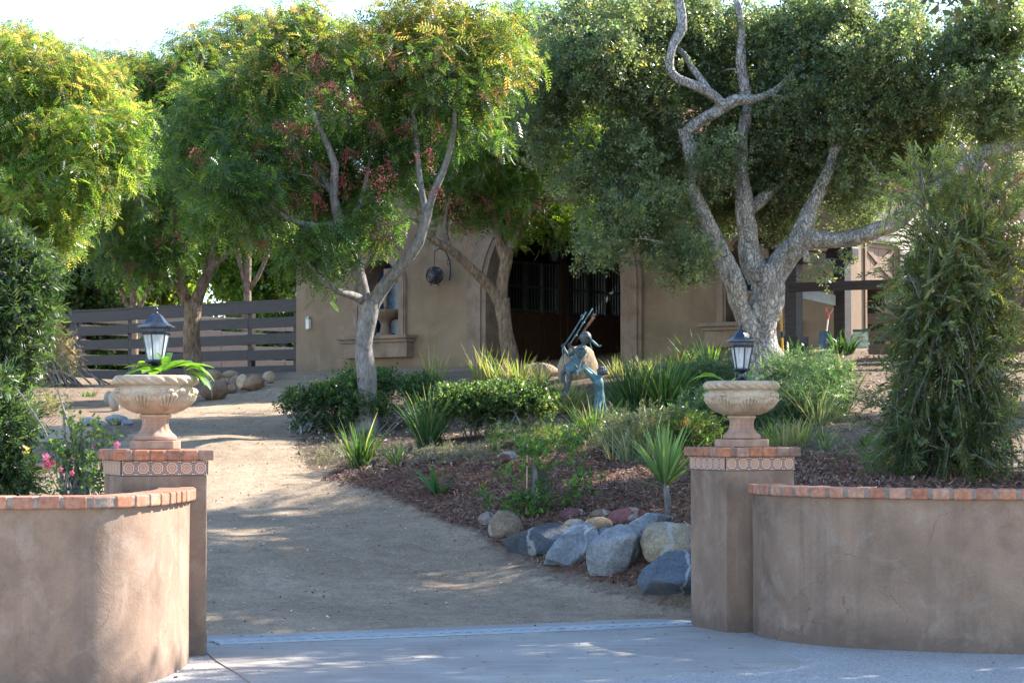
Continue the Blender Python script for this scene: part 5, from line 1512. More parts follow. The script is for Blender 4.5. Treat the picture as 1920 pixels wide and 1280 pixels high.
# hanging strands
ns = 2100
stems = MB(); pos = []; dr = []; sz = []
W = [((1785, 540), 85, 70, .45), ((1815, 480), 75, 60, .4), ((1775, 610), 90, 70, .4), ((1780, 700), 85, 120, .42), ((1725, 570), 30, 60, .3), ((1835, 570), 35, 60, .3), ((1765, 460), 60, 65, .4), ((1850, 440), 65, 70, .4), ((1730, 360), 75, 55, .35), ((1840, 350), 75, 45, .35), ((1775, 825), 95, 62, .42), ((1698, 780), 34, 100, .3), ((1850, 760), 34, 100, .3)]
wt = np.array([1.0, .8, 1.2, 2.2, .8, .8, .8, .8, .4, .45, 1.0, .8, .8]); wt /= wt.sum()
for i in range(ns):
    k = r.choice(len(W), p=wt); (cx, cy), rx, ry, rd = W[k]
    d = nrm(r.normal(size=3)); t_ = r.random() ** .4
    p = np.array(P(cx, cy, DFp)) + d * np.array([rx * DFp / F, rd, ry * DFp / F]) * t_
    loose = p[2] > P(0, 520 + r.normal() * 70, DFp).z
    L = r.uniform(.25, .5) if loose else r.uniform(.25, .6)
    dirn = nrm(np.array([d[0] * .5 + r.normal() * .25, d[1] * .4 + r.normal() * .25, (.1 + r.normal() * .6) if loose else (-.9 if r.random() < .55 else r.normal() * .4)]))
    nseg = max(2, int(L / .14)); q = p.copy(); pts_ = [Vector(q)]
    for j in range(nseg):
        pos.append(q.copy()); dr.append(dirn.copy()); sz.append(.2 * r.uniform(.85, 1.15))
        q = q + dirn * .14; dirn = nrm(dirn + np.array([r.normal() * .12, r.normal() * .12, -.18]))
        pts_.append(Vector(q))
    if i % 2 == 0: stems.tube(pts_, [.006] * len(pts_), 3, cap=False, col=(2, 1.8, 1.6))
    if i % 5 == 0:
        a = Vector(np.array([list(s_[0]) for s_ in sk])[np.argmin(np.linalg.norm(np.array([list(s_[0]) for s_ in sk]) - p - np.array([0, 0, .1]), axis=1))])
        b = Vector(p); stems.tube([a, a.lerp(b, .5) + Vector((0, 0, .12)), b], [.008, .006, .004], 4, cap=False)
stems.build('twigs', M['bark_grey'], tF, gF)
pos = np.array(pos); dr = np.array(dr); sz = np.array(sz)
V = place_leaves(pos, dr, sz, T_BB, r, 1.2)
c = palette([(0.08, 0.125, 0.06), (0.105, 0.15, 0.07), (0.055, 0.09, 0.05), (0.16, 0.2, 0.075), (0.2, 0.15, 0.08)], [3, 3, 2, 1, .25], len(pos), r)
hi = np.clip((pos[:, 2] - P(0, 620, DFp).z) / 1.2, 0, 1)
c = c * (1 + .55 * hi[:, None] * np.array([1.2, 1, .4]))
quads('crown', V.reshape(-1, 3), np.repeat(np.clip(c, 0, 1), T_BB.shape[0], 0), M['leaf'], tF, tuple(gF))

# ---- G: dark shrub at the left margin (near)
def shrub(name, base, label, blobs, nb, pal, seed, leafmat='leaf', tmpl=T_HEDGE, cat='shrub', group=None, stems=8, nshoot=14, nleaf=3, leaf=.1, shoot_len=.16, bough=(.2, .16), inner=.3, gap=-.9, up=.3, droop=.1, bark='twig', roll=2.0, var=.2, spread=.12, outw=.6, rootx=None, sr=.012):
    r = np.random.default_rng(seed); org = Vector(base)
    t = thing(name, org, label, cat, group)
    bp, bd = bough_points(blobs, nb, r, inner, seed, gap, bough[0] + .3 * shoot_len)
    sp_, ax, L, pos, d, size, own = crown(bp, bd, r, nshoot, bough, shoot_len, nleaf, leaf, tmpl, up, droop, outw)
    mb = MB()
    roots = rootx or [tuple(org)]
    for i in range(0, len(bp), max(1, len(bp) // stems)):
        b = Vector(bp[i]); a0 = Vector(min(roots, key=lambda q: (Vector(q) - b).length)); a0 = a0 + Vector((r.normal() * spread, r.normal() * spread, -.05))
        mids = [a0.lerp(b, k) + Vector((r.normal() * .05, r.normal() * .05, r.normal() * .03)) for k in (.3, .6, .8)]
        mb.tube([a0] + mids + [b], [sr, sr * .8, sr * .6, sr * .45, sr * .25], 5, cap=False)
        for _ in range(3):
            j = r.integers(len(bp)); q = Vector(bp[j])
            if (q - mids[1]).length < .9: mb.tube([mids[1], mids[1].lerp(q, .5), q], [sr * .5, sr * .4, sr * .15], 4, cap=False)
    mb.build('stems', M[bark], t, org)
    V = place_leaves(pos, d, size, tmpl, r, roll)
    c = palette(*pal, len(pos), r, var)
    quads('foliage', V.reshape(-1, 3), np.repeat(c, tmpl.shape[0], 0), M[leafmat], t, tuple(org))
    return t
PAL_DK = ([(0.03, 0.065, 0.03), (0.045, 0.09, 0.035), (0.02, 0.045, 0.022), (0.07, 0.12, 0.05)], [3, 3, 2, 1])
DG = 21.5; gG = gat(-25, DG)
shrub('leafy_shrub', gG, 'tall dark leafy shrub at the left edge of the photo, in front of the fence', [(0, 530, DG, 90, 75, .5), (8, 620, DG, 80, 80, .45), (-20, 700, DG, 70, 70, .4), (-10, 470, DG, 60, 45, .3), (45, 560, DG, 50, 60, .3)], 170, PAL_DK, 71, tmpl=T_BB, nshoot=10, nleaf=3, leaf=.22, shoot_len=.2, up=.1, stems=20, bough=(.16, .14), bark='bark_grey')
DG2 = 18.5; g2 = gat(-10, DG2)
shrub('leafy_shrub', g2, 'low dark green shrub in the lower left corner above the left wall', [(-15, 800, DG2, 62, 70, .35), (0, 880, DG2, 60, 50, .3), (-20, 740, DG2, 35, 35, .2)], 70, PAL_DK, 72, tmpl=T_BB, nshoot=10, nleaf=3, leaf=.2, shoot_len=.15, bough=(.13, .12), stems=14)

# ---- background trees behind the fence and barn: each its own object
def bgtree(px, D, ybase, blobs, label, seed, pal, nb, leaf=.34, cat='tree', name='background_tree', group='trees behind the fence and the barn', bark='bark_brown', trunkw=22, tm=T_LO, nshoot=16, nleaf=4, leafmat='leaf'):
    g = gat(px, D); g.z = min(g.z, 2.95)
    yb = PIX(g.x, g.y, g.z)[1]
    bx, by = blobs[0][0], blobs[0][1]
    lm = [[(px, yb + 6, D, trunkw), (px + (bx - px) * .3, yb + (by - yb) * .35, D, trunkw * .8), (px + (bx - px) * .7, yb + (by - yb) * .7, D, trunkw * .55), (bx, by, D, trunkw * .3)]]
    for b in blobs[1:3]:
        lm.append([(px + (bx - px) * .3, yb + (by - yb) * .4, D, trunkw * .5), ((px + b[0]) / 2, (yb + b[1]) / 2 - 10, D, trunkw * .35), (b[0], b[1], D, trunkw * .15)])
    tree(name, g, label, lm, [(b[0], b[1], D + (b[4] if len(b) > 4 else 0), b[2], b[3], max(b[2], b[3]) * D / F * .8) for b in blobs], nb, pal, bark=bark, tmpl=tm, seed=seed, group=group, inner=.3, gap=-1.3,
         bough=(.8, .6), nshoot=nshoot, nleaf=nleaf, leaf=leaf, shoot_len=.6, sub=False, n=8, step=.5, leafmat=leafmat, roll=2.0)
PAL_BG = ([(0.08, 0.17, 0.025), (0.12, 0.21, 0.03), (0.05, 0.11, 0.02), (0.18, 0.23, 0.05)], [3, 3, 2, 1.3])
PAL_BG2 = ([(0.05, 0.10, 0.025), (0.08, 0.14, 0.035), (0.035, 0.07, 0.02), (0.3, 0.14, 0.06)], [3, 3, 2, .3])
bgtree(470, 66, 600, [(480, 520, 90, 70), (440, 440, 80, 70), (540, 450, 80, 90), (560, 360, 90, 80)], 'bright green tree behind the fence, left of the barn corner', 101, PAL_BG, 170)
bgtree(300, 70, 600, [(290, 540, 90, 50), (330, 450, 90, 60), (220, 560, 80, 45)], 'low yellow green tree behind the board fence, beyond the left lantern', 102, PAL_BG, 140)
bgtree(130, 60, 640, [(140, 520, 80, 80), (90, 440, 80, 90), (190, 600, 80, 40), (60, 560, 60, 70)], 'dense green tree beyond the corner post at the left', 103, PAL_BG2, 170)
bgtree(20, 58, 640, [(0, 460, 110, 120), (40, 580, 70, 70), (-60, 350, 100, 120)], 'broad dark tree behind the shrub at the left edge', 104, PAL_BG2, 170)
bgtree(250, 52, 640, [(250, 420, 120, 100), (180, 330, 110, 100), (330, 330, 110, 100), (420, 280, 100, 110)], 'tall dark green tree behind the pistache at the fence', 105, ([(0.03, 0.075, 0.02), (0.05, 0.105, 0.025), (0.025, 0.055, 0.018)], [3, 3, 2]), 210)
bgtree(460, 60, 640, [(470, 300, 120, 110), (420, 170, 130, 80), (560, 230, 120, 90), (330, 200, 110, 90), (240, 190, 90, 70)], 'tall green tree rising behind the left part of the barn', 106, PAL_BG2, 230)
bgtree(760, 68, 640, [(760, 200, 160, 120), (900, 130, 160, 110), (660, 130, 130, 80)], 'large tree behind the barn roof, its top above the pistaches', 107, PAL_BG, 190)
bgtree(1230, 70, 640, [(1220, 260, 170, 140), (1080, 160, 130, 110), (1380, 330, 120, 110)], 'large dark green tree behind the barn ridge, seen through the oak', 108, PAL_BG2, 220)
bgtree(1560, 66, 640, [(1560, 260, 150, 120), (1480, 180, 110, 90), (1660, 330, 100, 80)], 'green tree behind the right half of the barn roof, seen between oak limbs', 109, PAL_BG, 180)
bgtree(1900, 80, 640, [(1900, 250, 90, 110), (1850, 180, 60, 60), (1960, 330, 80, 120)], 'bluish green tree behind the pink house at the right edge', 110, ([(0.08, 0.13, 0.07), (0.12, 0.16, 0.08), (0.06, 0.1, 0.06)], [3, 2, 2]), 90)
bgtree(1790, 74, 640, [(1800, 330, 60, 100), (1780, 220, 50, 90)], 'tall thin pale gum tree seen through gaps at the upper right', 111, ([(0.14, 0.18, 0.12), (0.2, 0.22, 0.13), (0.1, 0.14, 0.08)], [3, 2, 2]), 60)

for k, (px, py, rx, lb) in enumerate(((190, 640, 70, 'low green shrub mass behind the fence near its corner post'), (320, 640, 80, 'low green shrub mass behind the fence, left of the pistache trunk'), (450, 640, 80, 'low green shrub mass behind the fence, right of the pistache trunk'), (545, 640, 50, 'low green shrub mass behind the fence, next to the barn corner'))):
    g = gat(px, 64.0); shrub('background_shrub', g, lb, [(px, py + 20, 64, rx, 45, 1.2), (px + 20, py - 10, 64.5, rx * .8, 35, 1.0)], 60, PAL_BG2 if k % 2 else PAL_BG, 120 + k, tmpl=T_LO, leaf=.34, nshoot=12, nleaf=4, shoot_len=.5, bough=(.6, .45), stems=8, sr=.03, group='shrubs beyond the paddock')
# ---- unseen trees added right of the frame to cast shade on gate and driveway
PAL_SH = PAL_OAK
def shadetree(x, y, zc, rx, rz, nb, label, seed, off=0.0, gap=-.35):
    g = Vector((x + off, y + off * .2, H(x + off, y + off * .2)))
    t = thing('shade_tree', g, label, 'tree', 'unseen shade trees right of the gate')
    r = np.random.default_rng(seed); tb = MB(); sk = []
    pts = [g + Vector((0, 0, -.1)), g + Vector((.1, 0, 1.6)), g + Vector((0, .2, 3.4)), Vector((x + off * .75, y, zc - 1.2)), Vector((x, y, zc - .3))]
    tb.tube(pts, [.24, .2, .16, .12, .06], 10, rough=.2); sk = [(p, .1) for p in pts]
    for k in range(7):
        a = k * .9; e = Vector((x + rx * .6 * math.cos(a), y + rx * .6 * math.sin(a), zc + r.normal() * .4)); s_ = Vector((x + off * .2, y, zc - .9 + .1 * k))
        tb.tube([s_, s_.lerp(e, .5) + Vector((0, 0, .2)), e], [.09, .06, .03], 7, rough=.2); sk += [(s_.lerp(e, q), .05) for q in (.3, .6, 1)]
    tb.build('trunk', M['bark_brown'], t, g, smooth=True)
    bp = []; bd = []
    while len(bp) < nb:
        d = nrm(r.normal(size=3)); p = np.array([x, y, zc]) + d * np.array([rx, rx, rz]) * (.4 + .6 * r.random() ** .5)
        if snoise((p * np.array([1, 2.2, 1]))[None], 1.5, seed)[0] < gap: continue
        bp.append(p); bd.append(d)
    bp = np.array(bp); bd = np.array(bd)
    sp_, ax, L, pos, d, size, own = crown(bp, bd, r, 14, (.5, .4), .5, 4, .28, T_LO, .1, .2, .5)
    mb = MB(); twigs(mb, sk, bp, r); mb.build('branches', M['bark_brown'], t, g)
    V = place_leaves(pos, d, size, T_LO, r, 2.0)
    quads('crown', V.reshape(-1, 3), np.repeat(palette(*PAL_OAK, len(pos), r), T_LO.shape[0], 0), M['oakleaf'], t, tuple(g))
shadetree(9.4, 22.3, 6.9, 2.7, 1.7, 75, 'unseen shade tree with a round crown just right of the frame, nearest the gate', 201)
shadetree(10.0, 27.5, 6.6, 2.6, 1.7, 60, 'second unseen shade tree right of the frame, behind the first', 202)
shadetree(6.8, 23.8, 8.1, 2.7, 1.3, 90, 'tall spreading unseen shade tree whose crown reaches over the gate from the right', 204, 3.4, .12)
shadetree(7.2, 27.6, 9.1, 2.7, 1.2, 80, 'tall spreading unseen shade tree behind the gate tree, its crown over the right wall', 205, 3.6, .12)
shadetree(7.2, 17.4, 5.9, 2.3, 1.5, 60, 'unseen shade tree right of the frame with a low crown, nearest the camera', 203)
# ================================================================== rocks
def m_rock():
    m, n, b = mat('rock')
    co = coords(n)
    oi = N(n, 'ObjectInfo'); ad = N(n, 'VectorMath', operation='ADD')
    n.links.new(co, ad.inputs[0]); rv = N(n, 'VectorMath', operation='SCALE'); rv.inputs[0].default_value = (11, 7, 5); n.links.new(oi.outputs['Random'], rv.inputs['Scale']); n.links.new(rv.outputs[0], ad.inputs[1])
    co = ad.outputs[0]
    t = tintnode(n)
    a = noi(n, co, 3.2, 8, 0.65, 0.6); f = noi(n, co, 38, 6, 0.75); g = noi(n, co, 130, 3, .8)
    c = mix(n, 1.0, t, ramp(n, a, [(0.3, g3(0.5)), (0.5, g3(0.95)), (0.7, g3(1.35))]), 'MULTIPLY')
    c = mix(n, 0.75, c, ramp(n, f, [(0.3, g3(0.5)), (0.5, g3(1.0)), (0.7, g3(1.5))]), 'MULTIPLY')
    c = mix(n, 0.5, c, ramp(n, g, [(0.35, g3(0.5)), (0.65, g3(1.5))]), 'MULTIPLY')
    w1 = N(n, 'TexWave', Scale=0.55, Distortion=9.0, Detail=5.0); w1.inputs['Detail Scale'].default_value = 1.6; n.links.new(co, w1.inputs['Vector'])
    vein = ramp(n, w1.outputs['Fac'], [(0.982, g3(0)), (0.996, g3(1))])
    c = mix(n, math_(n, 'MULTIPLY', vein, math_(n, 'MULTIPLY', a, 1.1)), c, (0.5, 0.5, 0.48))
    rust = ramp(n, noi(n, co, 2.1, 5, .6, 1.0), [(0.58, g3(0)), (0.72, g3(1))])
    c = mix(n, math_(n, 'MULTIPLY', rust, 0.45), c, (0.26, 0.18, 0.12))
    n.links.new(c, b.inputs['Base Color']); b.inputs['Roughness'].default_value = 0.8
    b.inputs['Specular IOR Level'].default_value = 0.25
    h = math_(n, 'ADD', a, math_(n, 'MULTIPLY', f, 0.3))
    bump(n, b, h, 1.0, 0.06)
    return m
M['rock'] = m_rock()
def rock(name, c, r3, col, seed, angular=0.0, label=None, cat='rock', group=None, rz=0, sub=5, tilt=0):
    rr = np.random.default_rng(seed)
    bm = bmesh.new(); bmesh.ops.create_icosphere(bm, subdivisions=sub, radius=1)
    V = np.array([v.co[:] for v in bm.verts])
    if angular > 0:
        K = 18; nn_ = nrm(rr.normal(size=(K, 3))); dk = rr.uniform(.62, .95, K)
        dt = V @ nn_.T; q = np.where(dt > .05, dk / np.maximum(dt, .05), 9)
        # soft minimum keeps the edges slightly worn
        p_ = 55.0
        rc = (q ** -p_).sum(1) ** (-1 / p_)
        rad_ = rc * angular + (1 - angular)
    else: rad_ = np.ones(len(V))
    W = V * rad_[:, None]
    W = W / np.abs(W).max(0)
    off = Vector((seed * 1.7, 0, 0))
    d1 = np.array([noise.noise(Vector(w_) * 1.3 + off) * (.12 - .07 * angular) + noise.noise(Vector(w_) * 3.1 + off) * .045 + noise.noise(Vector(w_) * 8 + off) * .02 for w_ in W])
    W = W * (1 + d1)[:, None]
    W = W * np.array(r3)
    me = bpy.data.meshes.new(name); 
    for v, w_ in zip(bm.verts, W): v.co = w_
    bm.to_mesh(me); bm.free()
    ca = me.color_attributes.new('tint', 'FLOAT_COLOR', 'POINT'); arr = np.ones((len(me.vertices), 4), np.float32); arr[:, :3] = col; ca.data.foreach_set('color', arr.ravel())
    o = finish(me, name, M['rock'], None, c, smooth=True); o.rotation_euler = (0, tilt, rz)
    return tag(o, label, cat, group)
GB = 'boulders edging the driveway'
BL = [  # px, py centre, w, h px, D, colour, angular, label
 (1006, 1022, 158, 92, 20.9, (0.09, 0.10, 0.118), .92, 'large dark blue grey boulder with white veins, leftmost of the big boulders', 3),
 (1082, 1032, 120, 94, 20.3, (0.25, 0.275, 0.30), 1.0, 'pale blue grey boulder between the dark veined boulder and the pointed grey one', 14),
 (1152, 1044, 116, 112, 19.75, (0.27, 0.28, 0.29), 1.0, 'pointed light grey boulder with a sharp ridge, tallest of the boulders', 9),
 (1262, 1086, 142, 100, 18.95, (0.12, 0.145, 0.175), .95, 'low dark blue boulder with a white vein, against the right gate pillar', 11),
 (1262, 1022, 128, 82, 19.6, (0.38, 0.31, 0.22), .35, 'rounded cream and tan boulder resting on the low dark blue boulder', 5),
 (1216, 986, 84, 58, 20.6, (0.24, 0.27, 0.29), .95, 'blue grey angular boulder behind the cream one, below the spiky rosette', 6),
 (948, 990, 66, 62, 21.6, (0.25, 0.185, 0.13), .25, 'round brown boulder at the left end of the boulder row', 7),
 (917, 978, 42, 34, 22.1, (0.3, 0.25, 0.22), .4, 'small pinkish grey stone at the very left end of the boulder row', 8),
 (1074, 972, 64, 36, 21.9, (0.17, 0.075, 0.08), .5, 'small dark red stone lying on the mulch behind the pale blue boulder', 9),
 (1077, 984, 42, 22, 21.2, (0.36, 0.29, 0.2), .3, 'small cream cobble in front of the dark red stone', 10),
 (1122, 982, 52, 24, 21.0, (0.4, 0.27, 0.16), .2, 'flat orange tan cobble in the middle of the boulder row', 11),
 (1127, 968, 58, 26, 21.7, (0.26, 0.18, 0.13), .3, 'brown cobble half hidden behind the flat orange tan one', 12),
 (1176, 976, 86, 48, 21.3, (0.22, 0.09, 0.085), .55, 'large smooth dark red stone behind the pointed grey boulder', 13),
 (1144, 996, 44, 24, 20.7, (0.15, 0.19, 0.24), .8, 'small blue grey chunk wedged behind the pointed grey boulder', 14),
 (952, 845 + 10, 40, 16, 25.0, (0.3, 0.29, 0.26), .3, 'flat pale grey stone at the back edge of the mulch', 15),
 (946, 858, 24, 18, 24.6, (0.14, 0.06, 0.06), .4, 'small dark red stone at the back edge of the mulch', 16)]
for i, (px, py, wd, ht, D, col, ang, lab, sd) in enumerate(BL):
    c = P(px, py, D); s = D / F
    rock('boulder' if wd > 60 else 'stone', c, (wd * s / 2 * 1.04, min(wd, ht * 1.3) * s / 2 * .95, ht * s / 2 * 1.12), col, sd * 3 + i, ang, lab, 'boulder' if wd > 60 else 'stone', GB)
# rocks at the crest, left of the driveway
RC = [(398, 706, 40, 26, 'tan'), (433, 703, 30, 20, 'tan'), (421, 717, 26, 16, 'brown'), (444, 715, 26, 20, 'grey'), (456, 716, 26, 26, 'cream'), (476, 719, 40, 28, 'brown'), (505, 707, 24, 20, 'cream'), (434, 729, 32, 16, 'brown'), (402, 731, 52, 36, 'dark brown'), (491, 717, 18, 16, 'grey')]
PCOL = {'tan': (0.36, 0.26, 0.18), 'brown': (0.27, 0.17, 0.11), 'grey': (0.25, 0.2, 0.17), 'cream': (0.45, 0.34, 0.24), 'dark brown': (0.2, 0.13, 0.09)}
LBR = ['tan rounded rock at the upper left of the rock pile by the driveway crest', 'tan rounded rock on top of the rock pile, right of the first one', 'brown rock in the middle left of the rock pile by the crest', 'small grey rock in the middle of the rock pile by the crest',
       'cream rounded rock standing upright in the middle of the rock pile', 'largest brown rock on the right side of the rock pile', 'cream round rock at the far right end of the rock pile', 'flat brown rock at the foot of the rock pile', 'dark brown boulder at the lower left of the rock pile, under the urn leaves', 'small grey rock between the large brown rock and the cream end rock']
for i, (px, py, wd, ht, cn) in enumerate(RC):
    D = 41.0 - (py - 700) * .05; s = D / F
    g = ground(px, py + ht / 2); D = g.y + .2 if g.y < 46 else 43
    s = D / F
    rock('rock', P(px, py, D), (wd * s / 2 * 1.05, wd * s / 2 * .9, ht * s / 2 * 1.15), PCOL[cn], 100 + i, .2, LBR[i], 'rock', 'rocks piled by the driveway crest', sub=4)
RL = [(218, 786, 44, 16, (0.27, 0.3, 0.33), 'flat pale blue grey stone beside the left urn stem'), (166, 790, 34, 14, (0.3, 0.32, 0.34), 'pale grey stone in the row behind the hibiscus'), (188, 796, 26, 12, (0.22, 0.25, 0.28), 'small grey blue stone in front of the row behind the hibiscus'), (140, 800, 18, 12, (0.5, 0.42, 0.33), 'small cream pebble beside the kerb block'),
      (205, 748, 22, 26, (0.3, 0.26, 0.22), 'grey tan rock at the left side of the left urn bowl'), (216, 752, 26, 34, (0.4, 0.35, 0.3), 'pale rock partly hidden behind the left urn bowl'), (240, 792, 26, 12, (0.25, 0.27, 0.3), 'small grey stone right behind the left urn stem')]
for i, (px, py, wd, ht, col, lab) in enumerate(RL):
    g = ground(px, py + ht / 2 - 2); D = g.y; s = D / F
    rock('stone', P(px, py, D), (wd * s / 2, wd * s / 2 * .8, ht * s / 2 * 1.2), col, 130 + i, .3, lab, 'stone', 'stones on the left slope', sub=4)
D_ = ground(1082, 712).y + .3; s = D_ / F
rock('boulder', P(1082, 690, D_), (40 * s, 34 * s, 44 * s), (0.36, 0.27, 0.18), 151, .25, 'big upright tan boulder directly behind the swing statue', 'boulder', tilt=.35)
rock('rock', P(1022, 695, D_ + .6), (28 * s, 22 * s, 16 * s), (0.4, 0.26, 0.17), 152, .5, 'low orange brown rock left of the big tan boulder', 'rock', sub=4)
rock('rock', P(1000, 690, D_ + 1.1), (18 * s, 16 * s, 10 * s), (0.42, 0.33, 0.25), 153, .4, 'small tan rock at the left of the low orange brown rock', 'rock', sub=4)

# ================================================================== statue
M['bronze'] = None
def m_bronze():
    m, n, b = mat('verdigris_bronze')
    co = coords(n); t = tintnode(n)
    a = noi(n, co, 9, 7, 0.7, .4)
    br = ramp(n, a, [(0.35, (0.045, 0.05, 0.055)), (0.6, (0.09, 0.11, 0.12))])
    ve = ramp(n, a, [(0.3, (0.035, 0.08, 0.09)), (0.55, (0.07, 0.17, 0.20)), (0.75, (0.2, 0.3, 0.33))])
    sp = N(n, 'SeparateColor'); n.links.new(t, sp.inputs[0])
    c = mix(n, ramp(n, math_(n, 'ADD', sp.outputs[0], math_(n, 'MULTIPLY', math_(n, 'SUBTRACT', a, .5), 1.3)), [(.35, g3(0)), (.65, g3(1))]), br, ve)
    n.links.new(c, b.inputs['Base Color']); b.inputs['Metallic'].default_value = .25; b.inputs['Roughness'].default_value = 0.55
    bump(n, b, noi(n, co, 60, 5), .4, .004)
    return m
M['bronze'] = m_bronze()
gS = ground(1128, 796); DS = gS.y; k_ = DS / F
def SP(x, y, dy=0.0):
    return P(1000 + x / 5.335, 560 + y / 5.335, DS + dy)
stt = thing('swing_statue', gS, 'verdigris bronze statue of a ponytailed girl on a rope swing being pushed by a boy', 'statue')
def skin(name, nodes, edges, par, col, lvl=2, root=0, fat=1.35):
    """nodes: (Vector, rx, ry)"""
    o3 = Vector(par_origin(par))
    me = bpy.data.meshes.new(name); me.from_pydata([tuple(p[0] - o3) for p in nodes], edges, [])
    o = bpy.data.objects.new(name, me); C.objects.link(o); o.parent = par
    sk = o.modifiers.new('skin', 'SKIN'); sk.use_smooth_shade = True
    for v, p in zip(me.skin_vertices[0].data, nodes): v.radius = (p[1] * fat, (p[2] if len(p) > 2 else p[1]) * fat)
    me.skin_vertices[0].data[root].use_root = True
    ss_ = o.modifiers.new('sub', 'SUBSURF'); ss_.levels = lvl; ss_.render_levels = lvl
    dg = bpy.context.evaluated_depsgraph_get(); dg.update()
    ev = o.evaluated_get(dg); m2 = bpy.data.meshes.new_from_object(ev)
    o.modifiers.clear(); o.data = m2; bpy.data.meshes.remove(me)
    if 'tint' not in m2.color_attributes:
        ca = m2.color_attributes.new('tint', 'FLOAT_COLOR', 'POINT')
        arr = np.ones((len(m2.vertices), 4), np.float32); arr[:, :3] = col; ca.data.foreach_set('color', arr.ravel())
    m2.materials.clear(); m2.materials.append(M['bronze'])
    m2.polygons.foreach_set('use_smooth', [True] * len(m2.polygons))
    return o
def par_origin(o):
    return o.location if o.parent is None else o.parent.location
u = k_ / 5.335     # metres per crop pixel
def hand(name, wrist, tip, side, par, col, sz=1.0):
    """fingers curled round a rope: palm is part of the arm"""
    nodes = []; edges = []
    return
# girl's body: pelvis root
gn = [(SP(405, 690, 0), 40 * u, 36 * u), (SP(440, 610, 0), 33 * u, 30 * u), (SP(468, 540, 0), 38 * u, 32 * u), (SP(485, 490, 0), 28 * u, 24 * u), (SP(503, 462, 0), 15 * u, 15 * u), (SP(512, 435, 0), 16 * u, 16 * u),
      (SP(350, 735, -.05), 26 * u, 26 * u), (SP(372, 775, -.06), 21 * u, 21 * u), (SP(350, 850, -.05), 20 * u, 20 * u), (SP(335, 930, -.04), 13 * u, 13 * u), (SP(318, 965, -.04), 14 * u, 12 * u), (SP(268, 985, -.05), 10 * u, 9 * u),
      (SP(330, 715, .06), 25 * u, 25 * u), (SP(285, 745, .06), 21 * u, 21 * u), (SP(305, 810, .06), 18 * u, 18 * u), (SP(325, 870, .06), 12 * u, 12 * u), (SP(312, 905, .06), 12 * u, 11 * u), (SP(280, 925, .05), 9 * u, 8 * u),
      (SP(515, 508, -.07), 21 * u, 20 * u), (SP(500, 550, -.08), 17 * u, 17 * u), (SP(476, 585, -.08), 15 * u, 15 * u), (SP(425, 525, -.09), 12 * u, 12 * u), (SP(382, 480, -.09), 10 * u, 10 * u), (SP(362, 462, -.09), 12 * u, 13 * u),
      (SP(440, 505, .09), 20 * u, 19 * u), (SP(395, 545, .1), 16 * u, 16 * u), (SP(350, 570, .1), 14 * u, 14 * u), (SP(322, 525, .09), 11 * u, 11 * u), (SP(303, 490, .09), 10 * u, 10 * u), (SP(297, 470, .09), 12 * u, 13 * u)]
ge = [(0, 1), (1, 2), (2, 3), (3, 4), (4, 5), (0, 6), (6, 7), (7, 8), (8, 9), (9, 10), (10, 11), (0, 12), (12, 13), (13, 14), (14, 15), (15, 16), (16, 17), (3, 18), (18, 19), (19, 20), (20, 21), (21, 22), (22, 23), (3, 24), (24, 25), (25, 26), (26, 27), (27, 28), (28, 29)]
girl = skin('girl_figure', gn, ge, stt, (0.25, 0, 0))
# fingers closed round the ropes
o3 = stt.location
fb = MB()
for cx, cy, dy in ((362, 458, -.09), (297, 466, .09)):
    for j in range(4):
        c = SP(cx + 3 + j * 5.5, cy - 10 + j * -1, dy); rr_ = 6.5 * u * (1 - .08 * abs(j - 1.5))
        c = SP(cx - 8 + j * 6, cy + 10 - j * 8, dy)
        pts = [c + Vector((math.cos(a) * 13 * u, math.sin(a) * 13 * u, 0)) for a in np.linspace(-2.9, .6, 6)]
        fb.tube(pts, [rr_ * .62, rr_ * .62, rr_ * .6, rr_ * .55, rr_ * .5, rr_ * .35], 6, col=(.25, 0, 0))
    c = SP(cx - 4, cy + 2, dy); fb.tube([c + Vector((-10 * u, -4 * u, -6 * u)), c + Vector((0, -15 * u, 4 * u)), c + Vector((10 * u, -12 * u, 10 * u))], [5 * u, 4.5 * u, 3 * u], 6, col=(.25, 0, 0))
fb.build('fingers', M['bronze'], girl, o3, smooth=True)
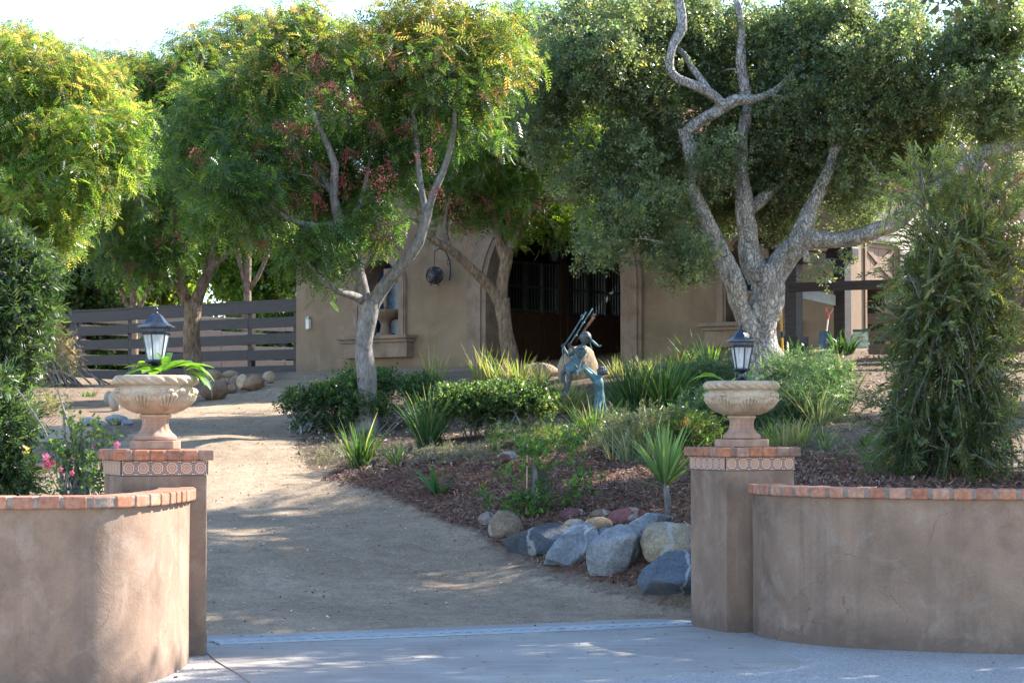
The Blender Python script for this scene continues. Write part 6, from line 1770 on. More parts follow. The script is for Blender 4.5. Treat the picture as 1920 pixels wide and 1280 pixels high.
# head with face, hair cap, ponytail
hm = MB(); hc = SP(523, 395, 0)
def headmesh(mb, c, R, face, col, n=28):
    """ovoid head; face = unit vector the face looks along"""
    f = Vector(face).normalized(); up = Vector((0, 0, 1)); up = (up - f * up.dot(f)).normalized(); sd = up.cross(f)
    vs = []; fs = []
    nv = 20
    for j in range(nv + 1):
        th = PI * j / nv
        for k in range(n):
            a = 2 * PI * k / n
            x = math.sin(th) * math.cos(a); y = math.sin(th) * math.sin(a); z = -math.cos(th)   # x forward, y side
            r = R * (1 + (.06 if z > .1 else 0))
            X, Y, Z = x * 1.0, y * .82, z * 1.12
            if z < 0: Y *= 1 + z * .32; X *= 1 + z * .1 if x > 0 else 1 + z * .35
            if x > .5:
                e = math.exp(-(y / .14) ** 2)
                X += e * (.26 * math.exp(-((z + .12) / .11) ** 2) + .14 * math.exp(-((z - .02) / .12) ** 2))     # nose
                X += math.exp(-(y / .2) ** 2) * (.08 * math.exp(-((z + .38) / .05) ** 2) + .08 * math.exp(-((z + .50) / .05) ** 2) - .06 * math.exp(-((z + .44) / .025) ** 2))  # lips
                X += math.exp(-(y / .22) ** 2) * .1 * math.exp(-((z + .72) / .12) ** 2)    # chin
                for sg in (-1, 1): X -= .13 * math.exp(-((y - sg * .3) / .14) ** 2 - ((z - .1) / .1) ** 2)          # eye sockets
                X += .07 * math.exp(-((z - .27) / .07) ** 2)  # brow
            vs.append(c + f * (X * r) + sd * (Y * r) + up * (Z * r))
    for j in range(nv):
        for k in range(n):
            k2 = (k + 1) % n; fs.append((j * n + k, j * n + k2, (j + 1) * n + k2, (j + 1) * n + k))
    mb.add(vs, fs, col)
    for sg in (-1, 1): mb.ball(c + f * (.8 * R) + sd * (sg * .26 * R) + up * (.08 * R), .1 * R, nu=8, nv=6, col=col)
    for sg in (-1, 1): mb.ball(c + sd * (sg * .84 * R) - up * .05 * R, .2 * R, (.7, .35, 1), nu=8, nv=6, col=col)
headmesh(hm, hc, 57 * u, (-.93, -.28, .16), (.3, 0, 0))
hm.build('head', M['bronze'], girl, o3, smooth=True)
hr = MB()
f_ = Vector((-.93, -.28, .16)).normalized()
for k in range(16):      # hair combed back to the ponytail
    a = (k / 15 - .5) * 2.6; 
    sdv = Vector((0, 0, 1)).cross(f_)
    st_ = hc + f_ * (.42 * 54 * u) + sdv * (math.sin(a) * 48 * u) + Vector((0, 0, math.cos(a) * 50 * u)); en = SP(578, 412, .0)
    md = hc - f_ * (.25 * 54 * u) + sdv * (math.sin(a) * 54 * u) + Vector((0, 0, math.cos(a) * 60 * u))
    hr.tube([st_, md.lerp(st_, .5) + Vector((0, 0, 4 * u)), md, md.lerp(en, .6), en], [7 * u, 12 * u, 13 * u, 11 * u, 8 * u], 6, col=(.15, 0, 0))
hr.tube([SP(572, 408), SP(592, 425), SP(620, 452), SP(648, 474), SP(668, 476), SP(680, 462)], [11 * u, 13 * u, 14 * u, 11 * u, 7 * u, 3 * u], 8, col=(.8, 0, 0))
hr.tube([SP(576, 415), SP(568, 450), SP(580, 490), SP(592, 508)], [6 * u, 6 * u, 5 * u, 2 * u], 6, col=(.8, 0, 0))
hr.build('hair', M['bronze'], girl, o3, smooth=True)
# dress: bodice and flared skirt
dm = MB(); ring = []
axis_ = [(SP(505, 478), 26, 26), (SP(492, 492), 50, 42), (SP(470, 540), 54, 46), (SP(440, 605), 52, 46), (SP(418, 650), 62, 54), (SP(392, 690), 76, 64), (SP(372, 726), 84, 72)]
vs = []; fs = []; n_ = 30
for i, (c, ra, rb) in enumerate(axis_):
    a_ = axis_[max(0, i - 1)][0]; b_ = axis_[min(len(axis_) - 1, i + 1)][0]; tdir = (b_ - a_).normalized(); s1 = Vector((0, 1, 0)); s2 = tdir.cross(s1).normalized()
    for k in range(n_):
        an = 2 * PI * k / n_; fl_ = 1 + .07 * math.sin(an * 7) * (i / 6) ** 2
        vs.append(c + s2 * (ra * u * fl_ * math.cos(an)) + s1 * (rb * u * fl_ * math.sin(an)))
for i in range(len(axis_) - 1):
    for k in range(n_):
        k2 = (k + 1) % n_; fs.append((i * n_ + k, i * n_ + k2, (i + 1) * n_ + k2, (i + 1) * n_ + k))
dm.add(vs, fs, (.5, 0, 0))
dm.tube([SP(450, 500, -.06), SP(475, 485, -.075), SP(505, 480, -.06)], [12 * u] * 3, 6, col=(.7, 0, 0))
dm.build('dress', M['bronze'], girl, o3, smooth=True)
sw_ = MB(); sw_.bar(SP(430, 735, -.13), SP(535, 660, -.02), 12 * u, 30 * u, col=(.5, 0, 0)); sw_.bar(SP(412, 722, 0.1), SP(470, 690, 0.12), 12 * u, 60 * u, col=(.4, 0, 0)); sw_.build('swing_seat', M['bronze'], stt, o3, bevel=.004)
def rope(mb, pts, r):
    mb.tube(pts, r, 7, col=(.55, 0, 0))
    for a, b in zip(pts, pts[1:]):
        L = (b - a).length; k = 0
        while k < L: q = a.lerp(b, k / L); mb.ball(q, r * 1.18, nu=6, nv=4, col=(.6, 0, 0)); k += r * 2.6
for pts in (([(588, 103), (520, 210), (440, 340), (370, 450), (355, 520), (352, 580), (390, 620), (440, 690)], -.09), ([(522, 140), (470, 215), (400, 330), (318, 452), (292, 500), (298, 580), (312, 650), (322, 690)], .09)):
    rb_ = MB(); rope(rb_, [SP(x, y, pts[1]) for x, y in pts[0]], 6.5 * u)
    for (x, y) in ((485, 168), (490, 185), (480, 205)) if pts[1] > 0 else ((500, 240), (424, 370)):
        rb_.tube(ringpts(SP(x, y, pts[1]), 14 * u, (.5, .3, -.8), 8), 6 * u, 6, cap=False, col=(.7, 0, 0))
    rb_.build('rope', M['bronze'], stt, o3, smooth=True)
# boy pushing
bn = [(SP(655, 985, .05), 36 * u, 34 * u), (SP(652, 920, .03), 38 * u, 34 * u), (SP(655, 860, 0), 42 * u, 38 * u), (SP(650, 810, 0), 38 * u, 36 * u), (SP(668, 775, 0), 18 * u, 18 * u), (SP(675, 755, 0), 18 * u, 18 * u),
      (SP(615, 800, -.03), 26 * u, 26 * u), (SP(570, 760, -.04), 22 * u, 22 * u), (SP(530, 720, -.05), 18 * u, 18 * u), (SP(505, 695, -.05), 14 * u, 14 * u),
      (SP(630, 790, .06), 24 * u, 24 * u), (SP(590, 745, .09), 20 * u, 20 * u), (SP(550, 705, .1), 15 * u, 15 * u), (SP(525, 690, .1), 13 * u, 13 * u),
      (SP(640, 1080, -.03), 28 * u, 28 * u), (SP(655, 1160, -.04), 23 * u, 23 * u), (SP(665, 1260, -.04), 15 * u, 15 * u), (SP(640, 1285, -.06), 13 * u, 10 * u),
      (SP(695, 1070, .1), 28 * u, 28 * u), (SP(712, 1150, .14), 22 * u, 22 * u), (SP(722, 1240, .17), 15 * u, 15 * u), (SP(700, 1265, .16), 13 * u, 10 * u)]
be = [(0, 1), (1, 2), (2, 3), (3, 4), (4, 5), (3, 6), (6, 7), (7, 8), (8, 9), (3, 10), (10, 11), (11, 12), (12, 13), (0, 14), (14, 15), (15, 16), (16, 17), (0, 18), (18, 19), (19, 20), (20, 21)]
boy = skin('boy_figure', bn, be, stt, (.8, 0, 0))
hm = MB(); hb_ = SP(682, 728, 0); headmesh(hm, hb_, 44 * u, (-.9, .2, .4), (.1, 0, 0)); hm.build('head', M['bronze'], boy, o3, smooth=True)
hr = MB(); hr.ball(hb_ + Vector((6 * u, 0, 6 * u)), 49 * u, (1, .95, 1.0), nu=16, nv=12, col=(.05, 0, 0))
for k in range(24):
    d = Vector((random.uniform(-.4, 1), random.uniform(-1, 1), random.uniform(-.2, 1))).normalized(); q = hb_ + Vector((6 * u, 0, 6 * u)) + d * 47 * u; hr.ball(q, 9 * u, nu=6, nv=5, col=(.05, 0, 0))
hr.build('hair', M['bronze'], boy, o3, smooth=True)
for (x, y, dy) in ((500, 690, -.05), (520, 685, .1)):
    fb = MB()
    for j in range(4): fb.tube([SP(x + 4, y + 6 - j * 7, dy), SP(x - 10, y - 2 - j * 7, dy - .01), SP(x - 17, y - 6 - j * 8, dy)], [5 * u, 4.5 * u, 3 * u], 5, col=(.6, 0, 0))
    fb.tube([SP(x + 4, y - 4, dy), SP(x + 2, y - 18, dy - .02), SP(x - 6, y - 26, dy - .02)], [5 * u, 4 * u, 3 * u], 5, col=(.6, 0, 0))
    fb.build('fingers', M['bronze'], boy, o3, smooth=True)

# ================================================================== blade plants
def blades(mb_list, base, n, h, w, r, lean=.5, curl=.6, pal=None, dryf=.1, radius=.08, hvar=.35, stiff=0):
    """append quads of strap leaves; returns arrays"""
    V = []; Cc = []
    cols = pal
    for i in range(n):
        a = r.uniform(0, 2 * PI); le = abs(r.normal()) * lean + .06; L = h * (1 + r.normal() * hvar * .5) * r.uniform(.7, 1.1)
        o = np.array([math.cos(a), math.sin(a), 0]); s = np.array([-math.sin(a), math.cos(a), 0]) ; tw = r.uniform(-1.2, 1.2); s = s * math.cos(tw) + o * math.sin(tw)
        p = np.array(base) + o * radius * r.random() ** .5 + np.array([0, 0, -.02]); d = nrm(o * le + np.array([0, 0, 1.0])); seg = 5
        col = np.array(cols[r.integers(len(cols))]) * r.uniform(.7, 1.3)
        if r.random() < dryf: col = np.array((0.36, 0.3, 0.18)) * r.uniform(.7, 1.1)
        pv_ = None; c_ = curl * r.uniform(.3, 1.3)
        bend = o + r.normal(size=3) * .15
        for k in range(seg + 1):
            t = k / seg; ww = w * (1 - t ** 2.2) * (0.75 + .5 * min(1, t * 3)) * .5 + .0012
            l_, r_ = p - s * ww, p + s * ww
            if pv_ is not None:
                V += [pv_[0], pv_[1], r_, l_]; Cc += [col * (1 + .15 * t)] * 4
            pv_ = (l_, r_)
            p = p + d * (L / seg); d = nrm(d + (bend * .35 + np.array([0, 0, -.28])) * c_ * (t + .25) * .8)
    mb_list.append((np.array(V), np.array(Cc)))
GRN = [(0.055, 0.12, 0.03), (0.08, 0.16, 0.035), (0.04, 0.09, 0.03), (0.12, 0.19, 0.05)]
GRD = [(0.03, 0.075, 0.03), (0.045, 0.10, 0.035), (0.06, 0.13, 0.04)]
GYL = [(0.2, 0.26, 0.06), (0.13, 0.2, 0.05), (0.28, 0.29, 0.12), (0.3, 0.27, 0.16)]
GGR = [(0.12, 0.17, 0.10), (0.16, 0.2, 0.14), (0.08, 0.13, 0.07), (0.22, 0.24, 0.17)]
def clump(px, py, wpx, hpx, n, label, seed, pal=GRN, w=.014, name='strap_leaf_clump', cat='grass clump', lean=.45, curl=.6, dry=.1, group=None, sub=3, radius=None, D=None):
    g = ground(px, py) if D is None else gat(px, D); s = g.y / F; r = np.random.default_rng(seed); L = []
    if radius is None: radius = wpx * s * .14
    for k in range(sub):
        off = np.array([r.normal() * wpx * s * .14, r.normal() * wpx * s * .14, 0]) if sub > 1 else np.zeros(3)
        b = np.array(g) + off; b[2] = H(b[0], b[1])
        blades(L, b, int(n * .8) // sub, hpx * s * .86, w * .9, r, lean, curl, pal, dry, radius)
    V = np.concatenate([q[0] for q in L]); Cc = np.concatenate([q[1] for q in L])
    o = quads(name, V, np.clip(Cc, 0, 1), M['blade'], None, tuple(g))
    return tag(o, label, cat, group)
GI = 'strap leaved clumps on the planted slope'
clump(795, 834, 100, 112, 260, 'tall dense clump of dark green strap leaves right of the grey pistache trunk', 301, GRD, .016, group=GI, lean=.4)
clump(672, 872, 105, 96, 120, 'clump of bright upright sword leaves at the driveway edge below the grey pistache', 302, GRN, .02, group=GI, lean=.42, curl=.35)
clump(745, 868, 70, 50, 60, 'small grassy tuft between the two taller clumps near the driveway edge', 303, GRN, .012, group=GI, sub=1)
clump(825, 712, 60, 72, 60, 'thin pale tuft of reedy leaves behind the low hedge, against the barn wall', 304, GYL, .016, group=GI, lean=.3, curl=.2, dry=.35)
clump(905, 712, 80, 72, 80, 'tuft of pale pointed leaves left of the brown pistache trunk', 305, GYL, .02, group=GI, lean=.45, curl=.25, dry=.25)
clump(960, 716, 110, 62, 160, 'wide clump of pale yellowish leaves at the foot of the brown pistache', 306, GYL, .018, group=GI, lean=.5, dry=.25)
clump(1015, 722, 80, 50, 100, 'low pale leafy tuft between the brown pistache and the tan boulder', 307, GYL, .018, group=GI, lean=.5, dry=.2)
clump(1045, 772, 70, 70, 110, 'dry yellow green clump below the feet of the girl statue', 308, GYL, .016, group=GI, lean=.5, dry=.4)
clump(1075, 770, 80, 80, 110, 'pale green clump just left of the boy statue', 309, GYL, .016, group=GI, lean=.45, dry=.2)
clump(1112, 822, 110, 84, 200, 'grey green clump of strap leaves in front of the boy statue', 310, GRN, .015, group=GI, lean=.5, dry=.15)
clump(1068, 838, 60, 46, 70, 'low tuft of bright strap leaves at the back edge of the mulch by the statue', 311, GRN, .014, group=GI)
clump(1185, 772, 120, 112, 300, 'large dark green clump of strap leaves right of the statue', 312, GRD, .02, group=GI, lean=.5)
clump(1248, 770, 120, 118, 300, 'large glossy clump of arching strap leaves left of the right urn', 313, GRN, .02, group=GI, lean=.55)
clump(1160, 705, 90, 44, 90, 'row of thin pale leaves along the crest right of the statue', 314, GYL, .012, group=GI, lean=.35, dry=.35)
clump(1215, 700, 90, 40, 90, 'thin pale tuft on the crest under the right side of the barn arch', 315, GYL, .012, group=GI, lean=.35, dry=.35)
clump(1190, 862, 110, 90, 160, 'silvery strap leaf clump behind the spiky rosette', 316, GGR, .012, group=GI, lean=.6, dry=.3)
clump(1275, 838, 80, 60, 110, 'leafy tuft right behind the left edge of the right pillar cap', 317, GRN, .014, group=GI)
clump(1522, 800, 120, 100, 200, 'grey green grassy clump on the slope right of the right urn', 318, GGR, .012, group=GI, lean=.5, dry=.2)
clump(1560, 770, 90, 110, 170, 'taller arching grassy clump on the bare slope edge right of the urn', 319, GRN, .012, group=GI, lean=.55, dry=.2)
clump(1490, 838, 80, 70, 110, 'light tuft of grass close behind the right pillar cap', 320, GYL, .012, group=GI, lean=.5, dry=.2)
clump(1450, 835, 50, 60, 60, 'narrow tuft of grass between the right urn stem and the slope', 321, GRN, .012, group=GI)
clump(1545, 840, 60, 50, 60, 'small bright tuft at the foot of the bare slope', 322, GRN, .012, group=GI)
clump(1275, 702, 70, 62, 70, 'clump of broad orange tipped leaves near the crest left of the oak', 323, [(0.1, 0.2, 0.04), (0.06, 0.13, 0.03), (0.3, 0.22, 0.06)], .04, group=GI, lean=.5, sub=2)
clump(1330, 694, 90, 70, 80, 'clump of broad glossy leaves beside the left oak trunk', 324, [(0.1, 0.19, 0.05), (0.06, 0.13, 0.03), (0.2, 0.28, 0.1)], .04, group=GI, lean=.55, sub=3)
clump(1495, 668, 60, 40, 60, 'small dark leafy clump at the foot of the near timber post', 325, GRD, .03, group=GI, sub=2)
clump(1580, 662, 60, 46, 80, 'dark green fan leaved clump on the crest below the rear timber post', 326, GRD, .035, group=GI, sub=2)
clump(1460, 668, 50, 40, 50, 'pale leafy clump right of the oak base', 327, GRN, .03, group=GI, sub=2)
clump(1890, 665, 70, 50, 80, 'bright green leafy clump on the slope at the right margin', 328, GRN, .04, group=GI, sub=2)
clump(925, 848, 40, 40, 40, 'small bright tuft at the back edge of the mulch near the pale stone', 329, GRN, .014, group=GI)
clump(60, 935, 110, 100, 30, 'broad sword leaved clump in the lower left corner above the left wall', 330, GRN, .045, group=GI, sub=1, lean=.55, curl=.4, dry=0, D=17.2)
clump(1915, 945, 70, 70, 26, 'broad grey green leaves behind the right wall at the right margin', 331, GRD, .07, group=GI, sub=1, lean=.5, curl=.3, dry=0, D=18.0)
clump(1868, 935, 60, 60, 26, 'broad dark leaves between the weeping shrub and the right margin', 332, GRD, .06, group=GI, sub=1, lean=.5, curl=.3, dry=0, D=18.3)
clump(100, 760, 50, 24, 70, 'thin grass tuft on the pale dry slope at left', 333, GGR, .008, group=GI, dry=.3)
clump(165, 742, 60, 16, 80, 'low green grass tuft on the sunny patch at left', 334, GRN, .008, group=GI, dry=.1)
clump(1700, 770, 40, 40, 40, 'sparse pale weed tuft on the bare slope left of the weeping shrub', 335, GYL, .008, group=GI, dry=.4)
clump(1625, 830, 40, 26, 50, 'tiny green weed at the foot of the bare slope', 336, GRN, .02, group=GI, dry=0)
clump(1900, 770, 50, 60, 50, 'pale dry weeds right of the weeping shrub', 337, GYL, .008, group=GI, dry=.5)
# strap plant on the mulch
gq = ground(820, 925); t = thing('clivia', gq, 'small plant with broad drooping dark green leaves alone on the mulch', 'plant')
r = np.random.default_rng(340); L = []; blades(L, gq, 16, .42, .055, r, 1.1, .8, GRD, 0, .04); V, Cc = L[0]
quads('leaves', V, Cc * 1.1, M['blade'], t, tuple(gq)); mb = MB(); mb.tube([gq + Vector((0, 0, -.05)), gq + Vector((0.01, 0, .06))], [.03, .02], 8); mb.build('stem', M['twig'], t, gq)
# spiky rosette (cordyline) by the boulders
gc_ = gat(1252, 21.0); t = thing('cordyline', gc_, 'young cordyline with a spiky rosette of long narrow leaves on a thin grey stem, beside the right pillar', 'plant')
t['label'] = 'young cordyline with a spiky rosette of narrow leaves on a thin stem'
tp = P(1247, 905, 21.0); mb = MB(); mb.tube([gc_ + Vector((0, 0, -.1)), gc_.lerp(tp, .5) + Vector((.01, 0, 0)), tp], [.035, .03, .028], 10, rough=.2); mb.build('stem', M['bark_grey'], t, gc_, smooth=True)
r = np.random.default_rng(341); L = []
blades(L, tp, 70, .66, .026, r, .62, .22, [(0.14, 0.22, 0.09), (0.2, 0.28, 0.12), (0.1, 0.17, 0.06)], 0, .02, .25)
blades(L, tp - Vector((0, 0, .03)), 12, .5, .026, r, 1.9, 1.2, [(0.16, 0.22, 0.07), (0.25, 0.22, 0.08), (0.12, 0.06, 0.04)], .2, .02)
V = np.concatenate([q[0] for q in L]); Cc = np.concatenate([q[1] for q in L]); quads('leaves', V, np.clip(Cc, 0, 1), M['blade'], t, tuple(gc_))
# leafy young shrub with stake
gy_ = gat(1000, 22.3)
t = shrub('young_shrub', gy_, 'young leafy shrub on the mulch growing round a grey stump and a thin wooden stake', [(1005, 945, 22.2, 55, 32, .22), (985, 905, 22.2, 45, 30, .2), (1000, 860, 22.3, 55, 42, .2), (1060, 830, 22.4, 40, 24, .2), (940, 930, 22.0, 26, 12, .12), (1090, 905, 22.1, 40, 10, .12), (965, 960, 22.0, 25, 22, .15)], 17,
      ([(0.05, 0.12, 0.025), (0.08, 0.17, 0.035), (0.035, 0.08, 0.025), (0.13, 0.22, 0.05)], [3, 3, 2, 1]), 401, tmpl=T_HEDGE, leaf=.12, shoot_len=.16, bough=(.13, .1), nshoot=6, nleaf=3, stems=26, sr=.009, roll=.8, up=.1)
mb = MB(); a = gat(987, 22.1); mb.tube([a, P(989, 832, 22.2)], .009, 6); mb.build('stake', m_simple('stake_wood', (0.42, 0.27, 0.17), .7), t, gy_)
mb = MB(); a = gat(999, 22.2); mb.tube([a - Vector((0, 0, .1)), P(1002, 930, 22.2), P(1003, 895, 22.2), P(1001, 868, 22.2)], [.04, .034, .03, .02], 9, rough=.5); mb.build('stump', M['bark_grey'], t, gy_)
# hedges round the grey pistache
PAL_H = ([(0.035, 0.08, 0.03), (0.055, 0.11, 0.035), (0.08, 0.14, 0.045), (0.025, 0.055, 0.025)], [3, 3, 1.6, 2])
def hedge(label, gx_, gy2, bl, nb, seed, roots, **kw):
    g = ground(gx_, gy2); D = g.y
    bl = [(a, b + 12, D + (f if f else 0), c, d * .8, e) for (a, b, c, d, e, f) in bl]; nb = int(nb * .8)
    rt = [tuple(ground(*q)) for q in roots]
    return shrub('low_hedge', g, label, bl, nb, PAL_H, seed, tmpl=T_HEDGE, nshoot=9, nleaf=4, leaf=.11, shoot_len=.16, bough=(.19, .11), stems=26, inner=.2, rootx=rt, group='low hedge shrubs on the bed', sr=.014, bark='bark_grey', spread=.06, **kw)
hedge('small ragged shrub at the driveway edge, leftmost of the low hedge', 565, 805, [(565, 740, 42, 18, .35, 0), (615, 738, 36, 15, .3, 0.2), (572, 790, 18, 6, .12, -.2), (603, 776, 16, 5, .12, -.1)], 34, 411, [(558, 812), (562, 810), (572, 812)])
hedge('broad flat topped shrub wrapped round the grey pistache trunk', 690, 800, [(690, 712, 95, 20, .8, .3), (635, 728, 60, 20, .6, 0), (750, 722, 70, 20, .6, 0), (800, 718, 34, 14, .5, .3), (700, 745, 60, 12, .4, -.5), (690, 697, 60, 8, .6, .8)], 112, 412, [(705, 812), (722, 805), (660, 800), (640, 795), (745, 815)])
hedge('wide low shrub with bare crooked stems below, left of the statue', 925, 812, [(880, 738, 66, 20, .6, 0), (950, 732, 76, 20, .6, 0), (1000, 740, 26, 18, .5, 0), (845, 742, 28, 13, .4, -.1), (910, 758, 80, 8, .4, -.2)], 105, 413, [(880, 815), (885, 810), (915, 812), (960, 815), (990, 805)])
# ferny and twiggy shrubs near the oak
PAL_F = ([(0.05, 0.11, 0.06), (0.07, 0.15, 0.08), (0.04, 0.08, 0.045), (0.14, 0.2, 0.12)], [3, 3, 2, .8])
def fern(label, px, py, bl, nb, seed, pal=PAL_F, name='ferny_shrub', **kw):
    g = ground(px, py); D = g.y
    a = dict(tmpl=T_FEA, nshoot=9, nleaf=3, leaf=.2, shoot_len=.2, bough=(.2, .16), stems=14, up=.4, group='ferny shrubs near the oak')
    a.update(kw)
    return shrub(name, g, label, [(x, y, D + dz, rx, ry, rd) for (x, y, rx, ry, rd, dz) in bl], nb, pal, seed, **a)
fern('blue green ferny shrub right behind the right urn, at the oak base', 1480, 755, [(1480, 700, 50, 40, .5, 0), (1520, 700, 45, 38, .5, 0), (1460, 740, 40, 30, .4, -.1)], 55, 421)
fern('ferny shrub with a pale dead twig on the slope, farther right of the oak base', 1545, 780, [(1545, 710, 34, 36, .4, 0), (1530, 755, 40, 30, .4, -.3)], 38, 422)
fern('dark ferny shrub between the oak and the large strap leaf clumps', 1320, 740, [(1290, 715, 55, 34, .6, 0), (1350, 700, 50, 36, .5, 0), (1320, 745, 40, 26, .4, -.2)], 60, 423)
fern('dark ferny shrub under the lantern, left of the right urn bowl', 1340, 810, [(1310, 790, 40, 36, .4, 0), (1350, 770, 30, 30, .3, 0)], 36, 424)
fern('silvery low shrub in front of the big strap clumps, right of the statue', 1180, 840, [(1170, 815, 55, 18, .5, 0), (1230, 806, 50, 20, .5, .3)], 34, 425, ([(0.10, 0.14, 0.10), (0.15, 0.18, 0.13), (0.06, 0.1, 0.07)], [3, 2, 2]))
fern('grey green ferny shrub behind the right urn bowl', 1455, 800, [(1455, 780, 50, 40, .4, 0), (1490, 760, 40, 30, .3, 0)], 40, 426)
fern('low leafy ground shrub at the back edge of the mulch near the pillar', 1310, 840, [(1300, 818, 50, 18, .3, 0), (1250, 826, 40, 14, .3, 0)], 34, 427, PAL_BG2)
fern('low green weedy patch in front of the hedge, middle of the mulch edge', 960, 846, [(960, 828, 60, 12, .4, 0), (1030, 826, 50, 12, .4, 0)], 22, 428, PAL_BG, leaf=.1, nleaf=4)
# dry silver brush at the left by the fence corner
PAL_DRY = ([(0.33, 0.3, 0.25), (0.22, 0.2, 0.16), (0.16, 0.2, 0.1), (0.42, 0.38, 0.32)], [3, 3, 2, 1])
shrub('dry_brush', gat(90, 41), 'mound of bare silvery branches and brush left of the fence corner post', [(90, 660, 41, 50, 40, .8), (60, 640, 41, 40, 60, .8), (110, 690, 40.5, 36, 22, .5)], 70, PAL_DRY, 431, tmpl=T_FEA, nshoot=8, nleaf=3, leaf=.22, shoot_len=.25, bough=(.3, .25), stems=60, sr=.02, bark='bark_grey', spread=.5)
for k, (px, py, w_, lb) in enumerate(((100, 745, 34, 'grey wispy weed on the pale left slope'), (85, 765, 30, 'second grey wispy weed lower on the left slope'))):
    g = ground(px, py + 14); shrub('wispy_weed', g, lb, [(px, py, g.y, w_, 16, .3)], 14, ([(0.2, 0.22, 0.14), (0.15, 0.17, 0.1)], [1, 1]), 441 + k, tmpl=T_FEA, leaf=.12, nshoot=6, nleaf=3, group='wispy weeds on the left slope', sr=.006)
# dry ground cover in front of the hedge: uncountable
r = np.random.default_rng(450); Vs, Cs = [], []
pts = []
for _ in range(420):
    px = r.uniform(590, 960); py = r.uniform(840, 870) + (r.random() < .15) * 8
    pts.append(ground(px, py))
for _ in range(160): pts.append(ground(r.uniform(1100, 1330), r.uniform(800, 842)))
for _ in range(150): pts.append(ground(r.uniform(1440, 1600), r.uniform(800, 850)))
pts = np.array([list(p) for p in pts]); n_ = len(pts)
for rep_ in range(4):
    q = pts + r.normal(size=(n_, 3)) * np.array([.12, .12, 0]) + np.array([0, 0, .03]); d = nrm(r.normal(size=(n_, 3)) + np.array([0, 0, .25]))
    V = place_leaves(q, d, .095 * r.uniform(.5, 1.3, n_), T_FEA, r, 2); Vs.append(V.reshape(-1, 3)); Cs.append(np.repeat(palette([(0.2, 0.17, 0.15), (0.28, 0.24, 0.21), (0.13, 0.11, 0.1), (0.09, 0.14, 0.05)], [3, 2, 2, 1.3], n_, r), T_FEA.shape[0], 0))
tag(quads('dry_ground_cover', np.concatenate(Vs), np.concatenate(Cs), M['blade']), 'dry grey twiggy ground cover between the hedge and the mulch', 'ground cover', kind='stuff')
# wood chips
def scatter_chips(n, poly, sx, sy, cols, name, label, cat, seed, zoff=.008, tl=.5):
    r = np.random.default_rng(seed); xs = np.array([p[0] for p in poly]); ys = np.array([p[1] for p in poly]); P_ = []
    # sample in the world by bounding box, keep those whose ground position falls in the region
    q = [ground(x, y) for x, y in poly]; x0, x1 = min(v.x for v in q), max(v.x for v in q); y0, y1 = min(v.y for v in q), max(v.y for v in q)
    X = r.uniform(x0, x1, n * 4); Y = r.uniform(y0, y1, n * 4); Z = HH(X, Y)
    dd = Y * cc + (Z - CAMZ) * ss; a = 960 + F * X / dd; b = 640 - F * ((Z - CAMZ) * cc - Y * ss) / dd
    k = inpoly(a + r.normal(size=len(a)) * 8, b + r.normal(size=len(b)) * 3, poly); X, Y, Z = X[k][:n], Y[k][:n], Z[k][:n]
    bz = 0.035 * vnoise(X, Y, 0.9) + 0.018 * vnoise(X, Y, 2.7, 5)
    t_ = (X - LFR[0]) * gnor[0] + (Y - LFR[1]) * gnor[1]
    Pn = np.stack([X, Y, Z + bz * sstep(1.2, 4, t_) - .02 + zoff + r.random(len(X)) * .02], 1); m = len(Pn)
    base = np.array([[-.5, -.5, 0], [.5, -.35, 0], [.45, .5, 0], [-.4, .4, 0]]) * np.array([sx, sy, 1])
    d = nrm(np.stack([r.normal(size=m), r.normal(size=m), r.normal(size=m) * tl], 1))
    V = place_leaves(Pn, d, r.uniform(.4, 1.5, m), base, r, tl)
    c = palette(cols[0], cols[1], m, r, .25)
    tag(quads(name, V.reshape(-1, 3), np.repeat(c, 4, 0), M['chip']), label, cat, kind='stuff')
M['chip'] = None
m_, n__, b__ = mat('chips'); n__.links.new(tintnode(n__), b__.inputs['Base Color']); b__.inputs['Roughness'].default_value = .85; M['chip'] = m_
scatter_chips(30000, mulch_poly, .055, .011, ([(0.17, 0.085, 0.06), (0.25, 0.145, 0.1), (0.1, 0.055, 0.04), (0.34, 0.24, 0.18)], [3, 2.4, 2.0, .6]), 'wood_chips', 'brown shredded wood chips covering the bed behind the boulders', 'mulch', 460)
scatter_chips(9000, [(540, 760), (1000, 740), (1320, 760), (1660, 650), (1660, 850), (1320, 850), (560, 880)], .05, .016, ([(0.25, 0.18, 0.13), (0.12, 0.08, 0.06), (0.4, 0.33, 0.26), (0.2, 0.09, 0.05)], [3, 3, 1.4, 1]), 'leaf_litter', 'scattered dry leaves and twigs on the soil of the planted slope', 'leaf litter', 461)
scatter_chips(5200, drive_poly, .022, .013, ([(0.16, 0.12, 0.09), (0.3, 0.22, 0.15), (0.5, 0.45, 0.38)], [2, 2, 2]), 'driveway_litter', 'small leaf bits and pebbles scattered on the gravel driveway', 'leaf litter', 462, .004, .25)

scatter_chips(240, [(400, 1178), (1290, 1160), (1440, 1210), (1900, 1240), (1900, 1279), (380, 1279)], .03, .014, ([(0.13, 0.09, 0.06), (0.25, 0.16, 0.09)], [2, 1]), 'pavement_litter', 'few dry leaf bits blown onto the concrete and pavement', 'leaf litter', 463, .03, .1)
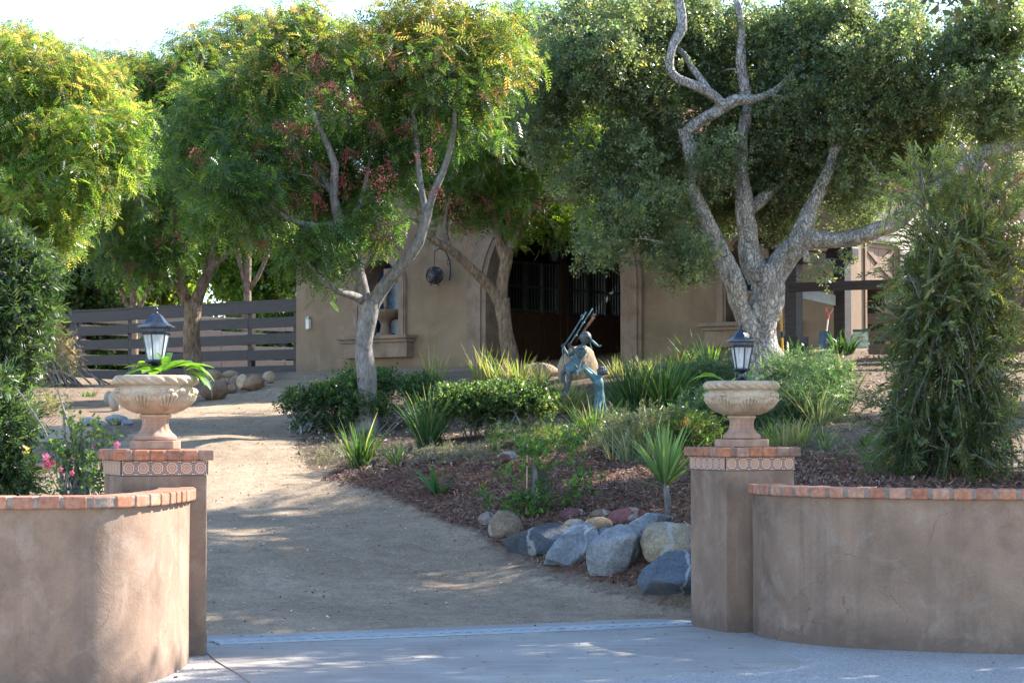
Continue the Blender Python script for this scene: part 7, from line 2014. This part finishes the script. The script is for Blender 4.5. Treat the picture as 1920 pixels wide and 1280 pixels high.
# ================================================================== hibiscus with pink flowers, left of the left pillar
DH = 17.6; gh = gat(130, DH)
t = shrub('flowering_shrub', gh, 'straggly leafy shrub with bright pink flowers behind the left wall, beside the left pillar', [(130, 870, DH, 70, 42, .3), (100, 820, DH, 60, 32, .3), (165, 880, DH - .1, 30, 34, .2), (170, 800, DH, 50, 26, .2), (145, 900, DH - .2, 60, 25, .2)], 30,
      ([(0.035, 0.08, 0.03), (0.06, 0.12, 0.035), (0.12, 0.2, 0.05), (0.3, 0.25, 0.06)], [3, 3, 1.6, .25]), 471, tmpl=T_HEDGE, leaf=.105, nshoot=4, nleaf=2, shoot_len=.12, bough=(.1, .09), stems=30, sr=.011, bark='bark_grey', spread=.12, up=.1)
mb = MB()
for pts in ([(118, 905), (105, 850), (80, 800), (40, 740), (28, 725)], [(112, 905), (128, 850), (160, 820), (200, 800)], [(140, 900), (145, 840), (120, 770), (108, 730)], [(150, 905), (158, 850), (215, 812), (210, 790)], [(125, 900), (123, 830), (118, 770), (122, 755)]):
    L = [P(x, y, DH + .03 * i) for i, (x, y) in enumerate(pts)]; mb.tube(L, [.013, .011, .009, .006, .004][:len(L)], 6)
mb.build('bare_branches', M['bark_grey'], t, gh)
def flower(px, py, D, s, seed, closed=False):
    r_ = random.Random(seed); c = P(px, py, D); fm = MB(); col = r_.choice([(0.72, 0.16, 0.27), (0.78, 0.24, 0.36), (0.6, 0.1, 0.18)])
    nrm_ = Vector((r_.uniform(-.5, .5), -1, r_.uniform(-.1, .6))).normalized(); a_ = nrm_.orthogonal().normalized(); b_ = nrm_.cross(a_)
    for ly in range(2):
        for k in range(5):
            an = 2 * PI * k / 5 + ly * .6; d = a_ * math.cos(an) + b_ * math.sin(an); sd = nrm_.cross(d); R = s * (1 - .35 * ly) * (.5 if closed else 1); up_ = nrm_ * (s * (.35 + .4 * ly) * (1.6 if closed else 1))
            fm.add([c, c + d * R * .5 + sd * R * .35 + up_ * .5, c + d * R + sd * R * .2 + up_, c + d * R * 1.05 - sd * R * .2 + up_ * .9, c + d * R * .5 - sd * R * .35 + up_ * .5], [(0, 1, 2, 3, 4)], tuple(x * r_.uniform(.85, 1.15) for x in col))
    fm.ball(c + nrm_ * s * .5, s * .18, nu=6, nv=5, col=(0.8, 0.5, 0.1))
    fm.build('flower', M['petal'], t, gh)
for i, (x, y, s_) in enumerate(((86, 857, .036), (90, 871, .038), (137, 860, .02), (136, 887, .026), (113, 879, .024), (175, 840, .02), (220, 834, .03), (118, 889, .018), (100, 866, .02))):
    flower(x, y, DH - .38, s_, 500 + i, i in (2, 5, 7))

# ================================================================== leaves in the urns
def urn_leaf(mb, a, b, w, sag, col, r_, n=8, ruff=1):
    a, b = Vector(a), Vector(b); d = (b - a); L = d.length; sd = d.cross(Vector((0, 0, 1))).normalized()
    pv_ = None
    for k in range(n + 1):
        t = k / n; p = a.lerp(b, t) + Vector((0, 0, sag * 4 * t * (1 - t)))
        ww = w * (math.sin(PI * min(1, t * .9 + .08)) ** .7) * .5 * (1 + .12 * math.sin(k * 2.3) * ruff)
        up_ = Vector((0, 0, .25 * ww))
        q = (p - sd * ww + up_, p - sd * ww * .5 + Vector((0, 0, .05 * ww)), p, p + sd * ww * .5 + Vector((0, 0, .05 * ww)), p + sd * ww + up_)
        if pv_:
            for j in range(4):
                mb.add([pv_[j], pv_[j + 1], q[j + 1], q[j]], [(0, 1, 2, 3)], tuple(c * (1.25 if j in (1, 2) and k % 2 else 1) for c in col))
        pv_ = q
M['fleshy'] = m_leaf('fleshy_leaf', .4, .5, (1.5, 1.5, .5), .35)
def urnplant(cx, cy, leaves, label, seed):
    r_ = random.Random(seed); base = Vector((cx, cy, UZ + .49)); t = thing('urn_plant', base, label, 'plant', 'plants in the urns')
    for (px0, py0, px1, py1, dep, w, sag) in leaves:
        D = cy; mb = MB(); col = r_.choice([(0.2, 0.36, 0.05), (0.15, 0.3, 0.05), (0.25, 0.4, 0.06), (0.11, 0.24, 0.05)])
        urn_leaf(mb, P(px0, py0, D + dep * .3), P(px1, py1, D + dep), w * 1.45, sag, col, r_); o = mb.build('leaf', M['fleshy'], t, base, smooth=True)
    return t
urnplant(CL[0], CL[1], [(300, 696, 226, 711, -.2, .085, .04), (300, 694, 232, 690, -.05, .085, .025), (302, 692, 256, 684, .1, .08, .03), (300, 695, 268, 700, -.26, .09, .02), (303, 690, 272, 655, .18, .05, .02), (308, 690, 322, 662, .12, .05, .03), (308, 694, 316, 668, -.1, .05, .02), (310, 696, 362, 680, -.15, .085, .03), (310, 694, 402, 690, -.05, .07, .035),
                        (312, 695, 380, 700, .1, .08, .05), (355, 698, 395, 730, -.12, .07, .03), (350, 694, 402, 715, 0, .07, .05), (345, 690, 390, 704, .12, .07, .04), (300, 694, 248, 700, .05, .08, .04), (305, 690, 290, 662, -.05, .045, .03), (360, 700, 385, 722, .1, .06, .03), (300, 697, 285, 706, -.3, .08, .02)],
         'clump of broad light green arching leaves spilling over the left urn', 1)
urnplant(CR[0], CR[1], [(1352, 712, 1298, 712, -.05, .075, .03), (1350, 712, 1312, 704, .08, .06, .03), (1356, 714, 1330, 706, .12, .05, .01), (1420, 714, 1432, 702, .1, .03, .01), (1408, 712, 1402, 690, .15, .02, 0)], 'few small green leaves at the left rim of the right urn', 2)
# small path light on the mulch
gl = ground(700, 882)
t = thing('path_light', gl, 'tiny dark blue green path light stub beside the sword leaf clump', 'light')
mb = MB(); mb.lathe([(.018, -.03), (.018, .08), (.03, .085), (.03, .11), (.01, .12)], 12); mb.build('housing', M['iron'], t, smooth=False)
